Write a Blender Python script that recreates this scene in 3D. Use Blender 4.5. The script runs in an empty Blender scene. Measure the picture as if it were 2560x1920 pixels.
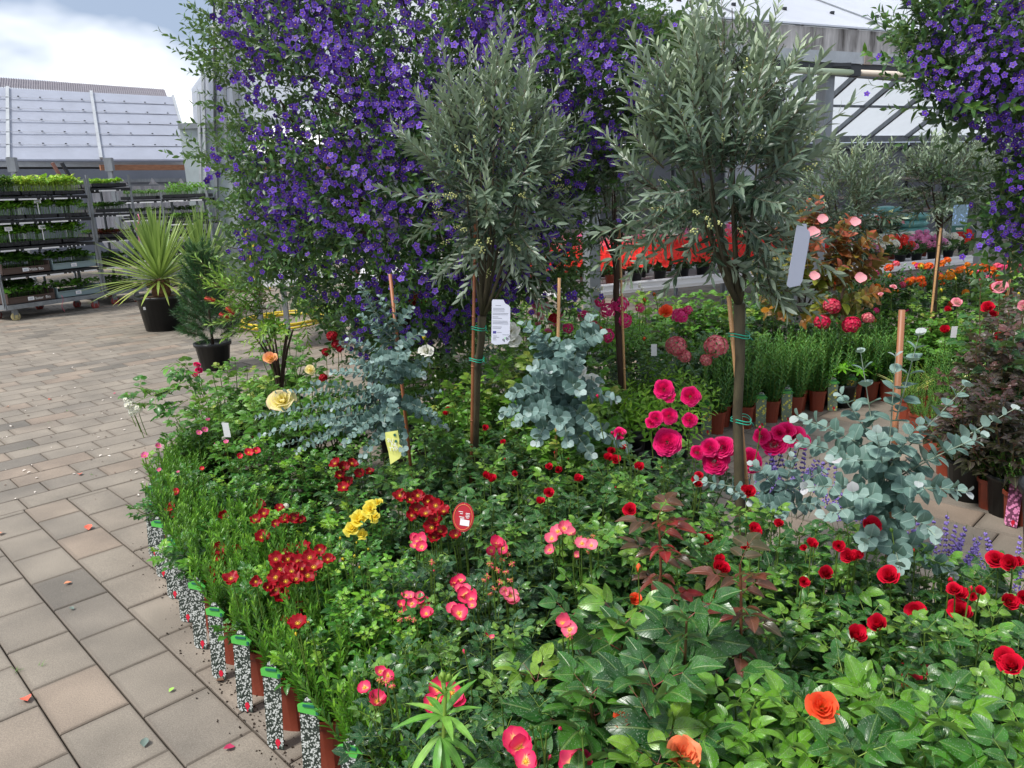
import bpy, math, random
import numpy as np
from mathutils import Matrix, Vector
R_ = random.Random(7)
rad = math.radians
SC = bpy.context.scene
COL = SC.collection

# ---------------------------------------------------------------- camera
PITCH, ROLL, FPX, CAMH = rad(13.85), rad(-2.15), 1925.0, 1.47
_f = Vector((0, math.cos(PITCH), -math.sin(PITCH)))
_u0 = Vector((0, math.sin(PITCH), math.cos(PITCH)))
_r = Vector((1, 0, 0)) * math.cos(ROLL) + _u0 * math.sin(ROLL)
_u = -Vector((1, 0, 0)) * math.sin(ROLL) + _u0 * math.cos(ROLL)
cam_d = bpy.data.cameras.new('camera'); cam = bpy.data.objects.new('camera', cam_d); COL.objects.link(cam)
cam_d.sensor_width = 36; cam_d.lens = FPX / 2560 * 36; cam_d.clip_start = .05; cam_d.clip_end = 3000
cam_d.dof.use_dof = False
cam.matrix_world = Matrix(((_r.x, _u.x, -_f.x, 0), (_r.y, _u.y, -_f.y, 0), (_r.z, _u.z, -_f.z, CAMH), (0, 0, 0, 1)))
SC.camera = cam
CAM = Vector((0, 0, CAMH))

# ---------------------------------------------------------------- world: bright overcast with thin blue-grey patches
SUN_EL, SUN_ROT = rad(58), rad(-60)
w = bpy.data.worlds.new('World'); SC.world = w; w.use_nodes = True
nt = w.node_tree; nt.nodes.clear()
def N(t, **k):
    n = nt.nodes.new(t)
    for a, b in k.items(): setattr(n, a, b)
    return n
sky = N('ShaderNodeTexSky', sky_type='NISHITA', sun_disc=False, sun_elevation=SUN_EL, sun_rotation=SUN_ROT)
b1 = N('ShaderNodeBackground'); b1.inputs[1].default_value = .11
nt.links.new(sky.outputs[0], b1.inputs[0])
tc = N('ShaderNodeTexCoord'); mp = N('ShaderNodeMapping'); mp.inputs['Scale'].default_value = (1.3, 1.3, 2.6); mp.inputs['Location'].default_value = (1.1, .4, .2)
nz = N('ShaderNodeTexNoise'); nz.inputs['Scale'].default_value = 1.7; nz.inputs['Detail'].default_value = 5; nz.inputs['Roughness'].default_value = .5
rp = N('ShaderNodeValToRGB')
rp.color_ramp.elements[0].position = .45; rp.color_ramp.elements[0].color = (.22, .27, .36, 1)
rp.color_ramp.elements[1].position = .62; rp.color_ramp.elements[1].color = (1.0, 1.0, 1.0, 1)
nt.links.new(tc.outputs['Generated'], mp.inputs[0]); nt.links.new(mp.outputs[0], nz.inputs[0]); nt.links.new(nz.outputs[0], rp.inputs[0])
b2 = N('ShaderNodeBackground'); b2.inputs[1].default_value = .92
nt.links.new(rp.outputs[0], b2.inputs[0])
mx = N('ShaderNodeMixShader'); mx.inputs[0].default_value = .9
nt.links.new(b1.outputs[0], mx.inputs[1]); nt.links.new(b2.outputs[0], mx.inputs[2])
wo = N('ShaderNodeOutputWorld'); nt.links.new(mx.outputs[0], wo.inputs[0])
sun_d = bpy.data.lights.new('sun', 'SUN'); sun_d.energy = 2.4; sun_d.angle = rad(12); sun_d.color = (1, .965, .91)
sun = bpy.data.objects.new('sun', sun_d); COL.objects.link(sun)
_sd = Vector((math.sin(-SUN_ROT) * math.cos(SUN_EL) * -1, math.cos(SUN_ROT) * math.cos(SUN_EL) * -1, math.sin(SUN_EL)))
sun.rotation_euler = _sd.to_track_quat('Z', 'Y').to_euler()
SC.view_settings.view_transform = 'Standard'; SC.view_settings.look = 'None'
SC.view_settings.exposure = .98; SC.view_settings.gamma = 1; SC.view_settings.use_curve_mapping = False
SC.render.engine = 'CYCLES'
SC.cycles.max_bounces = 7; SC.cycles.diffuse_bounces = 3; SC.cycles.glossy_bounces = 2; SC.cycles.transmission_bounces = 4
SC.cycles.transparent_max_bounces = 6; SC.cycles.sample_clamp_indirect = 8

# ---------------------------------------------------------------- photograph pixel -> ray / point
def ray(px, py):
    return (_f + _r * ((px - 1280) / FPX) - _u * ((py - 960) / FPX))
def G(px, py, z=0.0):
    d = ray(px, py); return CAM + d * ((z - CAMH) / d.z)
def A(px, py, Y):
    d = ray(px, py); return CAM + d * (Y / d.y)
def PX(p):
    d = Vector(p) - CAM; z = d.dot(_f); return (1280 + FPX * d.dot(_r) / z, 960 - FPX * d.dot(_u) / z)

# ---------------------------------------------------------------- mesh templates (numpy)
class T:
    """v (n,3) uv (n,2) tone (n,) loops (k,) tot (f,) mat (f,)"""
    def __init__(s, v, faces, uv=None, mat=0, tone=0.0):
        s.v = np.asarray(v, float).reshape(-1, 3); n = len(s.v)
        if isinstance(faces, tuple): s.loops, s.tot = faces
        else:
            s.loops = np.array([i for f in faces for i in f], int); s.tot = np.array([len(f) for f in faces], int)
        s.uv = np.full((n, 2), .5) if uv is None else np.asarray(uv, float)
        s.mat = np.full(len(s.tot), mat, int) if np.isscalar(mat) else np.asarray(mat, int)
        s.tone = np.full(n, float(tone)) if np.isscalar(tone) else np.asarray(tone, float)
    def tf(s, M=None, loc=(0, 0, 0), sc=1.0, tone=None, mat=None):
        v = s.v * sc
        if M is not None: v = v @ np.asarray(M, float).T
        return T(v + np.asarray(loc, float), (s.loops, s.tot), s.uv, s.mat if mat is None else mat, s.tone if tone is None else (s.tone + tone))
    def tris(s): return int((s.tot - 2).sum())
    def mesh(s, name, mats, smooth=True, tone=True):
        me = bpy.data.meshes.new(name)
        me.vertices.add(len(s.v)); me.vertices.foreach_set('co', s.v.astype(np.float32).ravel())
        me.loops.add(len(s.loops)); me.loops.foreach_set('vertex_index', s.loops.astype(np.int32))
        me.polygons.add(len(s.tot))
        st = np.concatenate(([0], np.cumsum(s.tot)[:-1])).astype(np.int32)
        me.polygons.foreach_set('loop_start', st); me.polygons.foreach_set('loop_total', s.tot.astype(np.int32))
        for m in mats: me.materials.append(m)
        me.polygons.foreach_set('material_index', s.mat.astype(np.int32))
        me.polygons.foreach_set('use_smooth', np.full(len(s.tot), bool(smooth)))
        uvl = me.uv_layers.new(name='UVMap'); uvl.data.foreach_set('uv', s.uv[s.loops].astype(np.float32).ravel())
        if tone:
            at = me.attributes.new('tone', 'FLOAT', 'POINT'); at.data.foreach_set('value', s.tone.astype(np.float32))
        me.update(calc_edges=True); me.validate(); return me
def join(items):
    items = [t for t in items if t is not None]
    off, L, lt = 0, [], []
    for t in items:
        L.append(t.loops + off); off += len(t.v)
    return T(np.concatenate([t.v for t in items]), (np.concatenate(L), np.concatenate([t.tot for t in items])),
             np.concatenate([t.uv for t in items]), np.concatenate([t.mat for t in items]), np.concatenate([t.tone for t in items]))
def scatter(t, Ms, locs, tones=None):
    """many copies of template t: Ms (k,3,3), locs (k,3)"""
    k = len(locs); n = len(t.v)
    Ms = np.asarray(Ms, float).reshape(k, 3, 3); locs = np.asarray(locs, float).reshape(k, 3)
    v = np.einsum('kij,nj->kni', Ms, t.v) + locs[:, None, :]
    loops = (t.loops[None, :] + (np.arange(k) * n)[:, None]).ravel()
    tone = np.tile(t.tone, (k, 1))
    if tones is not None: tone = tone + np.asarray(tones)[:, None]
    return T(v.reshape(-1, 3), (loops, np.tile(t.tot, k)), np.tile(t.uv, (k, 1)), np.tile(t.mat, k), tone.ravel())

def frame(d, up=(0, 0, 1), roll=0.0):
    """3x3 with Y=d, Z near up"""
    d = np.asarray(d, float); d = d / (np.linalg.norm(d) + 1e-9)
    u = np.asarray(up, float); x = np.cross(d, u); n = np.linalg.norm(x)
    if n < 1e-4: x = np.cross(d, (1, .1, 0)); n = np.linalg.norm(x)
    x /= n; z = np.cross(x, d)
    if roll:
        c, s = math.cos(roll), math.sin(roll); x, z = c * x + s * z, -s * x + c * z
    return np.array([x, d, z]).T

def leaf(L=1, W=.5, prof='ovate', nl=4, na=2, fold=.18, curl=.2, mat=1, wave=0.0, notch=0, stalk=0.0):
    vs, uvs, fs = [], [], []
    def wd(t):
        if prof == 'ovate': return math.sin(math.pi * t ** .72) ** .66
        if prof == 'round': return math.sqrt(max(0, 1 - (2 * t - 1) ** 2)) ** .9
        if prof == 'lance': return math.sin(math.pi * t ** .9) ** .8
        if prof == 'obov': return math.sin(math.pi * t ** 1.5) ** .8
        if prof == 'linear': return min(1, 4.5 * t + .3) * min(1, 3.2 * (1 - t)) ** .8
        return 1
    half = na // 2
    for i in range(nl + 1):
        t = i / nl
        wi = W / 2 * wd(t) if 0 < i < nl else 0
        y = L * t + stalk; z0 = -curl * L * t * t
        if i == 0 or i == nl:
            vs.append((0, y, z0)); uvs.append((.5, t)); continue
        for j in range(-half, half + 1):
            a = j / half
            vs.append((a * wi, y, z0 + abs(a) * fold * wi * 2 + wave * W * math.sin(6 * t + a * 2.2) * abs(a)))
            uvs.append((.5 + a * .5 * wd(t), t))
    nr = na + 1
    for i in range(nl):
        if i == 0:
            for j in range(na): fs.append((0, 1 + j + 1, 1 + j)[::1])
        elif i == nl - 1:
            b = 1 + (i - 1) * nr; e = 1 + i * nr
            for j in range(na): fs.append((b + j, b + j + 1, e))
        else:
            b = 1 + (i - 1) * nr; c = b + nr
            for j in range(na): fs.append((b + j, b + j + 1, c + j + 1, c + j))
    fs[:na] = [(0, f[2], f[1])[::-1] if False else (0, f[2], f[1])[::1] for f in fs[:na]]
    fs[:na] = [(f[0], f[2], f[1]) for f in fs[:na]]
    return T(vs, fs, uvs, mat)

def tube(path, r0, r1=None, sides=5, mat=0, cap=True, tone=0.0):
    P = [np.asarray(p, float) for p in path]; n = len(P); r1 = r0 if r1 is None else r1
    vs, fs, uv = [], [], []
    for i, p in enumerate(P):
        d = P[min(i + 1, n - 1)] - P[max(i - 1, 0)]
        F = frame(d, (0.3, .2, .93) if abs(d[2]) < .9 * np.linalg.norm(d) else (0, 1, 0.01))
        r = r0[i] if hasattr(r0, '__len__') else r0 + (r1 - r0) * i / max(1, n - 1)
        for k in range(sides):
            a = 2 * math.pi * k / sides
            vs.append(p + (F[:, 0] * math.cos(a) + F[:, 2] * math.sin(a)) * r); uv.append((k / sides, i / max(1, n - 1)))
    for i in range(n - 1):
        for k in range(sides):
            a, b = i * sides + k, i * sides + (k + 1) % sides
            fs.append((a, a + sides, b + sides, b))
    if cap:
        fs.append(tuple(range(sides))); fs.append(tuple(reversed([(n - 1) * sides + k for k in range(sides)])))
    return T(vs, fs, uv, mat, tone)
def box(c, s, mat=0, M=None, bev=0.0):
    x, y, z = [q / 2 for q in s]
    if bev <= 0:
        v = np.array([(i * x, j * y, k * z) for i in (-1, 1) for j in (-1, 1) for k in (-1, 1)], float)
        f = [(0, 1, 3, 2), (4, 6, 7, 5), (0, 4, 5, 1), (2, 3, 7, 6), (0, 2, 6, 4), (1, 5, 7, 3)]
        uv = [(.5 + a[0] / (2 * x + 1e-9) , .5 + a[2] / (2 * z + 1e-9)) for a in v]
    else:
        ring = lambda X, Y, Z: [(-X, -Y, Z), (X, -Y, Z), (X, Y, Z), (-X, Y, Z)]
        b = bev
        v = np.array(ring(x, y, -z) + ring(x, y, z - b) + ring(x - b, y - b, z), float)
        f = [(3, 2, 1, 0), (8, 9, 10, 11)]
        for o in (0, 4):
            for k in range(4): f.append((o + k, o + (k + 1) % 4, o + 4 + (k + 1) % 4, o + 4 + k))
        uv = [(.5 + a[0] / (2 * x), .5 + a[1] / (2 * y)) for a in v]
    if M is not None: v = v @ np.asarray(M).T
    return T(v + np.asarray(c, float), f, uv, mat)
def beam(a, b, wd, ht, mat=0, up=(0, 0, 1)):
    a = np.asarray(a, float); b = np.asarray(b, float); F = frame(b - a, up)
    return box((a + b) / 2, (wd, np.linalg.norm(b - a), ht), mat, F)
def lathe(prof, seg=16, mat=0, sq=0.0, closed=False):
    vs, fs, uv = [], [], []
    for i, (r, z) in enumerate(prof):
        for k in range(seg):
            a = 2 * math.pi * (k + .5) / seg; c, s_ = math.cos(a), math.sin(a)
            q = 1.0
            if sq > 0: q = 1 / max(abs(c), abs(s_)) * sq * .93 + (1 - sq)
            q = min(q, 1.25) if sq > 0 else q
            vs.append((r * c * q, r * s_ * q, z)); uv.append((k / seg, i / (len(prof) - 1)))
    for i in range(len(prof) - 1):
        for k in range(seg):
            a, b = i * seg + k, i * seg + (k + 1) % seg
            fs.append((a, b, b + seg, a + seg))
    if closed: fs.append(tuple(reversed(range(seg))))
    return T(vs, fs, uv, mat)
def blob(r=1, seg=6, rings=4, mat=0, zs=1):
    return lathe([(r * math.sin(math.pi * i / rings) + 1e-4, -zs * r * math.cos(math.pi * i / rings)) for i in range(rings + 1)], seg, mat)

# ---------------------------------------------------------------- objects
_mesh_cache = {}
def ob(name, data, parent=None, M=None, tone=0.0, kind=None):
    o = bpy.data.objects.new(name, data); COL.objects.link(o)
    if parent is not None: o.parent = parent
    if M is not None: o.matrix_basis = M
    o.color = (tone, 0, 0, 1)
    if kind: o['kind'] = kind
    return o
def M4(M3=None, loc=(0, 0, 0), s=1.0):
    m = np.eye(4)
    m[:3, :3] = (np.eye(3) if M3 is None else np.asarray(M3)) * s; m[:3, 3] = np.asarray(loc, float)
    return Matrix(m.tolist())
def thing(name, label, cat, loc=(0, 0, 0), group=None, rz=0.0):
    o = bpy.data.objects.new(name, None); COL.objects.link(o); o.location = loc; o.rotation_euler = (0, 0, rz)
    o.empty_display_size = .05
    o['label'] = label; o['category'] = cat
    if group: o['group'] = group
    return o
def tagt(o, label, cat, group=None):
    o['label'] = label; o['category'] = cat
    if group: o['group'] = group
    return o
def dup(root, loc, rz, label, group=None):
    r = root.copy(); COL.objects.link(r); r.location = loc; r.rotation_euler = (0, 0, rz); r['label'] = label
    if group: r['group'] = group
    for ch in root.children:
        c = ch.copy(); COL.objects.link(c); c.parent = r
        for g in ch.children:
            d = g.copy(); COL.objects.link(d); d.parent = c
    return r
ORD = ['first', 'second', 'third', 'fourth', 'fifth', 'sixth', 'seventh', 'eighth', 'ninth', 'tenth', 'eleventh', 'twelfth', 'thirteenth', 'fourteenth', 'fifteenth', 'sixteenth', 'seventeenth', 'eighteenth', 'nineteenth', 'twentieth']
rnd = R_.random; uni = R_.uniform
def rdir():
    while True:
        v = np.array([uni(-1, 1), uni(-1, 1), uni(-1, 1)]); n = np.linalg.norm(v)
        if .1 < n < 1: return v / n

# ---------------------------------------------------------------- materials
def newmat(name):
    m = bpy.data.materials.new(name); m.use_nodes = True; t = m.node_tree; t.nodes.clear()
    return m, t, (lambda ty, **k: _mk(t, ty, k)), t.links.new
def _mk(t, ty, k):
    n = t.nodes.new(ty)
    for a, b in k.items(): setattr(n, a, b)
    return n
def c4(c): return (c[0], c[1], c[2], 1)
def S(r, g, b):
    f = lambda x: (x / 255 / 12.92 if x <= 10 else ((x / 255 + .055) / 1.055) ** 2.4)
    return (f(r), f(g), f(b))
def tone_node(n, l):
    oi = n('ShaderNodeObjectInfo'); sp = n('ShaderNodeSeparateColor'); l(oi.outputs['Color'], sp.inputs[0])
    at = n('ShaderNodeAttribute', attribute_name='tone'); ad = n('ShaderNodeMath', operation='ADD'); ad.use_clamp = True
    l(sp.outputs[0], ad.inputs[0]); l(at.outputs['Fac'], ad.inputs[1]); return ad.outputs[0]
def ramp(n, l, fac, stops, interp='LINEAR'):
    r = n('ShaderNodeValToRGB'); cr = r.color_ramp; cr.interpolation = interp
    while len(cr.elements) < len(stops): cr.elements.new(.5)
    for e, (p, c) in zip(cr.elements, stops): e.position = p; e.color = c4(c)
    if fac is not None: l(fac, r.inputs[0])
    return r.outputs[0]
def mixc(n, l, fac, a, b, bt='MIX'):
    m = n('ShaderNodeMix', data_type='RGBA', blend_type=bt)
    for i, x in ((0, fac), (6, a), (7, b)):
        if isinstance(x, (int, float)): m.inputs[i].default_value = x
        elif isinstance(x, tuple): m.inputs[i].default_value = c4(x)
        else: l(x, m.inputs[i])
    return m.outputs[2]
def leafmat(name, stops, rough=.38, back=None, tr=.22, vein=.35, drops=0, veincol=None, var=.35, spec=.5):
    m, t, n, l = newmat(name)
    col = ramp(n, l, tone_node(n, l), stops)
    nz = n('ShaderNodeTexNoise'); nz.inputs['Scale'].default_value = 38; nz.inputs['Detail'].default_value = 2
    tcn = n('ShaderNodeTexCoord'); l(tcn.outputs['Object'], nz.inputs[0])
    hs = n('ShaderNodeHueSaturation'); mr = n('ShaderNodeMapRange'); l(nz.outputs[0], mr.inputs[0])
    mr.inputs[1].default_value = .3; mr.inputs[2].default_value = .7; mr.inputs[3].default_value = 1 - var; mr.inputs[4].default_value = 1 + var
    l(mr.outputs[0], hs.inputs['Value']); l(col, hs.inputs['Color']); col = hs.outputs[0]; hs.inputs['Saturation'].default_value = 1.08
    p = n('ShaderNodeBsdfPrincipled')
    if vein:
        sx = n('ShaderNodeSeparateXYZ'); l(tcn.outputs['UV'], sx.inputs[0])
        a = n('ShaderNodeMath', operation='SUBTRACT'); l(sx.outputs[0], a.inputs[0]); a.inputs[1].default_value = .5
        b = n('ShaderNodeMath', operation='ABSOLUTE'); l(a.outputs[0], b.inputs[0])
        # side veins: v + |u| stripes
        c = n('ShaderNodeMath', operation='MULTIPLY_ADD'); l(b.outputs[0], c.inputs[0]); c.inputs[1].default_value = -.9; l(sx.outputs[1], c.inputs[2])
        d = n('ShaderNodeMath', operation='MULTIPLY'); l(c.outputs[0], d.inputs[0]); d.inputs[1].default_value = 46
        e = n('ShaderNodeMath', operation='SINE'); l(d.outputs[0], e.inputs[0])
        g = n('ShaderNodeMapRange'); l(e.outputs[0], g.inputs[0]); g.inputs[1].default_value = .8; g.inputs[2].default_value = 1; g.inputs[4].default_value = .35
        h = n('ShaderNodeMapRange'); l(b.outputs[0], h.inputs[0]); h.inputs[1].default_value = .045; h.inputs[2].default_value = .015
        i_ = n('ShaderNodeMath', operation='MAXIMUM'); l(g.outputs[0], i_.inputs[0]); l(h.outputs[0], i_.inputs[1])
        j = n('ShaderNodeMath', operation='MULTIPLY'); l(i_.outputs[0], j.inputs[0]); j.inputs[1].default_value = vein
        col = mixc(n, l, j.outputs[0], col, veincol or (.35, .45, .16))
        bm = n('ShaderNodeBump'); bm.inputs['Strength'].default_value = .35; bm.inputs['Distance'].default_value = .002
        inv = n('ShaderNodeMath', operation='MULTIPLY'); l(i_.outputs[0], inv.inputs[0]); inv.inputs[1].default_value = -1
        hgt = inv.outputs[0]
        if drops:
            vo = n('ShaderNodeTexVoronoi'); vo.inputs['Scale'].default_value = drops; l(tcn.outputs['Object'], vo.inputs[0])
            q = n('ShaderNodeMapRange'); l(vo.outputs['Distance'], q.inputs[0]); q.inputs[1].default_value = .30; q.inputs[2].default_value = .22
            qm = n('ShaderNodeMath', operation='MULTIPLY'); l(q.outputs[0], qm.inputs[0]); qm.inputs[1].default_value = .34
            col = mixc(n, l, qm.outputs[0], col, (.42, .52, .40))  # glints of the water drops painted into the leaf colour as paler spots
            s2 = n('ShaderNodeMath', operation='ADD'); l(q.outputs[0], s2.inputs[0]); l(hgt, s2.inputs[1]); hgt = s2.outputs[0]
            bm.inputs['Strength'].default_value = .6
        l(hgt, bm.inputs['Height']); l(bm.outputs[0], p.inputs['Normal'])
    if back is not None:
        ge = n('ShaderNodeNewGeometry'); bk = mixc(n, l, .75, col, back); col = mixc(n, l, ge.outputs['Backfacing'], col, bk)
    l(col, p.inputs['Base Color']); p.inputs['Roughness'].default_value = rough; p.inputs['Specular IOR Level'].default_value = spec
    ts = n('ShaderNodeBsdfTranslucent'); tcx = mixc(n, l, .5, col, (.25, .42, .05)); l(tcx, ts.inputs[0])
    ms = n('ShaderNodeMixShader'); ms.inputs[0].default_value = tr; l(p.outputs[0], ms.inputs[1]); l(ts.outputs[0], ms.inputs[2])
    o = n('ShaderNodeOutputMaterial'); l(ms.outputs[0], o.inputs[0]); return m
def petalmat(name, stops, tr=.3, rough=.55, var=.12, tonecol=None, sat=None):
    """stops over v (0 base of the petal, 1 its edge); tonecol: colour mixed in by the flower's own tone"""
    m, t, n, l = newmat(name)
    tcn = n('ShaderNodeTexCoord'); sx = n('ShaderNodeSeparateXYZ'); l(tcn.outputs['UV'], sx.inputs[0])
    col = ramp(n, l, sx.outputs[1], stops)
    if tonecol: col = mixc(n, l, tone_node(n, l), col, tonecol)
    nz = n('ShaderNodeTexNoise'); nz.inputs['Scale'].default_value = 60; l(tcn.outputs['Object'], nz.inputs[0])
    hs = n('ShaderNodeHueSaturation'); mr = n('ShaderNodeMapRange'); l(nz.outputs[0], mr.inputs[0])
    mr.inputs[1].default_value = .3; mr.inputs[2].default_value = .7; mr.inputs[3].default_value = 1 - var; mr.inputs[4].default_value = 1 + var
    l(mr.outputs[0], hs.inputs['Value']); l(col, hs.inputs['Color'])
    p = n('ShaderNodeBsdfPrincipled'); l(hs.outputs[0], p.inputs['Base Color']); p.inputs['Roughness'].default_value = rough
    p.inputs['Specular IOR Level'].default_value = .3
    ts = n('ShaderNodeBsdfTranslucent'); l(hs.outputs[0], ts.inputs[0])
    ms = n('ShaderNodeMixShader'); ms.inputs[0].default_value = tr; l(p.outputs[0], ms.inputs[1]); l(ts.outputs[0], ms.inputs[2])
    o = n('ShaderNodeOutputMaterial'); l(ms.outputs[0], o.inputs[0]); return m
def plain(name, col, rough=.5, metal=0.0, noise=0.0, nscale=20, bump=0.0, tr=0.0, spec=.5, stretch=(1, 1, 1), col2=None):
    m, t, n, l = newmat(name)
    p = n('ShaderNodeBsdfPrincipled'); p.inputs['Base Color'].default_value = c4(col); p.inputs['Roughness'].default_value = rough
    p.inputs['Metallic'].default_value = metal; p.inputs['Specular IOR Level'].default_value = spec
    src = None
    if noise or bump:
        tcn = n('ShaderNodeTexCoord'); mp_ = n('ShaderNodeMapping'); mp_.inputs['Scale'].default_value = stretch; l(tcn.outputs['Object'], mp_.inputs[0])
        nz = n('ShaderNodeTexNoise'); nz.inputs['Scale'].default_value = nscale; nz.inputs['Detail'].default_value = 5; nz.inputs['Roughness'].default_value = .65
        l(mp_.outputs[0], nz.inputs[0])
        mr = n('ShaderNodeMapRange'); l(nz.outputs[0], mr.inputs[0]); mr.inputs[1].default_value = .3; mr.inputs[2].default_value = .7
        d = col2 or tuple(q * (1 - noise) for q in col)
        src = mixc(n, l, mr.outputs[0], d, tuple(min(1, q * (1 + noise * .5)) for q in col)); l(src, p.inputs['Base Color'])
        if bump:
            b = n('ShaderNodeBump'); b.inputs['Strength'].default_value = bump; b.inputs['Distance'].default_value = .004; l(nz.outputs[0], b.inputs['Height']); l(b.outputs[0], p.inputs['Normal'])
    o = n('ShaderNodeOutputMaterial')
    if tr:
        ts = n('ShaderNodeBsdfTranslucent'); ts.inputs[0].default_value = c4(col)
        if src is not None: l(src, ts.inputs[0])
        ms = n('ShaderNodeMixShader'); ms.inputs[0].default_value = tr; l(p.outputs[0], ms.inputs[1]); l(ts.outputs[0], ms.inputs[2]); l(ms.outputs[0], o.inputs[0])
    else: l(p.outputs[0], o.inputs[0])
    return m
def text_mesh(body, size, mat, name='lettering', align='LEFT', ext=.0003):
    cu = bpy.data.curves.new(name, 'FONT'); cu.body = body; cu.size = size; cu.align_x = align; cu.extrude = ext
    tmp = bpy.data.objects.new(name, cu); COL.objects.link(tmp); bpy.context.view_layer.update(); dg = bpy.context.evaluated_depsgraph_get()
    me = bpy.data.meshes.new_from_object(tmp.evaluated_get(dg)); me.name = name; bpy.data.objects.remove(tmp); bpy.data.curves.remove(cu); me.materials.clear(); me.materials.append(mat); return me
# ================================================================ SETTING
U2 = np.array([.7130, .7012]); V2 = np.array([.7012, -.7130]); O2 = np.array([-2.49, 3.65])
def paverbase(n, l):
    tn = tone_node(n, l)
    col = ramp(n, l, tn, [(0, S(100, 95, 87)), (.2, S(118, 111, 102)), (.45, S(134, 125, 113)), (.7, S(129, 121, 110)), (.85, S(140, 127, 113)), (1, S(137, 122, 108))])
    return col
def paver_material():
    m, t, n, l = newmat('concrete_paver')
    col = paverbase(n, l)
    ge = n('ShaderNodeNewGeometry')
    n1 = n('ShaderNodeTexNoise'); n1.inputs['Scale'].default_value = 3.1; n1.inputs['Detail'].default_value = 4; l(ge.outputs['Position'], n1.inputs[0])
    n2 = n('ShaderNodeTexNoise'); n2.inputs['Scale'].default_value = 260; n2.inputs['Detail'].default_value = 2; n2.inputs['Roughness'].default_value = .8; l(ge.outputs['Position'], n2.inputs[0])
    vo = n('ShaderNodeTexVoronoi'); vo.inputs['Scale'].default_value = 190; l(ge.outputs['Position'], vo.inputs[0])
    r1 = n('ShaderNodeMapRange'); l(n1.outputs[0], r1.inputs[0]); r1.inputs[1].default_value = .32; r1.inputs[2].default_value = .68; r1.inputs[3].default_value = .72; r1.inputs[4].default_value = 1.14
    r2 = n('ShaderNodeMapRange'); l(n2.outputs[0], r2.inputs[0]); r2.inputs[1].default_value = .32; r2.inputs[2].default_value = .68; r2.inputs[3].default_value = .72; r2.inputs[4].default_value = 1.22
    mu = n('ShaderNodeMath', operation='MULTIPLY'); l(r1.outputs[0], mu.inputs[0]); l(r2.outputs[0], mu.inputs[1])
    hs = n('ShaderNodeHueSaturation'); l(mu.outputs[0], hs.inputs['Value']); l(col, hs.inputs['Color'])
    r3 = n('ShaderNodeMapRange'); l(vo.outputs['Distance'], r3.inputs[0]); r3.inputs[1].default_value = .13; r3.inputs[2].default_value = .06; r3.inputs[4].default_value = .5
    c = mixc(n, l, r3.outputs[0], hs.outputs[0], S(222, 214, 200))
    # worn edges and dirt close to the joints (uv runs over each paver's top)
    tcn = n('ShaderNodeTexCoord'); sx = n('ShaderNodeSeparateXYZ'); l(tcn.outputs['UV'], sx.inputs[0])
    def edge(o):
        a = n('ShaderNodeMath', operation='SUBTRACT'); l(o, a.inputs[0]); a.inputs[1].default_value = .5
        b = n('ShaderNodeMath', operation='ABSOLUTE'); l(a.outputs[0], b.inputs[0]); return b.outputs[0]
    mxx = n('ShaderNodeMath', operation='MAXIMUM'); l(edge(sx.outputs[0]), mxx.inputs[0]); l(edge(sx.outputs[1]), mxx.inputs[1])
    n3 = n('ShaderNodeMath', operation='MULTIPLY_ADD'); l(n1.outputs[0], n3.inputs[0]); n3.inputs[1].default_value = .09; l(mxx.outputs[0], n3.inputs[2])
    r4 = n('ShaderNodeMapRange'); l(n3.outputs[0], r4.inputs[0]); r4.inputs[1].default_value = .47; r4.inputs[2].default_value = .56; r4.inputs[4].default_value = .55
    c = mixc(n, l, r4.outputs[0], c, S(92, 82, 72))
    p = n('ShaderNodeBsdfPrincipled'); l(c, p.inputs['Base Color'])
    r5 = n('ShaderNodeMapRange'); l(n1.outputs[0], r5.inputs[0]); r5.inputs[3].default_value = .62; r5.inputs[4].default_value = .9; l(r5.outputs[0], p.inputs['Roughness'])
    b = n('ShaderNodeBump'); b.inputs['Strength'].default_value = .35; b.inputs['Distance'].default_value = .0016; l(n2.outputs[0], b.inputs['Height']); l(b.outputs[0], p.inputs['Normal'])
    o = n('ShaderNodeOutputMaterial'); l(p.outputs[0], o.inputs[0]); return m
M_paver = paver_material()
M_joint = plain('joint_grit', S(62, 54, 46), .95, noise=.5, nscale=60)
M_farground = plain('far_paving', S(150, 138, 126), .85, noise=.12, nscale=1.5)
g = T([(-400, -3, -.012), (400, -3, -.012), (400, 24, -.012), (-400, 24, -.012)], [(0, 1, 2, 3)])
ground = ob('ground', g.mesh('ground', [M_joint], False), kind='structure')
g2 = T([(-600, 24, -.012), (600, 24, -.012), (600, 900, -.012), (-600, 900, -.012)], [(0, 1, 2, 3)])
ob('far_ground', g2.mesh('far_ground', [M_farground], False), kind='structure')

def paver_T(lx, ly, b=.004):
    return box((0, 0, -.006), (lx, ly, .012), bev=b)
BEDPOLY = []   # filled below (plan outline of the planted display)
def inpoly(x, y, P):
    c = False; j = len(P) - 1
    for i in range(len(P)):
        if ((P[i][1] > y) != (P[j][1] > y)) and (x < (P[j][0] - P[i][0]) * (y - P[i][1]) / (P[j][1] - P[i][1] + 1e-12) + P[i][0]): c = not c
        j = i
    return c
FOL_EDGE = [(-.45, 1.30), (-.46, 1.55), (-.60, 1.80), (-.74, 2.0), (-.93, 2.27), (-1.14, 2.56), (-1.36, 2.85), (-1.52, 3.12), (-1.66, 3.45), (-1.72, 3.80), (-1.74, 4.2), (-1.70, 4.6), (-1.60, 5.0)]
BEDPOLY = FOL_EDGE + [(-.5, 5.2), (.6, 4.9), (1.2, 3.6), (2.4, 2.0), (2.4, 1.0), (0, .5)]
pav = []
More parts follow.
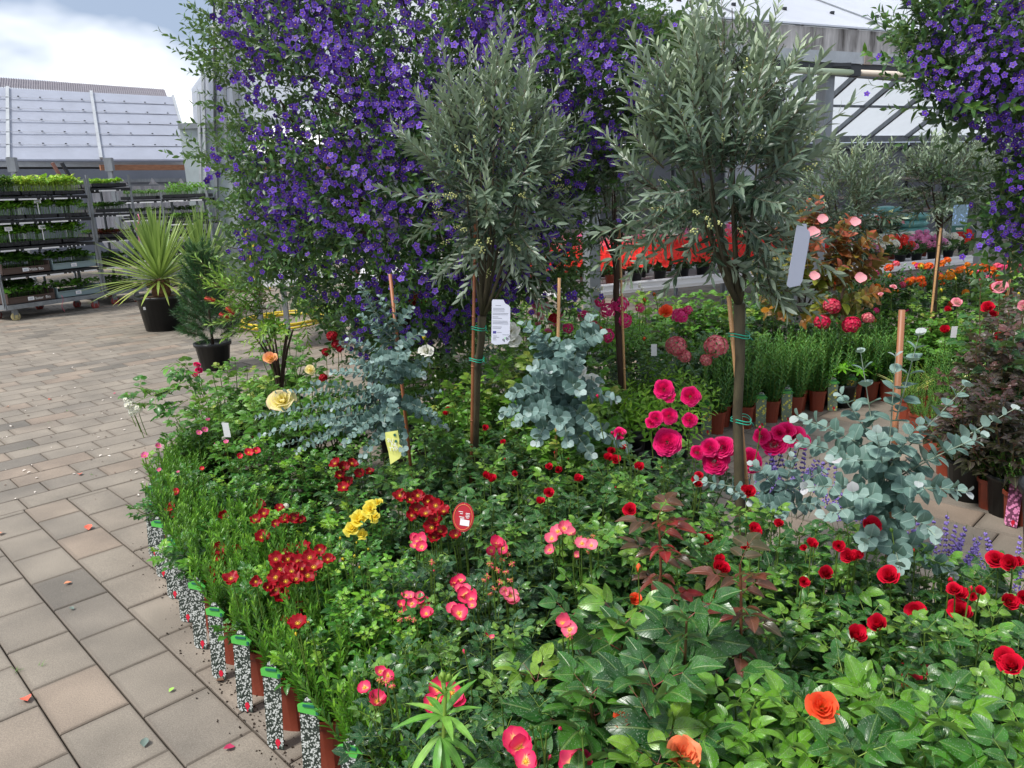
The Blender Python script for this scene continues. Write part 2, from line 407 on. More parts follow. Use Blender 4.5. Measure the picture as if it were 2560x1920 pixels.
def addp(a0, a1, b0, b1):
    a, b = (a0 + a1) / 2, (b0 + b1) / 2; p = O2 + U2 * a + V2 * b
    if p[1] < .9 or p[1] > 21 or abs(p[0]) > 1.2 + p[1] * .82: return
    pav.append((p[0], p[1], a1 - a0 - .005, b1 - b0 - .005))
WD, LN = .1965, .30
for i in range(-100, 130):
    off = .045 if i % 2 == 0 else .245
    b = off - .3; a0 = (i) * WD - .0
    while b < 12:
        lo, hi = max(b, 0), b + LN
        if hi > .03: addp(a0 - WD, a0, lo, hi)
        b += LN
for j in range(0, 130):
    off = [0.02, .17, .07, .22][j % 4]
    for i in range(-70, 110): addp(off + i * LN, off + (i + 1) * LN, -(j + 1) * WD, -j * WD)
pav.sort(key=lambda q: (inpoly(q[0], q[1], BEDPOLY), q[0] ** 2 + q[1] ** 2 + (0 if 0 < PX((q[0], q[1], 0))[0] < 2560 and PX((q[0], q[1], 0))[1] < 1960 else 400)))
ang = math.atan2(U2[1], U2[0]); RZ = np.array([[math.cos(ang), -math.sin(ang), 0], [math.sin(ang), math.cos(ang), 0], [0, 0, 1]])
pm = {}
restT = []
for k, (x, y, lx, ly) in enumerate(pav):
    tn = R_.choice([.1, .3, .4, .45, .5, .5, .55, .6, .7, .8, .95]) + uni(-.06, .06)
    Rt = RZ @ np.array([[1, 0, uni(-.004, .004)], [0, 1, uni(-.004, .004)], [0, 0, 1]])
    if k < 300:
        key = (round(lx, 3), round(ly, 3))
        if key not in pm: pm[key] = paver_T(lx, ly).mesh('paver', [M_paver], False, tone=False)
        ob('paver', pm[key], ground, M4(Rt, (x, y, .012 + uni(-.0012, .0012) - .0)), tn)
    else:
        restT.append(paver_T(lx, ly, .003).tf(Rt, (x, y, .012 + uni(-.001, .001)), tone=tn))
ob('distant_pavers', join(restT).mesh('distant_pavers', [M_paver], False), ground, kind='stuff')

# ---------------------------------------------------------------- materials for structures
M_galv = plain('galvanised_steel', S(134, 139, 144), .45, .35, noise=.25, nscale=9, stretch=(1, 1, .3))
M_alu = plain('aluminium', S(176, 180, 184), .4, .3, noise=.18, nscale=6)
M_film = plain('white_film', (.78, .81, .87), .35, noise=.06, nscale=2, tr=.45, spec=.4)
M_poly = plain('polycarbonate', (.52, .55, .64), .25, noise=.08, nscale=3, tr=.4, spec=.6, stretch=(1, 1, .2))
M_ceil = plain('greenhouse_pane', (.84, .90, .96), .3, noise=.06, nscale=2, tr=.42)
M_grime = plain('weathered_fascia', S(190, 186, 184), .7, noise=.75, nscale=7, stretch=(1.2, 1.2, .18), col2=S(78, 72, 68))
M_dark = plain('dark_metal', S(38, 42, 48), .5)
M_wallgrey = plain('dim_glazing', S(128, 132, 140), .25, noise=.2, nscale=2, tr=.25)
M_wood = plain('weathered_wood', S(160, 112, 84), .7, noise=.35, nscale=12, stretch=(.3, 1, 4))
M_interior = plain('interior_wall', S(120, 122, 126), .8, noise=.15, nscale=2)
M_corr = plain('corrugated_sheet', S(122, 118, 126), .6, noise=.25, nscale=10)
M_rust = plain('rusty_strip', S(140, 100, 88), .7, noise=.3, nscale=8)
M_white = plain('white_plastic', S(222, 222, 224), .5)
M_black = plain('black_plastic', S(26, 28, 32), .45, noise=.15, nscale=20)
M_sheet = plain('plastic_sheet', S(205, 204, 208), .35, tr=.35, noise=.08, nscale=6)

def part(name, t, mats, parent, smooth=False, kind=None, tone=0.0):
    me = t.mesh(name, mats, smooth)
    return ob(name, me, parent, tone=tone, kind=kind)
def v3(a, z=None):
    return np.array([a[0], a[1], a[2] if z is None else z], float)

# ---------------------------------------------------------------- left greenhouse
e0 = v3(G(-420, 401, 2.45)); e1 = v3(G(500, 405, 2.45)); e0 = e1 + (e0 - e1) * 1.0
dr = (e1 - e0); Ltot = np.linalg.norm(dr); dr /= Ltot
_m = v3(G(262, 402, 2.45), 0); nb = _m / np.linalg.norm(_m); run = 2.5
rise = np.array([0, 0, 1.62])
GL = thing('greenhouse', 'low greenhouse with a sloping milky panel roof behind the plant trolleys', 'greenhouse', (0, 0, 0))
edges = [v3(G(x, 402, 2.45)) for x in (-420, -190, 22, 254, 478)]
for a, b in zip(edges[:-1], edges[1:]):
    s = dr * .02
    v = [a + s, b - s, b - s + nb * run + rise, a + s + nb * run + rise]
    up = np.array([0, 0, .03])
    vv = [q for q in v] + [q + up for q in v]
    part('roof_panel', T(vv, [(0, 3, 2, 1), (4, 5, 6, 7), (0, 1, 5, 4), (1, 2, 6, 5), (2, 3, 7, 6), (3, 0, 4, 7)]), [M_poly], GL)
for q in edges:
    part('rafter', beam(q + [0, 0, .05], q + nb * run + rise + [0, 0, .05], .06, .05), [M_alu], GL)
for k in range(1, 6):
    f = k / 6 + .02
    o_ = nb * run * f + rise * f + np.array([0, 0, .055])
    pr = part('purlin', beam(e0 + o_ - [0, 0, .018], edges[-1] + o_ - [0, 0, .018], .03, .006), [M_white], GL)
    bolts = [box(edges[i] + (edges[i + 1] - edges[i]) * u + o_ + [0, 0, .01], (.03, .03, .02)) for i in range(4) for u in (.12, .37, .62, .87)]
    part('bolt_row', join(bolts), [M_dark], pr)
# ridge of corrugated sheet
pts = []
top0 = e0 + nb * run + rise; tl = np.linalg.norm(edges[-1] + nb * 0 - e0)
nseg = 500; vs = []; fs = []
for i in range(nseg + 1):
    c = top0 + dr * (tl * i / nseg + .05); h = .028 * math.sin(i * math.pi)  if 0 else .012 * math.sin(i * 1.571 + .4)
    vs += [c + nb * -.05 + [0, 0, .05 + h], c + nb * .65 + [0, 0, .34 + h]]
for i in range(nseg): fs.append((2 * i, 2 * i + 2, 2 * i + 3, 2 * i + 1))
rg = part('ridge_sheet', T(vs, fs), [M_corr], GL)
part('gutter', beam(e0 + [0, 0, -.06], e1 + [0, 0, -.06], .12, .10), [M_alu], GL)
part('gutter_shade_strip', beam(e0 + [0, 0, -.13] + nb * .05, e1 + [0, 0, -.13] + nb * .05, .06, .035), [M_dark], GL)  # dark bar added to stand in for the shade under the gutter
wb0 = v3(G(250, 418, 2.3)); part('timber_beam', beam(wb0 + nb * .15, wb0 + dr * 6 + nb * .15, .06, .11), [M_wood], GL)
part('rail', beam(e0 + nb * -.1 + [0, 0, -.5], e1 + nb * -.1 + [0, 0, -.5], .03, .03), [M_galv], GL)
for px in (30, 272):
    q = v3(G(px, 405, 2.4)); part('bracket', join([box(q + [0, 0, -.05], (.16, .1, .26)), beam(q, q + [0, 0, -2.4], .08, .08)]), [M_galv], GL)
for px in (128, 152):
    q = v3(G(px, 405, 2.4)); part('strut', beam(q + nb * .3, q + nb * .3 + dr * .18 + [0, 0, -.45], .08, .05), [M_rust if px == 128 else M_dark], GL)
bw0 = e0 + nb * 6.5; part('back_wall', T([v3(bw0, 0), v3(bw0 + dr * 15, 0), v3(bw0 + dr * 15, 3.0), v3(bw0, 3.0)], [(0, 1, 2, 3)]), [plain('pale_back_wall', S(120, 126, 138), .6, noise=.15, nscale=1.2)], GL)
part('back_rail', beam(bw0 + [0, 0, -.2] - nb * .1, bw0 + dr * 12 + [0, 0, -.2] - nb * .1, .06, .1), [M_galv], GL)
# crumpled plastic curtain
vs = []; fs = []; n1, n2 = 70, 8
c0 = v3(G(222, 440, 2.15)) + nb * .25; c1 = v3(G(492, 440, 2.15)) + nb * .25
for i in range(n1 + 1):
    t = i / n1; sw = abs(math.sin(t * 11 + .6 * math.sin(t * 23)))
    for j in range(n2 + 1):
        s = j / n2; p = c0 + (c1 - c0) * t
        p = p + nb * (.09 * math.sin(t * 60 + s * 3) + .05 * math.sin(t * 131)) + np.array([0, 0, -.02 - .18 * sw * (1 - s) - 1.5 * s * (.75 + .25 * sw)])
        vs.append(p)
for i in range(n1):
    for j in range(n2): a = i * (n2 + 1) + j; fs.append((a, a + 1, a + n2 + 2, a + n2 + 1))
tagt(part('plastic_curtain', T(vs, fs), [M_sheet], None, True), 'crumpled white plastic curtain hanging under the low greenhouse eave behind trolleys', 'curtain')

# ---------------------------------------------------------------- rear tall greenhouse (x px 505..)
GM = thing('greenhouse', 'tall white film greenhouse gable with a steel sliding door behind the blue shrub', 'greenhouse', (0, 0, 0))
gy = 15.4; xl = A(500, 700, gy).x
def wallq(x0, x1, z0, z1, y=gy, th=.04):
    return box(((x0 + x1) / 2, y, (z0 + z1) / 2), (x1 - x0, th, z1 - z0))
xd = A(628, 700, gy).x
for a, b in ((xl, xl + .42), (xl + .45, xd)):
    part('door_panel', wallq(a, b, .05, 2.9), [plain('milky_door', (.50, .56, .58), .3, tr=.3, noise=.15, nscale=2)], GM)
def poly_wall(name, pxs, y, m):
    q = [np.array(A(a, b, y)) for a, b in pxs]; n_ = len(q)
    part(name, T(q + [v + np.array([0, .04, 0]) for v in q], [tuple(range(n_)), tuple(reversed(range(n_, 2 * n_)))] + [(i, i + n_, (i + 1) % n_ + n_, (i + 1) % n_) for i in range(n_)]), [m], GM)
poly_wall('film_panel', [(490, 392), (478, 222), (532, 150), (528, -70), (600, -70), (622, 392)][::-1], gy, M_film)
for (x0, y0, x1, y1, w0, m) in ((508, 180, 520, 700, .07, M_alu), (496, 230, 508, 700, .04, M_alu), (536, 130, 545, 700, .09, M_galv), (560, 60, 566, 420, .03, M_galv), (590, 60, 596, 420, .03, M_galv), (620, 392, 630, 700, .10, M_alu)): part('door_rail', beam(A(x0, y0, gy - .08), A(x1, y1, gy - .08), w0, .05), [m], GM)
part('cable', tube([A(535, -60, gy - .3), A(536, 150, gy - .3), A(537, 350, gy - .3)], .022, sides=6), [M_dark], GM)
part('door_handle', beam((xl + .30, gy - .14, 1.25), (xl + .30, gy - .14, 1.75), .02, .02), [M_alu], GM)
x = xd + .15
while x < 2.2:
    part('film_panel', wallq(x, x + 1.9, 3.0, 6.6), [M_film], GM); part('mullion', beam((x - .03, gy - .05, 0), (x - .03, gy - .05, 6.8), .07, .07), [M_galv], GM); x += 1.96
part('lintel', beam((xl, gy - .03, 2.94), (2.9, gy - .03, 2.94), .1, .1), [M_galv], GM)
part('inner_wall', wallq(-6, 2.9, 0, 3.0, gy + 7), [plain('dim_interior', S(88, 90, 92), .8, noise=.3, nscale=1)], GM)
part('roof_film', T([(xl + 1, gy, 6.6), (2.9, gy, 6.6), (2.9, gy + 7.5, 6.6), (xl + 1, gy + 7.5, 6.6)], [(0, 3, 2, 1)]), [M_film], GM)

# ---------------------------------------------------------------- open sales greenhouse on the right
fd = np.array([.9073, .4205, 0]); fn = np.array([-.4205, .9073, 0])
P0 = np.array([.72, 6.653, 0])
def F(s, b=0, z=0): return P0 + fd * s + fn * b + np.array([0, 0, z])
GR = thing('greenhouse', 'open fronted sales greenhouse with white film roof and grey steel posts', 'greenhouse', (0, 0, 0))
postpos = [0, 2.6, 5.16, 7.7, 10.3, 12.9, 15.5]
for s in postpos:
    f2 = fn
    p = part('post', beam(F(s, 0, 0), F(s, 0, 2.5), .105, .12, up=(fn[0], fn[1], 0)), [M_galv], GR)
    part('foot_plate', box(F(s, 0, .016), (.22, .22, .012), M=RZ), [M_galv], p)
s0, s1 = -.35, 22
part('fascia', beam(F(s0, -.04, 2.755), F(s1, -.04, 2.755), .02, .20), [M_grime], GR)
for a, b in ((s0, 2.98), (3.08, 5.9), (6.0, 9.5), (9.5, 22)):
    part('fascia_rail', beam(F(a, -.07, 2.60), F(b, -.07, 2.60), .05, .10), [M_alu], GR)
for s in (3.03, 5.95): part('joint_plate', beam(F(s - .05, -.09, 2.6), F(s + .05, -.09, 2.6), .03, .11), [plain('rust_joint', S(150, 138, 132), .6, noise=.3)], GR)
part('gutter', beam(F(s0, .0, 2.525), F(s1, .0, 2.525), .16, .04), [M_dark], GR)
part('roller_tube', tube([F(s0, -.12, 2.46), F(2.8, -.12, 2.465)], .028, sides=10), [plain('greenish_tube', S(196, 214, 180), .4)], GR, True)
part('roller_tube', tube([F(2.86, -.12, 2.465), F(s1, -.12, 2.46)], .028, sides=10), [plain('cream_tube', S(206, 194, 180), .4)], GR, True)
part('coupling', join([box(F(2.83, -.12, 2.47), (.1, .07, .08)), box(F(2.65, -.1, 2.53), (.22, .03, .03))]), [M_dark], GR)
rh = 4.9; hd = 4.2; re = 2.50; bd = 8.2
np_ = 12; wdt = (s1 - s0) / np_
for i in range(np_):
    a, b = s0 + i * wdt + .004, s0 + (i + 1) * wdt - .004
    q = [F(a, -.08, 2.86), F(b, -.08, 2.86), F(b, hd, rh), F(a, hd, rh)]
    part('roof_film', T(q + [v + np.array([0, 0, .015]) for v in q], [(0, 3, 2, 1), (4, 5, 6, 7), (0, 1, 5, 4)]), [M_film], GR)
    part('seam_batten', join([beam(F(a + .35 * k, -.08, 2.885), F(a + .35 * k + 0, hd, rh + .025), .022, .01) for k in (0,)]), [M_galv], GR)
    q = [F(a, bd, re), F(b, bd, re), F(b, hd, rh), F(a, hd, rh)]
    part('roof_pane', T(q, [(0, 1, 2, 3)]), [M_ceil], GR)
for i, s in enumerate(np.arange(-.3, 22, 1.3)):
    part('rafter', beam(F(s, bd, re - .05), F(s, hd, rh - .08), .07, .10), [M_galv], GR)
for i, f in enumerate((.25, .5, .72)):
    part('purlin', beam(F(s0, bd - (bd - hd) * f, re + (rh - re) * f - .03), F(s1, bd - (bd - hd) * f, re + (rh - re) * f - .03), .05, .05), [M_galv], GR)
for s in (1.2, 3.9, 6.5): part('tie_rod', tube([F(s, .1, 2.45), F(s + .9, bd * .45, 3.15)], .02, sides=6), [M_galv], GR, True)
# rivets on the film roof
rv = []
for k, f in enumerate((.1, .32, .55, .8)):
    for s in np.arange(s0 + .25 + (k % 2) * .3, s1, .62):
        c = F(s, -.08 + (hd + .08) * f, 2.88 + (rh - 2.86) * f + .01)
        rv.append(box(c, (.035, .035, .02))); rv.append(box(c + fd * .02 + [0, 0, -.01], (.012, .012, .03)))
part('film_clips', join(rv), [M_dark], GR)
part('rear_beam', beam(F(s0, bd - .05, re - .05), F(s1, bd - .05, re - .05), .1, .14), [M_galv], GR)
for i, s in enumerate(np.arange(-.3, 21, 1.45)):
    part('wall_pane', beam(F(s + .03, bd, 1.18), F(s + 1.42, bd, 1.18), .02, 2.36), [M_wallgrey], GR)
    part('wall_bar', beam(F(s, bd - .03, 0), F(s, bd - .03, re - .2), .05, .05, up=(fn[0], fn[1], 0)), [M_dark], GR)
part('wall_bar', beam(F(s0, bd - .04, re - .3), F(s1, bd - .04, re - .3), .05, .05), [M_dark], GR)
for z in (.7, 1.1, 1.5): part('shelf_board', beam(F(s0, bd - .12, z), F(s1, bd - .12, z), .12, .07), [plain('grey_board', S(150, 138, 130), .8, noise=.2)], GR)
for s in (22,): part('side_wall', T([F(s, .1, 0), F(s, bd, 0), F(s, bd, re), F(s, hd, rh), F(s, .1, 2.8)], [(0, 1, 2, 3, 4)]), [M_film], GR)
dq = thing('door', 'pale grey panelled door at the back right of the open greenhouse', 'door', (0, 0, 0))
part('leaf_panel', beam(F(8.2, bd - .3, 1.0), F(9.1, bd - .3, 1.0), .04, 2.0), [plain('pale_door', S(190, 194, 202), .5)], dq)
fr = join([beam(F(8.15, bd - .33, 0), F(8.15, bd - .33, 2.05), .06, .06), beam(F(9.15, bd - .33, 0), F(9.15, bd - .33, 2.05), .06, .06), beam(F(8.1, bd - .33, 2.08), F(9.2, bd - .33, 2.08), .06, .06)])
part('door_frame', fr, [M_alu], dq)

# ---------------------------------------------------------------- plant trolleys and their trays
M_vegs = leafmat('seedling_leaf', [(0, (.03, .075, .02)), (.35, (.06, .16, .03)), (.6, (.14, .34, .05)), (.8, (.30, .55, .09)), (1, (.55, .62, .12))], .4, tr=.25, vein=0)
M_redveg = leafmat('red_lettuce', [(0, (.10, .015, .02)), (.5, (.16, .02, .03)), (1, (.4, .12, .1))], .4, vein=0)
M_soil = plain('potting_soil', S(52, 40, 30), .95, noise=.5, nscale=60, bump=.5)
M_crate_b = plain('brown_crate', S(74, 58, 52), .6)
M_crate_g = plain('greygreen_crate', S(120, 138, 142), .5)
M_print = plain('white_print', S(225, 225, 225), .6)
sl = leaf(1, .62, 'ovate', 3, 2, .2, .35, mat=0)
def seedling_bed(lx, ly, h, n, tone, spread=.25, lsize=.035, mat=0):
    Ms, ls, ts = [], [], []
    st = []
    nx = max(2, int(round(math.sqrt(n * lx / ly)))); ny = max(2, int(n / nx))
    for i in range(nx):
        for j in range(ny):
            x = (i + .5) / nx * lx - lx / 2 + uni(-.008, .008); y = (j + .5) / ny * ly - ly / 2 + uni(-.008, .008); hh = h * uni(.7, 1.12)
            st.append(tube([(x, y, 0), (x + uni(-.01, .01), y, hh * .8)], .0022, sides=3, cap=False, mat=mat, tone=tone))
            for k in range(R_.choice([3, 4, 5])):
                a = uni(0, 6.28); el = uni(.1, 1.1); d = (math.cos(a) * math.cos(el), math.sin(a) * math.cos(el), math.sin(el)); s = lsize * uni(.7, 1.25)
                Ms.append(frame(d) * s); ls.append((x, y, hh * uni(.55, .95))); ts.append(tone + uni(-.13, .13))
    return join([scatter(sl.tf(mat=mat), Ms, ls, ts)] + st)
def tray_T(lx, ly, h=.055):
    parts = [box((0, 0, .004), (lx, ly, .008))]
    for sx in (-1, 1): parts.append(box((sx * (lx / 2 - .004), 0, h / 2), (.008, ly, h)))
    for sy in (-1, 1):
        parts.append(box((0, sy * (ly / 2 - .004), h / 2), (lx, .008, h)))
    for k in range(1, 4): parts.append(box((-lx / 2 + lx * k / 4, -ly / 2 - .002, h * .5), (.006, .006, h)))
    parts.append(box((0, 0, h + .002), (lx + .012, ly + .012, .004)).tf())
    return join(parts[:-1])
def cc_cart(lx, ly, h, shelves, holes=True):
    """steel Danish style trolley, local: x length, y depth, origin centre on ground; returns list of (name, T, mat, subs)"""
    out = []
    zb = .20
    out.append(('base_frame', join([box((0, -ly / 2, zb), (lx, .04, .06)), box((0, ly / 2, zb), (lx, .04, .06)), box((-lx / 2, 0, zb), (.04, ly, .06)), box((lx / 2, 0, zb), (.04, ly, .06)), box((0, 0, zb + .01), (lx - .02, ly - .02, .02))]), M_galv))
    for sx in (-1, 1):
        for sy in (-1, 1):
            x, y = sx * (lx / 2 + .01), sy * (ly / 2 - .02)
            pieces = [box((x, y, zb + (h - zb) / 2), (.035, .006, h - zb)), box((x + sx * .016, y + sy * .012 * -1, zb + (h - zb) / 2), (.006, .03, h - zb))]
            out.append(('upright', join(pieces), M_galv))
            wx, wy = sx * (lx / 2 - .12), sy * (ly / 2 - .06)
            out.append(('caster', (wx, wy), None))
    for z in shelves:
        sh = join([box((0, 0, z), (lx - .01, ly - .01, .012)), box((0, -ly / 2 + .003, z - .018), (lx, .012, .045)), box((0, ly / 2 - .003, z - .018), (lx, .012, .045))])
        out.append(('shelf', sh, M_black))
    return out
def wheel_T(r=.062, w_=.035):
    t = lathe([(.0001, -w_ / 2), (r * .8, -w_ / 2), (r, -w_ * .3), (r, w_ * .3), (r * .8, w_ / 2), (.0001, w_ / 2)], 16)
    return t.tf([[1, 0, 0], [0, 0, 1], [0, 1, 0]])
M_wheelred = plain('red_wheel', S(150, 62, 58), .5, noise=.2); M_wheelcream = plain('cream_wheel', S(196, 182, 130), .5, noise=.2)
ws = wheel_T().mesh('wheel', [M_wheelred]); wc = wheel_T().mesh('wheel', [M_wheelcream])
shelf_strip_m = M_white
def make_cart(label, c, rz, lx, ly, h, shelves, cream=None):
    r = thing('plant_trolley', label, 'trolley', c, 'steel plant trolleys by the low greenhouse', rz)
    for item in cc_cart(lx, ly, h, shelves):
        if item[0] == 'caster':
            x, y = item[1]
            f = ob('caster', join([box((x, y, .13), (.05, .05, .09)), box((x - .03, y, .09), (.006, .05, .11)), box((x + .03, y, .09), (.006, .05, .11))]).mesh('caster', [M_galv], False), r)
            ob('wheel', wc if (cream and (x > 0) == (cream[0] > 0) and (y > 0) == (cream[1] > 0)) else ws, f, M4(RZ if 0 else None, (x, y, .062)))
        else:
            o = ob(item[0], item[1].mesh(item[0], [item[2]], False), r)
            if item[0] == 'shelf':
                z = float(item[1].v[:, 2].max()) - .04; k = 0
                strips = []
                x = -lx / 2 + .05
                while x < lx / 2 - .08:
                    wd_ = R_.choice([.015, .015, .2, .015, .25]); 
                    if x + wd_ < lx / 2 - .02: strips.append(box((x + wd_ / 2, -ly / 2 - .006, z), (wd_, .004, .02)))
                    x += wd_ + .05
                ob('marker_strip', join(strips).mesh('marker_strip', [M_white], False), o)
    return r
def local(r, p):  # local -> world for trolleys
    a = r.rotation_euler[2]; return Vector((r.location.x + p[0] * math.cos(a) - p[1] * math.sin(a), r.location.y + p[0] * math.sin(a) + p[1] * math.cos(a), r.location.z + p[2]))
def make_tray(r, x, y, z, lx, ly, label, h, n, tone, lsize, red=False, crate=None, sign=False, text=None):
    t = thing('seedling_tray', label, 'tray', local(r, (x, y, z)), 'trays of young plants on the trolleys', r.rotation_euler[2])
    if crate is None: ob('tray', tray_T(lx, ly).mesh('tray', [M_black], False), t); zz = .045
    else:
        hh = .13; b = [box((0, 0, .005), (lx, ly, .01))]
        for sx in (-1, 1): b.append(box((sx * (lx / 2 - .006), 0, .075), (.012, ly, .15)))
        for sy in (-1, 1): b.append(box((0, sy * (ly / 2 - .006), .045), (lx - .03, .012, .09)))
        b.append(box((0, -ly / 2 - .004, .085), (lx - .06, .01, .012))); b.append(box((0, -ly / 2 - .004, .012), (lx - .02, .01, .014)))
        ob('crate', join(b).mesh('crate', [crate], False), t); zz = .07
        lb = ob('price_label', box((-.02, -ly / 2 - .011, .05), (.085, .003, .05)).mesh('price_label', [M_white], False), t)
        ob('printed_line', join([box((-.02 + .0, -ly / 2 - .0135, .05 + q), (.05, .001, .005)) for q in (-.008, .006)]).mesh('printed_line', [plain('blue_print', S(90, 110, 160), .6)], False), lb)
    ob('soil', box((0, 0, zz - .01), (lx - .03, ly - .03, .02)).mesh('soil', [M_soil], False), t)
    sb = seedling_bed(lx - .04, ly - .04, h, n, tone, lsize=lsize)
    ob('seedlings', sb.tf(loc=(0, 0, zz)).mesh('seedlings', [M_redveg if red else M_vegs]), t, kind='stuff')
    if sign:
        for sx, hgt in sign:
            s_ = ob('plant_sign', join([box((sx, -ly / 2 + .02, zz + hgt / 2), (.012, .003, hgt)), box((sx, -ly / 2 + .017, zz + hgt), (.1, .004, .055))]).mesh('plant_sign', [M_white], False), t)
            ob('printed_line', join([box((sx, -ly / 2 + .0135, zz + hgt + q), (.06, .001, .006)) for q in (-.01, .01)]).mesh('printed_line', [plain('grey_print', S(110, 110, 130), .6)], False), s_)
    if text:
        o = ob('lettering', text_mesh(text, .055, M_print, align='CENTER'), t)
        o.matrix_basis = Matrix.Translation((.12 if 'Bio' in text else .05, -ly / 2 - .0112, .028)) @ Matrix.Rotation(math.pi / 2, 4, 'X')
    return t
cA = v3(G(-4, 811)); cB = v3(G(262, 770)); cA[2] = cB[2] = 0
dx = cB - cA; cl = 1.42; dx /= np.linalg.norm(dx); px_ = np.array([-dx[1], dx[0], 0])
cen1 = cB - dx * (cl / 2 - .02) + px_ * .3
rz1 = math.atan2(dx[1], dx[0])
shz = [.225, .62, 1.02, 1.40, 1.78]
Z0 = 0
c1 = make_cart('large steel plant trolley with five full shelves at the left edge', cen1, rz1, cl, .58, 1.93, [.62, 1.0, 1.36, 1.68], cream=(-1, -1))
lv = [(.225, 'bottom'), (.63, 'fourth'), (1.01, 'third'), (1.37, 'second'), (1.69, 'top')]
spec = {'bottom': (.13, 44, .5, .095), 'fourth': (.17, 80, .32, .085), 'third': (.24, 60, .6, .09), 'second': (.24, 60, .62, .09), 'top': (.21, 150, .88, .065)}
names = {'bottom': 'young cabbage plants', 'fourth': 'dark leafy seedlings', 'third': 'tall green seedlings', 'second': 'leggy cabbage seedlings', 'top': 'bright green seedlings'}
for z, nm in lv:
    for k, xo in enumerate((-.46, 0, .46)):
        h, n, tn, ls = spec[nm]
        if nm in ('bottom', 'fourth'):
            if k == 2: continue
            xo2 = -.34 + k * .70; cr = M_crate_b if k == 0 else M_crate_g
            make_tray(c1, xo2, 0, z + .012, .66, .52, f"{'brown' if k == 0 else 'grey green'} crate of {names[nm]} on the trolley's {nm} shelf", h, n, tn, ls, crate=cr,
                      text=('Wilde Bio' if nm == 'fourth' else 'Kräuter  Bio') if k == 0 else None)
        else:
            tn2 = tn if not (nm == 'top' and k == 0) else .15
            make_tray(c1, xo, 0, z + .012, .44, .54, f"{['left', 'middle', 'right'][k]} black tray of {names[nm]} on the trolley's {nm} shelf", h, n, tn2, ls,
                      sign=[(-.02, .19)] if (nm == 'second' and k == 1) or (nm == 'third' and k in (0, 1)) else None)
# second trolley: end-on
q0 = v3(G(270, 766)); q1 = v3(G(353, 756)); d2 = q1 - q0; d2[2] = 0; d2 /= np.linalg.norm(d2); p2 = np.array([-d2[1], d2[0], 0])
cen2 = q0 + d2 * .31 + p2 * .68
cen2[2] = 0
c2 = make_cart('narrow end of a steel plant trolley standing behind the spiky palm', cen2, math.atan2(d2[1], d2[0]), .58, 1.35, 1.98, [.62, 1.02, 1.40, 1.78])
for z, nm, tn, red, h, n in ((.225, 'bottom', .22, 0, .12, 60), (.63, 'fourth', .15, 0, .1, 60), (1.03, 'third', .2, 1, .06, 90), (1.41, 'second', .3, 0, .10, 90), (1.79, 'top', .8, 0, .06, 90)):
    make_tray(c2, 0, -.42, z + .012, .5, .44, f"black tray of {'mixed lettuce' if nm == 'top' else 'small herbs'} on the narrow trolley's {nm} shelf", h, n, tn, .045 if nm != 'top' else .06, red=bool(red))
    make_tray(c2, 0, .1, z + .012, .5, .5, f"rear black tray of {'mixed lettuce' if nm == 'top' else 'small herbs'} deep on the narrow trolley's {nm} shelf", h, n, tn, .05)
# third and fourth behind
q0 = v3(G(300, 735)); c3 = make_cart('long steel plant trolley under the plastic curtain behind the palm', q0 + np.array([.55, 1.0, 0]), 0.1, 1.35, .55, 1.75, [.55, .95, 1.28, 1.6])
for z, nm, tn in ((.57, 'lowest', .1), (.96, 'low', .15), (1.29, 'middle', .22), (1.61, 'top', .35)):
    for k in (0, 1): make_tray(c3, -.33 + .66 * k, 0, z + .012, .62, .5, f"{['left', 'right'][k]} tray of dark herbs on the rear trolley's {nm} shelf", .12, 80, tn + .15 * k, .05)
q0 = v3(G(455, 735)); c4_ = make_cart('small steel plant trolley beside the tall greenhouse door', q0 + np.array([.1, .6, 0]), 0.05, .75, .5, 1.72, [.7, 1.2, 1.6])
for z, nm, tn, h in ((.71, 'lowest', .3, .08), (1.21, 'middle', .62, .07), (1.61, 'top', .6, .2)):
    make_tray(c4_, 0, 0, z + .012, .7, .46, f"tray of {'tall sweet pepper' if nm == 'top' else 'light green basil'} plants on the small trolley's {nm} shelf", h, 80, tn, .05)
c1b = dup(c1, (c1.location.x + px_[0] * .85 - dx[0] * .35, c1.location.y + px_[1] * .85 - dx[1] * .35, 0), rz1 + .04, 'steel plant trolley of dark plants parked behind the large front trolley', 'steel plant trolleys by the low greenhouse')
for z, nm in lv:
    for k, xo in enumerate((-.34, .34)): make_tray(c1b, xo, 0, z + .012, .62, .54, f"{['left', 'right'][k]} tray of dark plants on the hidden rear trolley's {nm} shelf", .2, 90, .18 if nm != 'second' else .6, .09)
# ribbon hanging on trolley
rb = [local(c1, (.05 + .02 * math.sin(k), -.31, .28 - .035 * k)) for k in range(8)]
tagt(ob('ribbon', tube(rb, .004, sides=4).mesh('ribbon', [plain('pink_ribbon', S(200, 90, 110), .6)])), 'pink plastic ribbon dangling from the bottom crate of the trolley', 'ribbon')
rb = [v3(G(345 + 4 * math.sin(k * 1.1), 535 + 9 * k, 1.35 - .055 * k)) * 1.0 for k in range(9)]
rb = [A(345 + 4 * math.sin(k * 1.1), 535 + 9 * k, 11.6) for k in range(9)]
tagt(ob('ribbon', tube(rb, .01, sides=4).mesh('ribbon', [plain('pink_ribbon_two', S(210, 110, 150), .6)])), 'bright pink ribbon tied to the narrow trolley upright above the palm', 'ribbon')
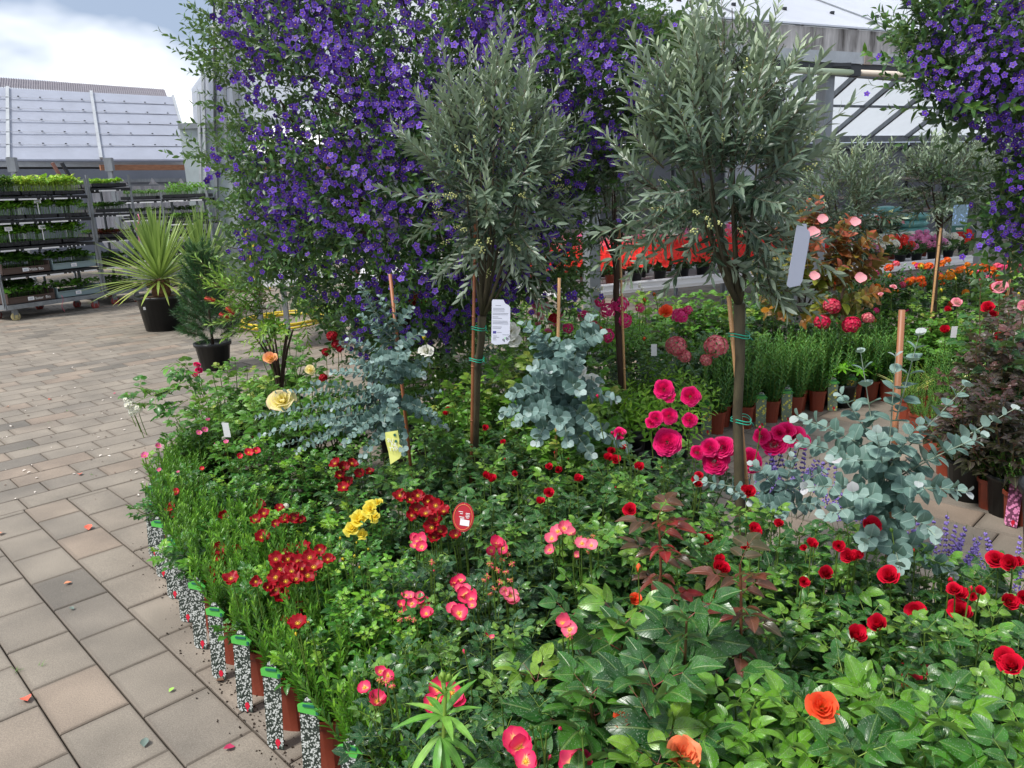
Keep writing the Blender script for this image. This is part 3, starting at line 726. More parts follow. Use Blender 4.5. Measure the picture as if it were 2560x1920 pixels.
# hose and yellow frame
M_yel = plain('yellow_hose', S(214, 190, 50), .45)
hc = G(712, 812); pth = [(hc.x + (.50 + .03 * math.sin(k * .9)) * math.cos(k * .35), hc.y + (.62 + .05 * math.sin(k * .5)) * math.sin(k * .35), .03 + .0012 * k) for k in range(56)]
tagt(ob('hose', tube(pth, .014, sides=6).mesh('hose', [M_yel])), 'yellow garden hose coiled on the paving behind the bottlebrush shrub', 'hose')
yc = A(650, 650, 13.5)
tagt(ob('trestle', join([beam((yc.x - .22, yc.y, 1.25), (yc.x + .12, yc.y, 0.02), .03, .03), beam((yc.x - .22, yc.y, 1.25), (yc.x - .12, yc.y, .02), .03, .03), beam((yc.x - .16, yc.y, .7), (yc.x - .02, yc.y, .7), .03, .03)]).mesh('trestle', [M_yel], False)), 'yellow metal trestle leaning at the tall greenhouse door opening', 'trestle')
# soil bags
tb = thing('bag_stack', 'stack of teal potting soil bags at the back of open greenhouse', 'bag stack', (0, 0, 0))
M_teal = plain('teal_bag', S(110, 170, 165), .35, noise=.35, nscale=14)
bc = A(2215, 545, 13.2); 
for lay in range(4):
    for k in (0, 1, 2):
        if lay == 3 and k != 1: continue
        t_ = lathe([(.02, -.07), (.22, -.05), (.27, 0), (.22, .05), (.02, .07)], 12).tf([[1.05, 0, 0], [0, .7, 0], [0, 0, 1]], (bc.x - .45 + k * .45 + uni(-.03, .03), bc.y, .62 + lay * .12 + .0))
        part('bag', t_, [M_teal], tb, True)
part('pallet_table', box((bc.x, bc.y, .27), (1.5, .7, .54)), [M_wood], tb)
# ================================================================ PLANT MATERIALS
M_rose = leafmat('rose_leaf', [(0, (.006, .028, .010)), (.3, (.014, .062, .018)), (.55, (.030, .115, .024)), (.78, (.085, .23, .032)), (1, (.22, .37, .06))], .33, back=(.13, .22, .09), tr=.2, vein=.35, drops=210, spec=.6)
M_rosesm = leafmat('small_rose_leaf', [(0, (.008, .04, .012)), (.3, (.025, .10, .022)), (.55, (.065, .21, .033)), (.8, (.16, .36, .045)), (1, (.32, .48, .07))], .3, back=(.14, .26, .10), tr=.25, vein=.15)
M_roseblue = leafmat('bluish_rose_leaf', [(0, (.006, .024, .012)), (.4, (.018, .068, .030)), (.7, (.05, .15, .045)), (1, (.20, .36, .06))], .3, back=(.13, .22, .12), tr=.18, vein=.25, drops=260)
M_roselime = leafmat('fresh_rose_leaf', [(0, (.008, .035, .010)), (.35, (.018, .08, .018)), (.62, (.06, .20, .028)), (1, (.20, .40, .055))], .33, back=(.18, .32, .08), tr=.28, vein=.35, drops=190, veincol=(.3, .45, .14), spec=.6)
M_bronze = leafmat('bronze_rose_leaf', [(0, (.05, .06, .025)), (.35, (.075, .05, .030)), (.65, (.15, .030, .024)), (1, (.32, .03, .045))], .28, back=(.26, .10, .09), tr=.2, vein=.3, veincol=(.35, .16, .12))
M_purp = leafmat('purple_rose_leaf', [(0, (.02, .025, .018)), (.5, (.05, .03, .03)), (1, (.13, .045, .05))], .35, back=(.15, .10, .10), tr=.15, vein=.2)
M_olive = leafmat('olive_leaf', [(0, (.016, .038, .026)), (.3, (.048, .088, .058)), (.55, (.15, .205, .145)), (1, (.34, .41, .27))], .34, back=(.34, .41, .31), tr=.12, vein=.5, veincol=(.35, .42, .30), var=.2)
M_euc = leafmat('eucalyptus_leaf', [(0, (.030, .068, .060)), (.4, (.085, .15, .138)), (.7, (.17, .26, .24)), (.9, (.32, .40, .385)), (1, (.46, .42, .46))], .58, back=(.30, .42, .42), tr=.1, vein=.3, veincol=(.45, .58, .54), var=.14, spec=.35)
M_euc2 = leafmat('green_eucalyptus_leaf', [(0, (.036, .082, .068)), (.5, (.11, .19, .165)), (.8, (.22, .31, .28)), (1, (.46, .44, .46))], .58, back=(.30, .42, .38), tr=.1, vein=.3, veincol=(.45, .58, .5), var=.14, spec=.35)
M_sol = leafmat('nightshade_leaf', [(0, (.010, .028, .012)), (.4, (.022, .062, .020)), (.7, (.06, .14, .035)), (1, (.18, .34, .06))], .42, back=(.12, .2, .1), tr=.22, vein=0)
M_border = leafmat('narrow_green_leaf', [(0, (.016, .06, .014)), (.35, (.045, .145, .022)), (.65, (.11, .28, .035)), (1, (.26, .46, .07))], .4, back=(.12, .28, .07), tr=.25, vein=0)
M_yarrow = leafmat('feathery_leaf', [(0, (.015, .06, .02)), (.5, (.05, .16, .04)), (1, (.14, .32, .07))], .5, tr=.2, vein=0)
M_lime = leafmat('lime_leaf', [(0, (.06, .2, .02)), (.5, (.16, .40, .04)), (1, (.34, .58, .07))], .4, back=(.2, .42, .08), tr=.3, vein=.2)
M_bigleaf = leafmat('broad_green_leaf', [(0, (.03, .11, .02)), (.5, (.09, .24, .035)), (.8, (.2, .36, .06)), (1, (.36, .30, .08))], .34, back=(.16, .3, .08), tr=.28, vein=.35)
M_bottle = leafmat('bottlebrush_leaf', [(0, (.03, .09, .015)), (.5, (.10, .24, .03)), (1, (.32, .48, .07))], .35, back=(.18, .3, .08), tr=.25, vein=.3)
M_dog = leafmat('dogwood_leaf', [(0, (.09, .15, .02)), (.35, (.20, .22, .04)), (.6, (.30, .15, .05)), (.85, (.28, .07, .04)), (1, (.38, .10, .07))], .4, back=(.34, .18, .10), tr=.3, vein=.3, veincol=(.4, .3, .1))
M_pine = leafmat('pine_needle', [(0, (.015, .05, .02)), (.6, (.04, .12, .04)), (1, (.15, .24, .06))], .4, tr=.05, vein=0)
M_yucca = leafmat('palm_leaf', [(0, (.09, .17, .06)), (.45, (.22, .34, .09)), (.8, (.42, .50, .13)), (1, (.58, .56, .22))], .38, back=(.28, .38, .12), tr=.25, vein=.25, veincol=(.6, .62, .3), var=.1)
M_varieg = leafmat('variegated_blade', [(0, (.2, .4, .06)), (.5, (.6, .62, .18)), (1, (.8, .8, .42))], .4, tr=.3, vein=0)
M_darkbush = leafmat('dark_bush_leaf', [(0, (.010, .040, .012)), (.6, (.035, .11, .025)), (1, (.12, .25, .05))], .35, tr=.15, vein=0)
M_stem_g = leafmat('green_stem', [(0, (.06, .05, .02)), (.4, (.08, .14, .03)), (1, (.22, .32, .07))], .5, tr=0, vein=0)
M_stem_r = leafmat('red_stem', [(0, (.05, .04, .02)), (.5, (.10, .07, .03)), (1, (.22, .06, .05))], .4, tr=0, vein=0)
M_stem_b = leafmat('brown_stem', [(0, (.06, .045, .032)), (.6, (.16, .12, .08)), (1, (.24, .24, .14))], .7, tr=0, vein=0)
M_stem_e = leafmat('pale_stem', [(0, (.10, .09, .06)), (.5, (.28, .34, .26)), (1, (.50, .56, .48))], .5, tr=0, vein=0)
M_bark = plain('olive_bark', S(78, 70, 50), .8, noise=.55, nscale=26, bump=.8, stretch=(1, 1, .35))
M_barkd = plain('brown_bark', S(70, 52, 40), .85, noise=.5, nscale=30, bump=.8, stretch=(1, 1, .3))
M_cane = plain('bamboo_cane', S(206, 158, 108), .5, noise=.3, nscale=30, stretch=(1, 1, .15))
M_caner = plain('split_bamboo_cane', S(160, 100, 66), .5, noise=.35, nscale=40, stretch=(1, 1, .1))
M_tie = plain('green_tie', S(20, 165, 135), .4)
M_potblack = plain('black_pot', S(22, 24, 27), .42, noise=.2, nscale=12)
M_potterra = plain('terracotta_plastic', S(140, 62, 42), .42, noise=.15, nscale=10)
M_yellowc = plain('yellow_stamens', (.75, .45, .03), .7, noise=.3, nscale=300)
M_sepal = leafmat('sepal', [(0, (.08, .16, .03)), (1, (.25, .38, .08))], .5, tr=.1, vein=0)

# ================================================================ PETAL MATERIALS
PET = dict(
    crimson=petalmat('crimson_petal', [(0, (.35, .005, .02)), (.5, (.55, .006, .03)), (1, (.72, .012, .045))], .22, .45, tonecol=(.30, .0, .02)),
    deepred=petalmat('deep_red_petal', [(0, (.55, .35, .25)), (.14, (.24, .003, .010)), (1, (.40, .003, .014))], .2, .5, tonecol=(.62, .01, .03)),
    scarlet=petalmat('scarlet_petal', [(0, (.75, .5, .05)), (.2, (.70, .10, .03)), (.5, (.70, .015, .04)), (1, (.78, .03, .10))], .25, .5),
    hotpink=petalmat('hot_pink_petal', [(0, (.35, .0, .04)), (.4, (.66, .003, .10)), (.8, (.84, .008, .17)), (1, (.90, .03, .24))], .3, .5, tonecol=(.5, .0, .08)),
    pinkyel=petalmat('pink_yellow_petal', [(0, (.88, .66, .08)), (.2, (.88, .55, .22)), (.36, (.80, .09, .17)), (1, (.76, .015, .13))], .3, .5, tonecol=(.9, .35, .45)),
    yellow=petalmat('yellow_petal', [(0, (.88, .55, .03)), (.5, (.92, .74, .06)), (1, (.94, .82, .14))], .5, .5),
    creamyel=petalmat('creamy_yellow_petal', [(0, (.92, .72, .10)), (.6, (.94, .85, .30)), (.92, (.94, .88, .45)), (1, (.90, .55, .42))], .5, .5),
    peach=petalmat('peach_petal', [(0, (.95, .62, .08)), (.6, (.94, .60, .16)), (1, (.90, .38, .24))], .3, .5),
    orange=petalmat('orange_petal', [(0, (.90, .35, .05)), (.45, (.90, .17, .045)), (1, (.93, .12, .05))], .3, .5, tonecol=(.92, .36, .16)),
    white=petalmat('white_petal', [(0, (.80, .78, .45)), (.4, (.86, .85, .74)), (1, (.88, .88, .84))], .3, .5),
    whitepink=petalmat('white_pink_petal', [(0, (.85, .75, .55)), (.6, (.85, .62, .55)), (1, (.80, .15, .28))], .3, .5),
    palepink=petalmat('pale_pink_petal', [(0, (.85, .40, .42)), (1, (.85, .36, .42))], .3, .5),
    pink=petalmat('pink_petal', [(0, (.70, .10, .25)), (1, (.85, .20, .42))], .3, .5, tonecol=(.85, .45, .7)),
    impred=petalmat('poppy_red_petal', [(0, (.6, .01, .01)), (.4, (.85, .02, .015)), (1, (.88, .035, .025))], .25, .5, tonecol=(.85, .07, .05)),
    coral=petalmat('coral_petal', [(0, (.7, .05, .05)), (.4, (.85, .15, .13)), (1, (.88, .22, .18))], .25, .5, tonecol=(.8, .06, .28)),
    phloxpink=petalmat('phlox_petal', [(0, (.6, .02, .12)), (.4, (.80, .04, .24)), (1, (.88, .09, .34))], .3, .5, tonecol=(.75, .03, .2)),
    mophead=petalmat('mophead_petal', [(0, (.5, .55, .25)), (.4, (.75, .30, .30)), (1, (.80, .16, .25))], .25, .5, tonecol=(.6, .01, .07)),
    violet=petalmat('violet_petal', [(0, (.05, .004, .18)), (.3, (.09, .022, .32)), (.75, (.145, .058, .49)), (1, (.22, .12, .62))], .25, .55, tonecol=(.045, .012, .16)),
    lav=petalmat('lavender_petal', [(0, (.22, .14, .50)), (1, (.35, .26, .68))], .25, .5),
    marigold=petalmat('amber_petal', [(0, (.85, .30, .01)), (1, (.90, .42, .02))], .2, .5, tonecol=(.80, .10, .015)),
    brush=petalmat('brush_filament', [(0, (.5, .02, .02)), (1, (.75, .06, .05))], .2, .5),
)

# ================================================================ FLOWER TEMPLATES (unit radius ~1)
def grid_surface(fn, nu, nv, mat=0):
    vs, uv, fs = [], [], []
    for i in range(nu + 1):
        for j in range(nv + 1):
            u, v = -1 + 2 * i / nu, j / nv
            vs.append(fn(u, v)); uv.append((.5 + u / 2, v))
    for i in range(nu):
        for j in range(nv): a = i * (nv + 1) + j; fs.append((a, a + nv + 1, a + nv + 2, a + 1))
    return T(vs, fs, uv, mat)
def rose_full(n=24, opened=.7, seed=1, ruf=.06, nu=5, nv=4):
    rr = random.Random(seed); P = []
    for k in range(n):
        s = (k + .5) / n; phi = k * 2.39996 + rr.uniform(-.25, .25)
        R = .10 + .92 * s ** 1.15 * (.35 + .65 * opened) + .0; H = .78 - .50 * s * opened + rr.uniform(-.04, .04)
        W = 1.25 - .55 * s; tip = .30 * s * opened; cl = rr.uniform(.0, 6)
        def fn(u, v, R=R, H=H, W=W, phi=phi, tip=tip, cl=cl, s=s):
            vv = v * (1 - .16 * abs(u) ** 2.2)
            a = phi + u * W * (.35 + .65 * min(1, v * 1.6)) * (.55 if s < .15 else 1)
            r = R * (vv ** .75) * (1 - .10 * (1 - abs(u))) + tip * .25 * v ** 3 + .02
            z = H * vv ** 1.1 - tip * v ** 4 * .8 + ruf * math.sin(4 * u + cl) * v * v + .05 * math.cos(u * 1.5) * v
            return (r * math.cos(a), r * math.sin(a), z - .25)
        P.append(grid_surface(fn, nu, nv))
    return join(P)
def single(np_=5, seed=1, cup=.25, wdt=.62, notch=.12, mat=0, ruf=.05, stam=True, length=1.0, nu=4, nv=3):
    rr = random.Random(seed); P = []
    for k in range(np_):
        phi = 2 * math.pi * k / np_ + rr.uniform(-.12, .12); c0 = cup * rr.uniform(.5, 1.6); ln = length * rr.uniform(.85, 1.1); cl = rr.uniform(0, 6)
        zo = .02 * (k % 2)
        def fn(u, v, phi=phi, c0=c0, ln=ln, cl=cl, zo=zo):
            ww = wdt * (math.sin(math.pi * min(1, .08 + v * .72)) ** .8) * (1.0 if v < .99 else .75)
            y = ln * v * (1 - notch * (1 - abs(u)) * v); x = u * ww
            y -= .16 * u * u * v
            z = c0 * v ** 1.5 + .16 * u * u * v + ruf * math.sin(5 * u + cl) * v + zo
            return (x * math.cos(phi) - y * math.sin(phi), x * math.sin(phi) + y * math.cos(phi), z)
        P.append(grid_surface(fn, nu, nv, mat))
    if stam:
        P.append(blob(.16, 6, 3, 1, .6).tf(loc=(0, 0, .07)))
        for k in range(9):
            a = k * .7; P.append(tube([(.1 * math.cos(a), .1 * math.sin(a), .05), (.27 * math.cos(a), .27 * math.sin(a), .17)], .022, .035, 3, 1))
    return join(P)
def rosette(n=70, seed=1, dome=.42):
    rr = random.Random(seed); P = []
    for k in range(n):
        s = (k + .5) / n; r0 = .92 * s ** .55; phi = k * 2.39996 + rr.uniform(-.3, .3); lean = .15 + 1.15 * s ** 1.6; hgt = .34 + .22 * s; W = .26 + .16 * s; zb = dome * (1 - r0 * r0) - .25; cl = rr.uniform(0, 6)
        def fn(u, v, r0=r0, phi=phi, lean=lean, hgt=hgt, W=W, zb=zb, cl=cl):
            vv = v * (1 - .18 * u * u); lx = u * W * (.6 + .4 * v); a = lean * (.4 + .6 * v)
            ro = r0 * .72 + math.sin(a) * hgt * vv - .10 * u * u; z = zb + math.cos(a) * hgt * vv - .22 + .05 * math.sin(5 * u + cl) * v
            return (ro * math.cos(phi) - lx * math.sin(phi), ro * math.sin(phi) + lx * math.cos(phi), z)
        P.append(grid_surface(fn, 3, 2))
    return join(P)
def bud_T(seed=1, mat=0):
    P = [lathe([(.001, 0), (.30, .12), (.40, .45), (.30, .85), (.10, 1.15), (.001, 1.25)], 8, mat)]
    for k in range(5):
        a = k * 1.2566; F_ = frame((math.cos(a) * .35, math.sin(a) * .35, 1), (-math.cos(a), -math.sin(a), .2))
        P.append(leaf(1.15, .42, 'lance', 3, 2, -.2, -.15, mat=1).tf(F_, (math.cos(a) * .28, math.sin(a) * .28, .0)))
    P.append(blob(.26, 6, 4, 1, .9).tf(loc=(0, 0, -.02)))
    return join(P)
def cluster(t, n, R, seed, flat=.6, size=.3, mat=0):
    rr = random.Random(seed); Ms, ls, ts = [], [], []
    for k in range(n):
        y = 1 - (k + .5) / n * (1 + flat * 0 + .35); r = math.sqrt(max(0, 1 - y * y)); a = k * 2.39996
        d = np.array([r * math.cos(a), r * math.sin(a), y]); d += np.array([rr.uniform(-.12, .12) for _ in range(3)])
        F_ = frame(d); M = np.array([F_[:, 0], -F_[:, 2], F_[:, 1]]).T if 0 else np.column_stack([F_[:, 0], F_[:, 2] * -1, F_[:, 1]])
        Ms.append(M * size * rr.uniform(.8, 1.15)); ls.append(d * R * np.array([1, 1, flat])); ts.append(rr.uniform(0, .5))
    return scatter(t, Ms, ls, ts)
simple5 = single(5, 3, .1, .5, .1, ruf=.03, stam=False, nu=2, nv=2)
FL = {}
def flmesh(key, t, mats): FL[key] = t.mesh(key.rstrip('0123456789'), mats, True)
for i in range(4):
    flmesh(f'crimson{i}', rose_full(22, [.18, .28, .42, .22][i], i + 1, .05).tf(sc=1.3), [PET['crimson']])
    flmesh(f'hotpink{i}', rosette([70, 80, 60, 75][i], i + 11, [.42, .5, .35, .45][i]), [PET['hotpink']])
    flmesh(f'deepred{i}', single(7, i + 5, .35, .5, .05, ruf=.12), [PET['deepred'], M_yellowc])
    flmesh(f'scarlet{i}', single(6, i + 5, .35, .6, .1, ruf=.1), [PET['scarlet'], M_yellowc])
    flmesh(f'pinkyel{i}', single(5, i + 25, [.2, .5, .35, .7][i], .66, .12), [PET['pinkyel'], M_yellowc])
    flmesh(f'orange{i}', rose_full(19, [.5, .62, .4, .7][i], i + 31, .10, 6, 5).tf(sc=1.12), [PET['orange']])
    flmesh(f'pink{i}', single(5, i, .3, .6), [PET['pink'], M_yellowc])
for i in range(2):
    flmesh(f'yellowdbl{i}', rose_full(12, .85, i + 41, .16), [PET['yellow']])
    flmesh(f'creamyel{i}', rose_full(20, .85, i + 51), [PET['creamyel']])
    flmesh(f'peach{i}', rose_full(18, .6, i + 53), [PET['peach']])
    flmesh(f'whiterose{i}', rose_full(22, .9, i + 55, .1), [PET['white']])
    flmesh(f'whitepink{i}', rose_full(18, .7, i + 57), [PET['whitepink']])
    flmesh(f'palepink{i}', rose_full(16, .7, i + 59), [PET['palepink']])
    flmesh(f'mophead{i}', cluster(simple5, 80, .8, i, .8, .22), [PET['mophead']])
    flmesh(f'phlox{i}', cluster(single(5, 3, .05, .42, .05, stam=False, nu=2, nv=2), 34, .8, i + 4, .7, .30), [PET['phloxpink']])
    flmesh(f'whitecluster{i}', cluster(simple5, 26, .7, i + 6, .9, .32), [PET['white']])
    flmesh(f'redcluster{i}', cluster(simple5, 24, .7, i + 8, .7, .42), [PET['deepred']])
for nm, c in (('crimson', 'crimson'), ('orange', 'orange'), ('yellow', 'yellow'), ('pink', 'pinkyel'), ('hot', 'hotpink'), ('white', 'white')):
    flmesh(f'bud_{nm}', bud_T(1), [PET[c], M_sepal])
FL['greenbud'] = bud_T(1).mesh('bud', [M_sepal, M_sepal], True)
FL['spent'] = join([blob(.3, 6, 3, 0, .6)] + [tube([(0, 0, 0), tuple(rdir() * [1, 1, .5] * .8)], .05, .09, 3, 0) for _ in range(16)] + [leaf(.8, .3, 'ovate', 2, 2, .2, .3, mat=1).tf(frame(rdir())) for _ in range(4)]).mesh('spent_bloom', [plain('spent_stamens', (.45, .26, .05), .8, noise=.5, nscale=200), PET['pinkyel']], True)
imp = single(5, 3, .12, .62, .2, ruf=.06, stam=False, nu=2, nv=2)
for c in ('impred', 'coral', 'pink', 'white', 'palepink', 'marigold'): FL['flat_' + c] = imp.mesh('flower', [PET[c]], True)
for c in ('pink', 'white', 'impred', 'marigold', 'coral'): FL['ball_' + c] = cluster(simple5, 18, .75, 3, .7, .42).mesh('flower_head', [PET[c]], True)
# five-lobed violet nightshade flower
def sol_T():
    vs = [(0, 0, -.12)]; uv = [(.5, 0)]; fs = []
    n = 20
    for k in range(n):
        a = 2 * math.pi * k / n; l = math.cos(a * 5) * .5 + .5
        r = .70 + .32 * l; vs.append((.5 * r * math.cos(a), .5 * r * math.sin(a), .0)); uv.append((.5, .5)); 
    for k in range(n):
        a = 2 * math.pi * k / n; l = math.cos(a * 5) * .5 + .5
        r = .68 + .36 * l; vs.append((r * math.cos(a), r * math.sin(a), .06 * l - .05 + .03 * (k % 2))); uv.append((.5, 1))
    for k in range(n):
        k2 = (k + 1) % n; fs.append((0, 1 + k, 1 + k2)); fs.append((1 + k, 1 + n + k, 1 + n + k2, 1 + k2))
    return join([T(vs, fs, uv, 0), tube([(0, 0, -.1), (0, 0, .16)], .15, .09, 5, 1), tube([(0, 0, -.1), (0, 0, -.5)], .07, .03, 3, 2, False)])
SOLT = sol_T()
FL['nightshade'] = SOLT.mesh('flower', [PET['violet'], M_yellowc, M_stem_g], True)
FL['nightshade_bud'] = join([lathe([(.001, 0), (.28, .3), (.36, .75), (.10, 1.0), (.001, 1.05)], 6, 0), tube([(0, 0, 0), (0, 0, -.5)], .08, .05, 3, 1, False)]).mesh('flower', [PET['violet'], M_stem_g], True)

# ================================================================ LEAF / SHOOT GENERATORS
def compound(nl=5, L=.035, W=.024, rach=.05, seed=0, na=2, segs=4, fold=.14):
    """rose leaf: rachis with paired leaflets and a terminal one"""
    rr = random.Random(seed); P = []
    pts = [(0, rach * t, -.12 * rach * t * t * 2) for t in (0, .5, 1)]
    P.append(tube(pts, .0011 * (L / .035) ** .5, .0007, 3, 0, False, .5))
    def put(y, side, s):
        a = side * rr.uniform(.9, 1.25); d = (math.sin(a), math.cos(a), rr.uniform(-.25, .1))
        lf = leaf(L * s, W * s, 'ovate', segs, na, fold * rr.uniform(.4, 1.9), rr.uniform(.1, .6), mat=1, wave=.03)
        P.append(lf.tf(frame(d, (rr.uniform(-.3, .3), rr.uniform(-.2, .2), 1)), (side * .002, y, -.24 * (y / rach) ** 2 * rach), tone=rr.uniform(-.06, .06)))
    npair = (nl - 1) // 2
    for k in range(npair):
        y = rach * (.35 + .55 * k / max(1, npair - 1)) if npair > 1 else rach * .55
        for sd in (-1, 1): put(y, sd, .78 + .15 * k)
    put(rach, rr.choice([-1, 1]) * .12, 1.08)
    return join(P)
class Spec: pass
def spec_(name, **k):
    s = Spec(); s.name = name; s.__dict__.update(k); s.meshes = [t.mesh('leaf', s.mats) for t in s.ts]; return s
SP = {}
SP['small'] = spec_('small', ts=[compound(7 if i % 2 else 5, .026, .0185, .048, i) for i in range(5)], mats=[M_stem_g, M_rosesm], stem=M_stem_g, sr=.0017, nleaf=9, gap=1)
SP['smalldark'] = spec_('smalldark', ts=[compound(5, .028, .020, .048, i + 9) for i in range(5)], mats=[M_stem_g, M_roseblue], stem=M_stem_g, sr=.0018, nleaf=9, gap=1)
SP['medium'] = spec_('medium', ts=[compound(5, .040, .028, .062, i + 20, 4, 5) for i in range(6)], mats=[M_stem_g, M_rose], stem=M_stem_g, sr=.0026, nleaf=8, gap=1)
SP['blue'] = spec_('blue', ts=[compound(5, .036, .025, .055, i + 30, 2, 4) for i in range(6)], mats=[M_stem_g, M_roseblue], stem=M_stem_g, sr=.0025, nleaf=8, gap=1)
SP['big'] = spec_('big', ts=[compound(5, .080, .056, .092, i + 40, 4, 7, .1) for i in range(6)], mats=[M_stem_r, M_rose], stem=M_stem_r, sr=.0040, nleaf=6, gap=1)
SP['lime'] = spec_('lime', ts=[compound(5, .060, .041, .080, i + 50, 4, 6, .18) for i in range(6)], mats=[M_stem_g, M_roselime], stem=M_stem_g, sr=.0028, nleaf=8, gap=1)
SP['bronze'] = spec_('bronze', ts=[compound(5, .052, .030, .060, i + 60, 4, 5, .2) for i in range(4)], mats=[M_stem_r, M_bronze], stem=M_stem_r, sr=.0035, nleaf=7, gap=1)
SP['purple'] = spec_('purple', ts=[compound(5, .045, .032, .06, i + 70, 2, 4) for i in range(4)], mats=[M_stem_r, M_purp], stem=M_stem_r, sr=.003, nleaf=8, gap=1)
SP['broad'] = spec_('broad', ts=[compound(5, .060, .042, .07, i + 80, 2, 4) for i in range(5)], mats=[M_stem_g, M_bigleaf], stem=M_stem_g, sr=.003, nleaf=8, gap=1)
POTM = {}
def pot_mesh(r, h, m, sq=0.0):
    k = (r, h, m.name, sq)
    if k not in POTM:
        POTM[k] = lathe([(.001, .002), (r * .76, .002), (r * .95, h * .88), (r * 1.03, h * .885), (r * 1.05, h), (r * .97, h), (r * .94, h * .9), (.001, h * .88)], 18 if not sq else 16, 0, sq).mesh('pot', [m], not sq)
    return POTM[k]
def bez(a, b, c, n):
    a, b, c = map(lambda q: np.asarray(q, float), (a, b, c)); return [(1 - t) ** 2 * a + 2 * t * (1 - t) * b + t * t * c for t in [i / (n - 1) for i in range(n)]]
PLANTS = []
def rose_plant(label, px, py, ztop, R, sp, ncane=12, detail=True, name='rose_bush', cat='rose bush', group='rose bushes in the planted display', pos=None, base=.20, pot=True, young=.35, flat=.72, upright=0.0, dark=0.0, hgt=None, leafscale=1.0):
    """(px,py): where the middle of the crown's top shows in the photograph, ztop its height"""
    s = SP[sp]; p = G(px, py, ztop) if pos is None else Vector(pos)
    th = thing(name, label, cat, (p.x, p.y, 0), group)
    if pot:
        ob('pot', pot_mesh(.105, .20, M_potblack), th)
    hz = hgt or (ztop - base)
    tv = uni(-.07, .10)
    for i in range(ncane):
        t = (i + .5) / ncane; a = i * 2.39996 + uni(-.3, .3); rr_ = math.sqrt(t) * R * uni(.85, 1.08)
        top = np.array([rr_ * math.cos(a), rr_ * math.sin(a), ztop - flat * hz * t * uni(.55, 1.15) + uni(-.02, .03)])
        st = np.array([.02 * math.cos(a), .02 * math.sin(a), base * .85])
        mid = st * .5 + top * .5 + np.array([rr_ * .25 * math.cos(a), rr_ * .25 * math.sin(a), .12 * hz * (1 - t)])
        path = bez(st, mid, top, 7)
        cn = tube(path, s.sr * 1.5, s.sr * .6, 4, 0, False, .1)
        cn.tone = cn.tone + np.linspace(0, .5, len(cn.tone))
        cane = ob('cane', cn.mesh('cane', [s.stem]), th)
        isy = rnd() < young
        L = []
        for k in range(s.nleaf):
            f = .28 + .72 * (k + .3) / s.nleaf; f = min(1, f); q = f * 6; i0 = min(5, int(q)); pp = path[i0] + (path[i0 + 1] - path[i0]) * (q - i0)
            ax = path[min(6, i0 + 1)] - path[i0]; ax /= np.linalg.norm(ax) + 1e-9
            la = a + k * 2.2 + uni(-.5, .5); out = np.array([math.cos(la), math.sin(la), 0])
            el = .05 + .75 * f * f + uni(-.3, .3)
            d = out * math.cos(el) + np.array([0, 0, 1]) * math.sin(el) * .8 + ax * .25
            sc_ = (1.12 - .45 * f ** 3) * uni(.78, 1.15) * leafscale
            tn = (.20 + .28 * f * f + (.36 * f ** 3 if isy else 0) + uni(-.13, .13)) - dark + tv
            L.append((R_.randrange(len(s.ts)), frame(d, (uni(-.35, .35), uni(-.35, .35), 1)), pp, sc_, tn))
        # tuft at the tip
        for k in range(3):
            la = a + k * 2.1; d = np.array([math.cos(la) * .7, math.sin(la) * .7, .75])
            L.append((R_.randrange(len(s.ts)), frame(d), path[-1], uni(.45, .72) * leafscale, (.85 if isy else .5) + uni(-.1, .1) - dark))
        if detail:
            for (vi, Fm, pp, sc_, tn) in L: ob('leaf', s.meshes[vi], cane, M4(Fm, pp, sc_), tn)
        else:
            js = []
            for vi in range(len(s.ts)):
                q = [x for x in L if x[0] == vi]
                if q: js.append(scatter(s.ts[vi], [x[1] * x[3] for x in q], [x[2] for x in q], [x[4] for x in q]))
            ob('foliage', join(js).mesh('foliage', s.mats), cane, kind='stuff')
    PLANTS.append((th, p, ztop, R)); return th

def face(d, roll=0.0):
    """3x3 with Z along d (flower facing)"""
    F_ = frame(d); M = np.column_stack([F_[:, 0], -F_[:, 2], F_[:, 1]])
    c, s = math.cos(roll), math.sin(roll); return M @ np.array([[c, -s, 0], [s, c, 0], [0, 0, 1]])
STEMC = {}
def flower(px, py, kind, size, z=None, Y=None, tone=0.0, plant=None, look=.5, name='flower', dz=.045, stemmat=None, up=.8):
    """size: radius in metres; facing between up and the viewer"""
    best = plant
    if best is None:
        bd_ = 1e9
        for q in PLANTS:
            c = PX((q[1].x, q[1].y, q[2] - .05)); dep = (Vector((q[1].x, q[1].y, q[2])) - CAM).length
            dd = math.hypot((c[0] - px), (c[1] - py) * 1.3) * dep / max(.1, q[3])
            if dd < bd_: bd_, best = dd, q
    th, p, zt, R = best
    if Y is not None: P_ = A(px, py, Y)
    else:
        P_ = G(px, py, z if z is not None else zt + dz)
        off = Vector((P_.x - p.x, P_.y - p.y))
        if z is None and off.length > R * 1.05:
            d = ray(px, py); d.normalize(); c = Vector((p.x, p.y, zt - .12)); tpar = (c - CAM).dot(d); P_ = CAM + d * (tpar - R * .8)
    P_ = np.array(P_) - np.array([p.x, p.y, 0])
    toc = np.array(CAM) - (P_ + np.array([p.x, p.y, 0])); toc /= np.linalg.norm(toc)
    d = toc * look + np.array([0, 0, up]) + rdir() * .35; d /= np.linalg.norm(d)
    f = ob(name, FL[kind], th, M4(face(d, uni(0, 6)), P_, size), tone)
    b = P_ - d * .03 - np.array([0, 0, .09]); b[:2] *= .93
    if P_[2] > .12:
        ob('flower_stem', tube(bez(P_, P_ - d * .05, b - [0, 0, .03], 4), .0016, .0022, 3, 0, False, .6).mesh('flower_stem', [stemmat or M_stem_g]), th)
    return f
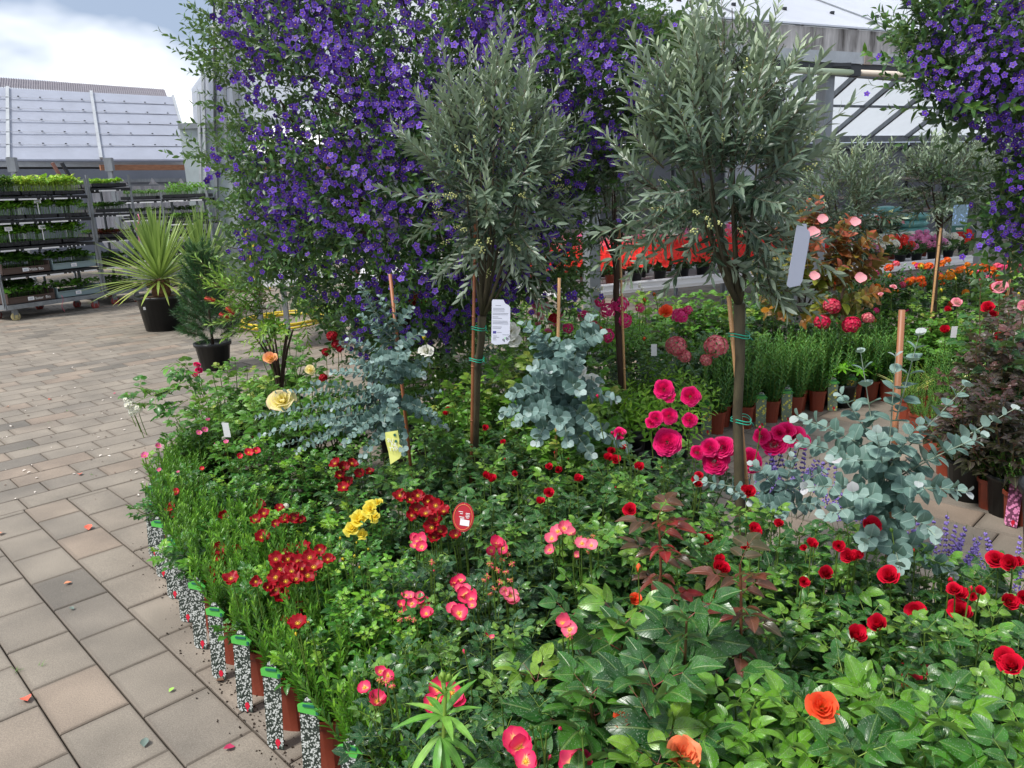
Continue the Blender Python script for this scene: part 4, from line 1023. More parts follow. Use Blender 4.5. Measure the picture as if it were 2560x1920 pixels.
# ================================================================ BORDER PLANTS ALONG THE LEFT EDGE
bl = leaf(.027, .0060, 'linear', 3, 2, .12, .15, mat=1)
def sprig(L=.14, n=30, t=bl, tilt=.75, seed=0, r=.0014, sc0=1.0, tip=.45, whorl=3, bendy=.2):
    rr = random.Random(seed); path = bez((0, 0, 0), (rr.uniform(-.02, .02), L * .5, L * .03), (0, L, L * bendy * rr.uniform(.2, 1)), 6)
    P = [tube(path, r, r * .5, 3, 0, False, .3)]; Ms, ls, ts = [], [], []
    for k in range(n):
        f = .08 + .92 * k / n; q = f * 5; i0 = min(4, int(q)); pp = path[i0] + (path[i0 + 1] - path[i0]) * (q - i0); ax = path[i0 + 1] - path[i0]; ax = ax / np.linalg.norm(ax)
        a = k * 2.39996 + rr.uniform(-.2, .2); F_ = frame(ax); out = F_[:, 0] * math.cos(a) + F_[:, 2] * math.sin(a)
        tl = tilt * (1 - .55 * f) + rr.uniform(-.12, .12); d = ax * math.cos(tl) + out * math.sin(tl)
        Ms.append(frame(d, ax * .9 - out * .4) * sc0 * (1.05 - .35 * f ** 2) * rr.uniform(.8, 1.15)); ls.append(pp); ts.append(tip * f * f + rr.uniform(-.08, .08))
    P.append(scatter(t, Ms, ls, ts)); return join(P)
SPR = [sprig(.15 + .015 * i, 46, seed=i, tilt=.7).mesh('sprig', [M_stem_g, M_border]) for i in range(5)]
M_tagprint = None
def tag_print():
    m, t, n, l = newmat('blossom_print')
    tcn = n('ShaderNodeTexCoord'); vo = n('ShaderNodeTexVoronoi'); vo.inputs['Scale'].default_value = 185; l(tcn.outputs['Object'], vo.inputs[0])
    nz = n('ShaderNodeTexNoise'); nz.inputs['Scale'].default_value = 70; l(tcn.outputs['Object'], nz.inputs[0])
    ad = n('ShaderNodeMath', operation='MULTIPLY_ADD'); l(nz.outputs[0], ad.inputs[0]); ad.inputs[1].default_value = .9; l(vo.outputs['Distance'], ad.inputs[2])
    c = ramp(n, l, ad.outputs[0], [(0, (.75, .72, .60)), (.25, (.66, .67, .66)), (.80, (.50, .52, .50)), (.94, (.10, .13, .10)), (1, (.02, .03, .025))])
    p = n('ShaderNodeBsdfPrincipled'); l(c, p.inputs['Base Color']); p.inputs['Roughness'].default_value = .3
    o = n('ShaderNodeOutputMaterial'); l(p.outputs[0], o.inputs[0]); return m
M_tagprint = tag_print()
def spot_print(name, bg, fg, scale, thr=.3):
    m, t, n, l = newmat(name)
    tcn = n('ShaderNodeTexCoord'); vo = n('ShaderNodeTexVoronoi'); vo.inputs['Scale'].default_value = scale; l(tcn.outputs['Object'], vo.inputs[0])
    nz = n('ShaderNodeTexNoise'); nz.inputs['Scale'].default_value = 150; l(tcn.outputs['Object'], nz.inputs[0])
    b = mixc(n, l, nz.outputs[0], tuple(q * .3 for q in bg), tuple(min(1, q * 2) for q in bg))
    r = n('ShaderNodeMapRange'); l(vo.outputs['Distance'], r.inputs[0]); r.inputs[1].default_value = thr + .04; r.inputs[2].default_value = thr - .04
    c = mixc(n, l, r.outputs[0], b, fg); p = n('ShaderNodeBsdfPrincipled'); l(c, p.inputs['Base Color']); p.inputs['Roughness'].default_value = .3
    o = n('ShaderNodeOutputMaterial'); l(p.outputs[0], o.inputs[0]); return m
M_printy = spot_print('yellow_flower_print', (.16, .22, .15), (.80, .74, .10), 62, .38)
M_printy2 = spot_print('golden_flower_print', (.10, .14, .06), (.85, .55, .04), 90, .42)
M_printp = spot_print('pink_flower_print', (.16, .05, .10), (.85, .30, .55), 85, .5)
M_clip = plain('lime_green_clip', S(84, 176, 74), .3); M_clipd = plain('dark_green_strip', S(22, 92, 80), .4); M_sticker = plain('red_sticker', S(200, 24, 54), .4)
def tag_parts(parent, printm, h=.175, w_=.048, off=(0, 0), rz=0.0, z0=.012, tilt=.12):
    M3 = np.array([[math.cos(rz), -math.sin(rz), 0], [math.sin(rz), math.cos(rz), 0], [0, 0, 1]]) @ np.array([[1, 0, 0], [0, math.cos(tilt), math.sin(tilt)], [0, -math.sin(tilt), math.cos(tilt)]])
    M = M4(M3, (off[0], off[1], z0))
    k = ('tag', printm.name, h)
    if k not in POTM:
        POTM[k] = T([(-w_ / 2 + .004, 0, .012), (-w_ / 2 + .012, 0, 0), (w_ / 2, 0, 0), (w_ / 2, 0, h - .01), (-w_ / 2, 0, h - .01)] + [(-w_ / 2 + .004, .0012, .012), (-w_ / 2 + .012, .0012, 0), (w_ / 2, .0012, 0), (w_ / 2, .0012, h - .01), (-w_ / 2, .0012, h - .01)],
                    [(0, 1, 2, 3, 4), (9, 8, 7, 6, 5)] + [(i, i + 5, (i + 1) % 5 + 5, (i + 1) % 5) for i in range(5)]).mesh('tag', [printm], False)
        zz = h
        prof = [(-w_ / 2 - .004, zz + .004), (-w_ / 2 - .002, zz - .014), (w_ / 2 - .008, zz - .018), (w_ / 2 + .003, zz - .016), (w_ / 2 + .006, zz - .004), (w_ / 2 - .004, zz + .003), (w_ / 2 - .012, zz + .012), (0, zz + .013), (-w_ / 2 + .008, zz + .009)]
        n_ = len(prof)
        v = [(x, -.003, z) for x, z in prof] + [(x, .004, z) for x, z in prof]
        clip = T(v, [tuple(range(n_)), tuple(reversed(range(n_, 2 * n_)))] + [(i, i + n_, (i + 1) % n_ + n_, (i + 1) % n_) for i in range(n_)])
        POTM[k + ('clip',)] = clip.mesh('clip', [M_clip], False)
        POTM[k + ('strip',)] = join([box((.002, -.0045, zz + .006), (w_ * .6, .003, .006)), box((w_ / 2 - .002, -.0045, zz - .009), (.007, .003, .010))]).mesh('clip_marking', [M_clipd], False)
        a = [(.010 + .0078 * math.cos(q), -.0008, .020 + .011 * math.sin(q)) for q in np.linspace(0, 2 * math.pi, 11)[:-1]]
        POTM[k + ('st',)] = join([T(a, [tuple(range(10))]), box((.010, -.0008, .007), (.004, .0006, .01))]).mesh('sticker', [M_sticker], False)
        c_ = [(-w_ * .3, -.001, zz + .012), (w_ * .32, -.001, zz + .012), (w_ * .18, -.001, zz + .024), (-.002, -.001, zz + .028), (-w_ * .2, -.001, zz + .022)]
        POTM[k + ('crest',)] = T(c_ + [(x, .001, z) for x, y, z in c_], [(0, 1, 2, 3, 4), (9, 8, 7, 6, 5)] + [(i, i + 5, (i + 1) % 5 + 5, (i + 1) % 5) for i in range(5)]).mesh('tag_crest', [M_tagprint], False)
    t = ob('tag', POTM[k], parent, M)
    for s_ in ('clip', 'strip', 'st', 'crest'): ob(POTM[k + (s_,)].name.split('.')[0], POTM[k + (s_,)], t)
    return t
def border_plant(label, x, y, out, tag=True, group='tagged pots of narrow leaved plants edging the display', H=.145, printm=None, sprigs=SPR, n=46, spread=.085, potr=.066, poth=.165, tagh=.225, tagw=.054, toz=.0, sway=(0, 0), name='potted_plant', cat='potted plant', tagoff=None):
    th = thing(name, label, cat, (x, y, .003), group)
    rz = math.atan2(out[1], out[0]) - math.pi / 2 + math.pi
    ob('pot', pot_mesh(potr, poth, M_potterra, .62), th, M4([[math.cos(rz), -math.sin(rz), 0], [math.sin(rz), math.cos(rz), 0], [0, 0, 1]]))
    for k in range(n):
        t = (k + .5) / n; a = k * 2.39996 + uni(-.2, .2); r0 = math.sqrt(t) * potr * .75
        b = np.array([r0 * math.cos(a), r0 * math.sin(a), poth * .88]); ln = 1.0 * uni(.8, 1.15)
        d = np.array([math.cos(a) * .62 * math.sqrt(t) + sway[0] + uni(-.12, .12), math.sin(a) * .62 * math.sqrt(t) + sway[1] + uni(-.12, .12), 1.0])
        ob('sprig', R_.choice(sprigs), th, M4(frame(d, (-math.cos(a), -math.sin(a), .3)), b, ln * H / .13), uni(.22, .48) + toz)
    if tag:
        o = np.array(out) * (potr + .012) if tagoff is None else np.array(tagoff)
        tag_parts(th, printm or M_tagprint, tagh, tagw, off=(o[0], o[1]), rz=math.atan2(out[1], out[0]) + math.pi / 2)
    return th
def resample(P, step):
    P = [np.array(p, float) for p in P]; out = [P[0]]; d = 0
    for a, b in zip(P[:-1], P[1:]):
        L = np.linalg.norm(b - a); 
        while d + L >= step:
            f = (step - d) / L; a = a + (b - a) * f; out.append(a); L = np.linalg.norm(b - a); d = 0
        d += L
    return out
EDGE = [(-.33, 1.42), (-.47, 1.62), (-.67, 1.84), (-.82, 2.02), (-1.02, 2.27), (-1.23, 2.58), (-1.42, 2.86), (-1.56, 3.08), (-1.68, 3.40), (-1.74, 3.75), (-1.75, 4.15), (-1.70, 4.6), (-1.6, 5.0)]
pts = resample([(x + .07, y + .03) for x, y in EDGE], .212)
for k, p in enumerate(pts):
    nx_ = pts[min(k + 1, len(pts) - 1)] - pts[max(k - 1, 0)]; tg = nx_ / np.linalg.norm(nx_); out = np.array([-tg[1], tg[0]])
    face_c = np.array([-p[0], -p[1]]); face_c /= np.linalg.norm(face_c); o2 = out * .60 + face_c * .65; o2 /= np.linalg.norm(o2)
    border_plant(f'green narrow leaved plant in terracotta pot, {ORD[k] if k < 20 else "later"} along the paving edge from camera' if k < 20 else f'green narrow leaved plant far along the display edge, {ORD[k-20]} past the bend', p[0], p[1], o2, tag=True, sway=(-out[0] * .16, -out[1] * .16),
                 tagoff=out * .100 + tg * -.075)
for row in (1, 2):
    pts2 = resample([(x + .07, y + .03) for x, y in EDGE], .17)
    for k, p in enumerate(pts2):
        nx_ = pts2[min(k + 1, len(pts2) - 1)] - pts2[max(k - 1, 0)]; tg = nx_ / np.linalg.norm(nx_); out = np.array([-tg[1], tg[0]])
        if row == 2 or k > 9: continue
        q = p - out * (.16 * row) + tg * .08 * row
        border_plant(f'narrow leaved green plant without tag, {ORD[k % 20]} pot of the {"second" if row == 1 else "third"} row' + (' beyond the bend' if k >= 20 else ''), q[0], q[1], out, tag=False, n=32, H=.16, toz=-.02)

# ================================================================ ROSES OF THE FRONT DISPLAY
def many(lst, sp, z, R, lab, **kw):
    for i, q in enumerate(lst):
        px, py = q[0], q[1]; zz = (q[2] if len(q) > 2 else z) + uni(-.035, .045)
        rose_plant(lab + ', ' + q[-1] if isinstance(q[-1], str) else lab, px, py, zz, R, sp, **kw)
SM = 'low rose bush with small leaves'
many([(470, 1085, .36, 'at the bend of edging pots'), (640, 1110, .40, 'below the large yellow bloom'), (440, 1190, .34, 'bearing pink blooms above the tagged pots'), (590, 1215, .38, 'left of the crimson sprays'),
      (540, 1330, .34, 'beside the red flower clusters'), (700, 1420, .36, 'behind the edging with dark red clusters')], 'small', .4, .19, SM, ncane=14)
many([(770, 1140, .42, 'under the left silver eucalyptus'), (760, 1260, .42, 'with red blooms before the eucalyptus'), (900, 1260, .46, 'with yellow double flowers'), (850, 1390, .42, 'between yellow blooms and red cluster'),
      (870, 1530, .38, 'leaning over the edging pots'), (950, 1440, .44, 'with pale yellow buds'), (720, 1300, .38, 'with scattered crimson sprays'), (1010, 1560, .42, 'right of the edging pots')], 'small', .42, .19, SM, ncane=14, young=.5)
many([(1040, 1400, .46, 'with one pink bloom by the red tag'), (1160, 1500, .46, 'under the withered flower heads'), (1290, 1420, .48, 'under the coral pink cluster'), (1060, 1640, .42, 'beneath the pink flower group'),
      (1240, 1620, .46, 'in the middle foreground'), (1060, 1790, .40, 'behind the whorled lily stem'), (1300, 1780, .46, 'behind the lowest pink blooms'), (1180, 1900, .42, 'at the bottom edge'), (1420, 1900, .46, 'with buds at the bottom edge')],
     'smalldark', .45, .19, 'dark small leaved rose bush', ncane=12, leafscale=1.1, young=.35)
many([(1090, 1080, .58, 'crowned with fresh light leaves'), (1210, 1130, .58, 'below the olive trunk'), (1170, 1250, .50, 'behind the round red tag'), (1340, 1200, .55, 'under the middle eucalyptus'), (1480, 1190, .56, 'with small crimson buds'),
      (1320, 1330, .50, 'with dark foliage in the centre'), (1480, 1330, .52, 'left of the bronze shoot')], 'medium', .5, .19, 'green rose bush', ncane=10, young=.4, leafscale=1.08)
many([(1010, 1180, .50, 'before the yellow paper tag'), (1240, 1050, .60, 'right of the left olive trunk'), (1560, 1160, .56, 'left of the bright pink blooms'), (1440, 1110, .54, 'under the middle eucalyptus stake'), (1640, 1170, .54, 'under the hot pink blooms'), (1120, 1010, .58, 'left of the olive trunk base'), (900, 1130, .46, 'under the eucalyptus arms'), (1330, 1100, .56, 'between olive and eucalyptus')], 'medium', .55, .20, 'leafy rose bush', ncane=11, young=.35, leafscale=1.0)
many([(1620, 1230, .56, 'below the bright pink blooms'), (1760, 1290, .48, 'at the foot of right olive'), (1900, 1300, .56, 'with yellowish young leaves'), (2060, 1330, .56, 'below the right eucalyptus stem'), (1740, 1400, .52, 'behind the brown leaf shoot'),
      (1960, 1450, .54, 'bearing several crimson buds'), (2130, 1440, .54, 'with a red rose above'), (2290, 1420, .55, 'with yellow green tips'), (2430, 1440, .56, 'under the twin red roses'), (2560, 1430, .56, 'cut by the frame edge'),
      (2060, 1590, .52, 'with dark wet leaves'), (2230, 1580, .53, 'below two round red roses'), (2400, 1590, .54, 'with a half hidden red bloom'), (2560, 1620, .54, 'lower at the frame edge'), (1880, 1590, .50, 'beside the white petal')],
     'medium', .5, .19, 'wet leaved rose bush', ncane=10, young=.5, leafscale=1.12)
many([(1500, 1560, .56, 'left of the orange bud'), (1660, 1560, .60, 'around the orange bud'), (1560, 1720, .56, 'lower centre'), (1740, 1690, .54, 'right of the orange bud'), (1640, 1860, .50, 'beside the large orange bloom')], 'big', .56, .20, 'rose bush with very large dark leaves', ncane=7, young=.25, leafscale=1.05, dark=-.05)
many([(1780, 1830, .54, 'with green buds by the orange rose'), (1960, 1780, .54, 'right of the orange rose'), (2130, 1760, .56, 'with glossy drooping leaves'), (2300, 1800, .57, 'with bright young shoots'), (2480, 1780, .57, 'in the bottom right corner'), (2060, 1900, .54, 'at the lower frame edge'),
      (2260, 1930, .54, 'lowest of the right corner'), (2440, 1920, .55, 'with long light leaflets'), (1860, 1930, .5, 'below the orange rose')], 'lime', .55, .19, 'fresh green rose bush', ncane=8, young=.6, leafscale=1.0, dark=.02)
# hybrid roses on the left behind
many([(640, 960, .66, 'bearing the large yellow bloom'), (560, 900, .62, 'with reddish young stems'), (520, 1000, .5, 'leaning over the paving'), (760, 900, .66, 'before the blue shrub'), (700, 830, .68, 'bearing a peach bloom'), (830, 980, .55, 'behind the left eucalyptus')], 'broad', .6, .24, 'tall rose bush', ncane=9, detail=False, leafscale=.8, young=.3, flat=.7)
many([(1150, 960, .66, 'with broad bright leaves below olive trunk'), (1300, 900, .74, 'behind the white paper tag'), (1080, 900, .66, 'behind the left eucalyptus top'), (1440, 990, .66, 'right of the middle eucalyptus')], 'broad', .6, .22, 'rose bush', ncane=9, detail=False, young=.6)

# ================================================================ FLOWERS OF THE FRONT DISPLAY (photograph pixel, kind, radius)
def fls(kind, nvar, lst, size, **kw):
    for i, q in enumerate(lst):
        k = dict(kw); s = size
        if len(q) > 2: s = size * q[2]
        if len(q) > 3: k['tone'] = q[3]
        flower(q[0], q[1], f'{kind}{i % nvar}' if nvar else kind, s, **k)
# dark red clusters
dr_ = [(548, 1372), (590, 1380), (570, 1412), (538, 1428), (578, 1448), (545, 1390, .9), (600, 1405, .9), (560, 1450, .9), (524, 1450, .8),
       (560, 1290, .9), (648, 1262), (660, 1285, .9), (640, 1300, .8), (655, 1345, 1.1), (700, 1270, .7), (712, 1300, .9), (735, 1296, .9), (688, 1310, .6), (752, 1302, .9),
       (700, 1385), (730, 1375), (760, 1370), (690, 1400), (720, 1400), (745, 1405), (775, 1395), (785, 1420, 1.1), (700, 1425), (730, 1430), (755, 1425), (690, 1445), (715, 1455), (740, 1450), (770, 1440),
       (690, 1475, .9), (705, 1490), (735, 1540, .9), (745, 1560), (720, 1550, .9), (750, 1520, .9), (640, 1455, .7), (670, 1470, .7), (800, 1375, .8), (820, 1400, .8),
       (838, 1160), (858, 1170), (880, 1160), (850, 1190), (870, 1205), (900, 1185, .9), (860, 1220, .9), (925, 1180, .8),
       (1000, 1240), (1025, 1250), (1045, 1240), (1070, 1255), (1090, 1265), (1040, 1275), (1065, 1285), (1090, 1300), (1030, 1290, .9), (1080, 1320), (1100, 1330), (1110, 1280, .9), (1085, 1345, .9), (1140, 1340, .8)]
fls('deepred', 4, dr_, .0255, look=.9)
fls('scarlet', 4, [(622, 1132), (640, 1128, .9), (425, 1270, 1.2), (432, 1288, .9), (440, 1230, .8), (505, 1172, .5), (600, 1140, .7)], .021, look=.8)
fls('pink', 4, [(362, 1140), (396, 1115, .9), (512, 1075), (498, 1082, .9), (520, 1050, .7), (565, 1105, .7), (398, 1175, .6), (430, 1150, .4), (445, 1180, .4), (540, 1110, .5)], .017, look=.9, tone=-.0)
fls('yellowdbl', 2, [(898, 1295, 1.3), (925, 1270), (880, 1320), (935, 1290, .8), (905, 1335, .7), (945, 1255, .6)], .034, look=.9)
fls('bud_yellow', 0, [(742, 1590), (850, 1350), (885, 1395, .9), (858, 1400), (920, 1375, .8), (890, 1360, .8), (772, 1560, .8), (900, 1420, .8), (918, 1340, .7)], .010, look=.2)
pk = [(1048, 1350, 1.25), (1055, 1368), (1035, 1345, .8), (1240, 1362, 1.2), (1258, 1372), (1228, 1378, .8), (1150, 1452), (1135, 1462, .9), (1163, 1490, 1.25), (1178, 1500), (1148, 1535, 1.3), (1160, 1485), (1045, 1500, 1.1), (1060, 1512, 1.1), (1068, 1535, 1.0),
      (1002, 1512, .7), (1030, 1510, .9), (950, 1680, .8), (970, 1690, .8), (942, 1755, 1.3), (912, 1720, .9), (1130, 1735, 1.5), (1140, 1752, 1.2), (1095, 1725, 1.3), (1080, 1760, 1.3), (1095, 1745, 1.2), (1290, 1855, 1.5), (1300, 1872, 1.3), (1435, 1905, 1.6), (1455, 1912, 1.3), (1315, 1905, 1.2), (1220, 1590, .5)]
pk2 = [(x + uni(-26, 26), y + uni(-22, 22), s * .8) for (x, y, s) in [(q + (1,))[:3] for q in pk] if y < 1600]
fls('pinkyel', 4, pk, .0178, look=1.0, tone=0.0); fls('pinkyel', 4, pk2, .0165, look=.7, tone=.15)
fls('pinkyel', 4, [(1395, 1330, 1.0, .3), (1410, 1322, .9, .2), (1380, 1348, .9, .3), (1430, 1335, .7, .5), (1455, 1360, .9, .4), (1478, 1365, .8, .6), (1375, 1375, .7, .3), (1440, 1390, .5, .4), (1275, 1490, 1.0, .4), (1284, 1502, .8, .3), (1262, 1480, .6, .4), (1408, 1560, .8, .2), (1425, 1575, .8, .3)], .0235, look=.8)
fls('spent', 0, [(1235, 1390), (1255, 1400), (1225, 1410), (1270, 1385), (1245, 1425), (1220, 1440), (1265, 1430), (1280, 1410), (1210, 1450, .8), (1250, 1455), (1275, 1450), (1235, 1470, .9), (1260, 1475), (1225, 1485, .8), (1005, 1530), (1020, 1545), (1035, 1550, .8), (1000, 1550, .8), (965, 1705), (980, 1715, .8), (950, 1700, .8), (1450, 1345), (1470, 1350, .9), (1482, 1340, .8), (1440, 1355, .8), (1080, 1405), (1425, 1590, .9), (1470, 1380, .7)], .0125, name='spent_bloom')
fls('bud_pink', 0, [(1008, 1492, 1.1), (982, 1700), (930, 1745), (1162, 1635), (1400, 1825), (1372, 1900), (1232, 1425, .9), (1085, 1430, .7)], .010, look=.2)
fls('greenbud', 0, [(1175, 1330), (1145, 1325, .9), (1128, 1345, .8), (1160, 1350, .9), (1190, 1345), (1350, 1830), (1365, 1845), (1455, 1840), (1445, 1860, .9), (1340, 1850, .8), (1330, 1825), (2115, 1310), (2040, 1330), (1870, 1740, 1.3), (1882, 1735, 1.2), (1772, 1745, 1.3), (1890, 1750), (2345, 1720), (1855, 1730), (2230, 1330)], .009, name='bud', look=.1)
# crimson roses centre / right
cr = [(1228, 1200, 1.2), (1215, 1190, .9), (1130, 1170, .0001), (1373, 1168, .8), (1395, 1175, .9), (1288, 1185, .7), (1445, 1198, .9), (1372, 1232, .9), (1530, 1128, .9), (1520, 1145), (1538, 1150, 1), (1488, 1165, .8), (1598, 1168), (1740, 1200, .9), (1745, 1210), (1748, 1190, .8), (1120, 1025, .9), (1112, 1035, .8), (1212, 1070, .8), (1258, 1105, .6),
      (1872, 1232, 1.2), (1865, 1225, .9), (1755, 1345, 1.1), (1768, 1350, 1.0), (1885, 1325, 1.1), (1895, 1335, .8), (1865, 1365, 1.0), (2180, 1315, 1.25), (2030, 1362, .9), (2010, 1370, .6), (2097, 1365, .9), (2120, 1390, 1.0), (2135, 1395, 1.0), (2147, 1388, .7), (2065, 1435, 1.1), (2222, 1440, 1.3), (1800, 1420, 1.2), (1812, 1425, .8), (1795, 1490, .9), (2290, 1530, 1.3), (2195, 1562, 1.3), (2140, 1590, 1.3), (2148, 1580, .9),
      (2385, 1475, .9), (2400, 1485, 1.1), (2432, 1492, .7), (2450, 1480, .7), (2398, 1528, 1.4), (2415, 1535, .8), (2522, 1505, 1.3), (2560, 1495, 1.0), (2490, 1400, 1.2), (2525, 1410, 1.3), (2545, 1405, .8), (2515, 1650, 1.3), (2530, 1665, 1.2), (2505, 1640, .9), (1948, 1310, .8), (2010, 1455, .8), (1575, 1275, 1.1), (1560, 1120, .7), (1800, 1400, .9), (1350, 1255, .9)]
fls('crimson', 4, [q for q in cr if len(q) < 3 or q[2] > .01], .0235, look=1.0, up=.5, tone=0.0)
fls('bud_crimson', 0, [(1388, 1135, 1.1), (1420, 1150, 1), (1262, 1150, .8), (2375, 1455, 1.5), (2425, 1480, 1.3), (1540, 1220, .8), (1655, 1170, .8), (2285, 1380, .8)], .010, look=.3)
# hot pink tall roses on one bush behind
hp = rose_plant('tall rose bush carrying large bright pink double blooms beside the right olive trunk', 1700, 1120, .56, .24, 'medium', ncane=10, young=.2, flat=.8)
hpp = PLANTS[-1]
fls('hotpink', 4, [(1660, 972, 1.05), (1672, 990, .7), (1727, 990, 1.05), (1668, 1105, 1.5), (1790, 1152, 1.5), (1672, 1040, .9), (1640, 1045, .8), (1630, 1055, .7), (1935, 1105, 1.45), (1985, 1088, 1.25), (1965, 1075, 1.0), (2000, 1100, 1.0), (1905, 1090, .9), (1775, 1118, 1.0), (1805, 1115, 1.2), (1828, 1118, .9), (1872, 1150, 1.3), (1880, 1165, .8), (1548, 1082, .7), (1950, 1080, .9), (1745, 1130, .8), (1725, 1050, .8)], .030, Y=2.5, plant=hpp, look=1.4, up=.45)
fls('bud_hot', 0, [(1560, 1090, 1), (1532, 1085, .9), (1493, 995, .9), (1900, 1075, 1)], .014, Y=2.3, plant=hpp)
# orange roses
near = [q for q in PLANTS if 'very large' in q[0]['label'] or 'fresh green' in q[0]['label']]
fls('orange', 4, [(1560, 1803, 1.0)], .029, Y=1.22, look=.9); fls('orange', 4, [(2055, 1768, 1.25)], .030, Y=1.12, look=1.2)
fls('orange', 4, [(1705, 1888, 1.3, .6)], .032, Y=1.08, look=.5); fls('orange', 4, [(1588, 1497, .85)], .024, Y=1.62, look=1.3)
fls('bud_orange', 0, [(1596, 1430, 1.6)], .011, Y=1.55, look=0, up=2)
fls('creamyel', 2, [(705, 1000, 1.5)], .042, Y=2.75, look=1.3); fls('peach', 2, [(676, 895, 1.1)], .036, Y=3.0, look=1.0); fls('creamyel', 2, [(775, 925, .8)], .034, Y=3.1, look=1.2)
fls('whiterose', 2, [(1275, 825, 1.5), (1285, 850, 1.1)], .036, Y=3.4, look=1.2); fls('whiterose', 2, [(1065, 875, 1.2), (1450, 930, 1.2), (1480, 950, 1.3)], .034, Y=3.3, look=1.0); fls('bud_yellow', 0, [(1062, 848, 1.3)], .016, Y=3.25)
fls('bud_white', 0, [(975, 935, 1.0), (1085, 900, .8), (1090, 945, .9), (1080, 960, .8)], .014, Y=3.1)
fls('whitecluster', 2, [(325, 1012, 1.1), (345, 1022, .9), (318, 1000, .8), (332, 1030, .9)], .028, Y=3.6, look=.8)
fls('hotpink', 4, [(493, 910, .6), (497, 925, .6), (487, 935, .5)], .028, Y=3.7)
fls('redcluster', 2, [(830, 840, 1.0), (840, 860, .8), (815, 880, .8), (808, 945, .8), (850, 872, .7)], .030, Y=3.5)
fls('whiterose', 2, [(1925, 1712, 1.2)], .026, Y=1.45, look=.8)
fls('whitecluster', 2, [(560, 1060, .8), (570, 1080, .7), (560, 1095, .6), (715, 1265, .6), (712, 1290, .5)], .02)

# bronze shoots
def shoot(label, px, py, pxb, pyb, Y, sp, n, name='rose_shoot', tone0=.4, lsc=1.0):
    s = SP[sp]; top = np.array(A(px, py, Y)); bot = np.array(A(pxb, pyb, Y + .02)); th = thing(name, label, 'rose shoot', (bot[0], bot[1], 0))
    o0 = np.array([bot[0], bot[1], 0]); path = bez(bot - o0 - [0, 0, .15], (bot + top) / 2 - o0 + [.01, 0, 0], top - o0, 8)
    ob('cane', tube(path, .005, .0025, 5, 0, False, .7).mesh('cane', [s.stem]), th)
    for k in range(n):
        f = .35 + .65 * k / (n - 1); q = f * 7; i0 = min(6, int(q)); pp = path[i0] + (path[i0 + 1] - path[i0]) * (q - i0); a = k * 2.2
        d = np.array([math.cos(a), math.sin(a), .15 + .6 * f ** 2])
        ob('leaf', s.meshes[k % len(s.ts)], th, M4(frame(d, (0, 0, 1)), pp, lsc * uni(.8, 1.1)), tone0 + uni(-.2, .35))
    return th
shoot('dark red young rose shoot with glossy folded leaves below the right olive', 1645, 1290, 1650, 1500, 1.75, 'bronze', 10, tone0=.5, lsc=1.0)
shoot('bronze brown rose shoot with glossy leaves in the right foreground', 1850, 1410, 1845, 1720, 1.45, 'bronze', 10, tone0=.35, lsc=.95)

# whorled lily stem in the foreground
lt = leaf(.085, .016, 'lance', 6, 2, .1, .45, mat=1)
ly = A(1105, 1900, 1.22); th = thing('lily_stem', 'light green lily stem with whorls of long narrow leaves in the foreground', 'lily', (ly.x, ly.y, 0))
M_lily = leafmat('lily_leaf', [(0, (.05, .18, .03)), (.5, (.13, .34, .06)), (1, (.30, .50, .12))], .35, back=(.2, .4, .12), tr=.3, vein=.3, veincol=(.4, .6, .2))
lm_ = lt.mesh('leaf', [M_stem_g, M_lily])
tp = A(1115, 1720, 1.22) - Vector((ly.x, ly.y, 0)); ob('stem', tube([(0, 0, .2), tuple(ly - Vector((ly.x, ly.y, 0))), tuple(tp)], .005, .003, 6, 0, False, .9).mesh('stem', [M_stem_g]), th)
for (px, py, n, s, el) in ((1100, 1840, 11, 1.0, -.35), (1108, 1790, 9, .95, .5), (1112, 1740, 7, .6, 1.0)):
    c = A(px, py, 1.22) - Vector((ly.x, ly.y, 0))
    for k in range(n):
        a = k * 6.283 / n + uni(-.2, .2); e = el + uni(-.25, .25); ob('leaf', lm_, th, M4(frame((math.cos(a) * math.cos(e), math.sin(a) * math.cos(e), math.sin(e))), c, s * uni(.8, 1.1)), uni(.3, .8))
for k in range(3): ob('bud', FL['greenbud'], th, M4(face((uni(-.4, .4), uni(-.4, .4), 1)), tp + Vector((uni(-.01, .01), uni(-.01, .01), .01)), .014), .8)
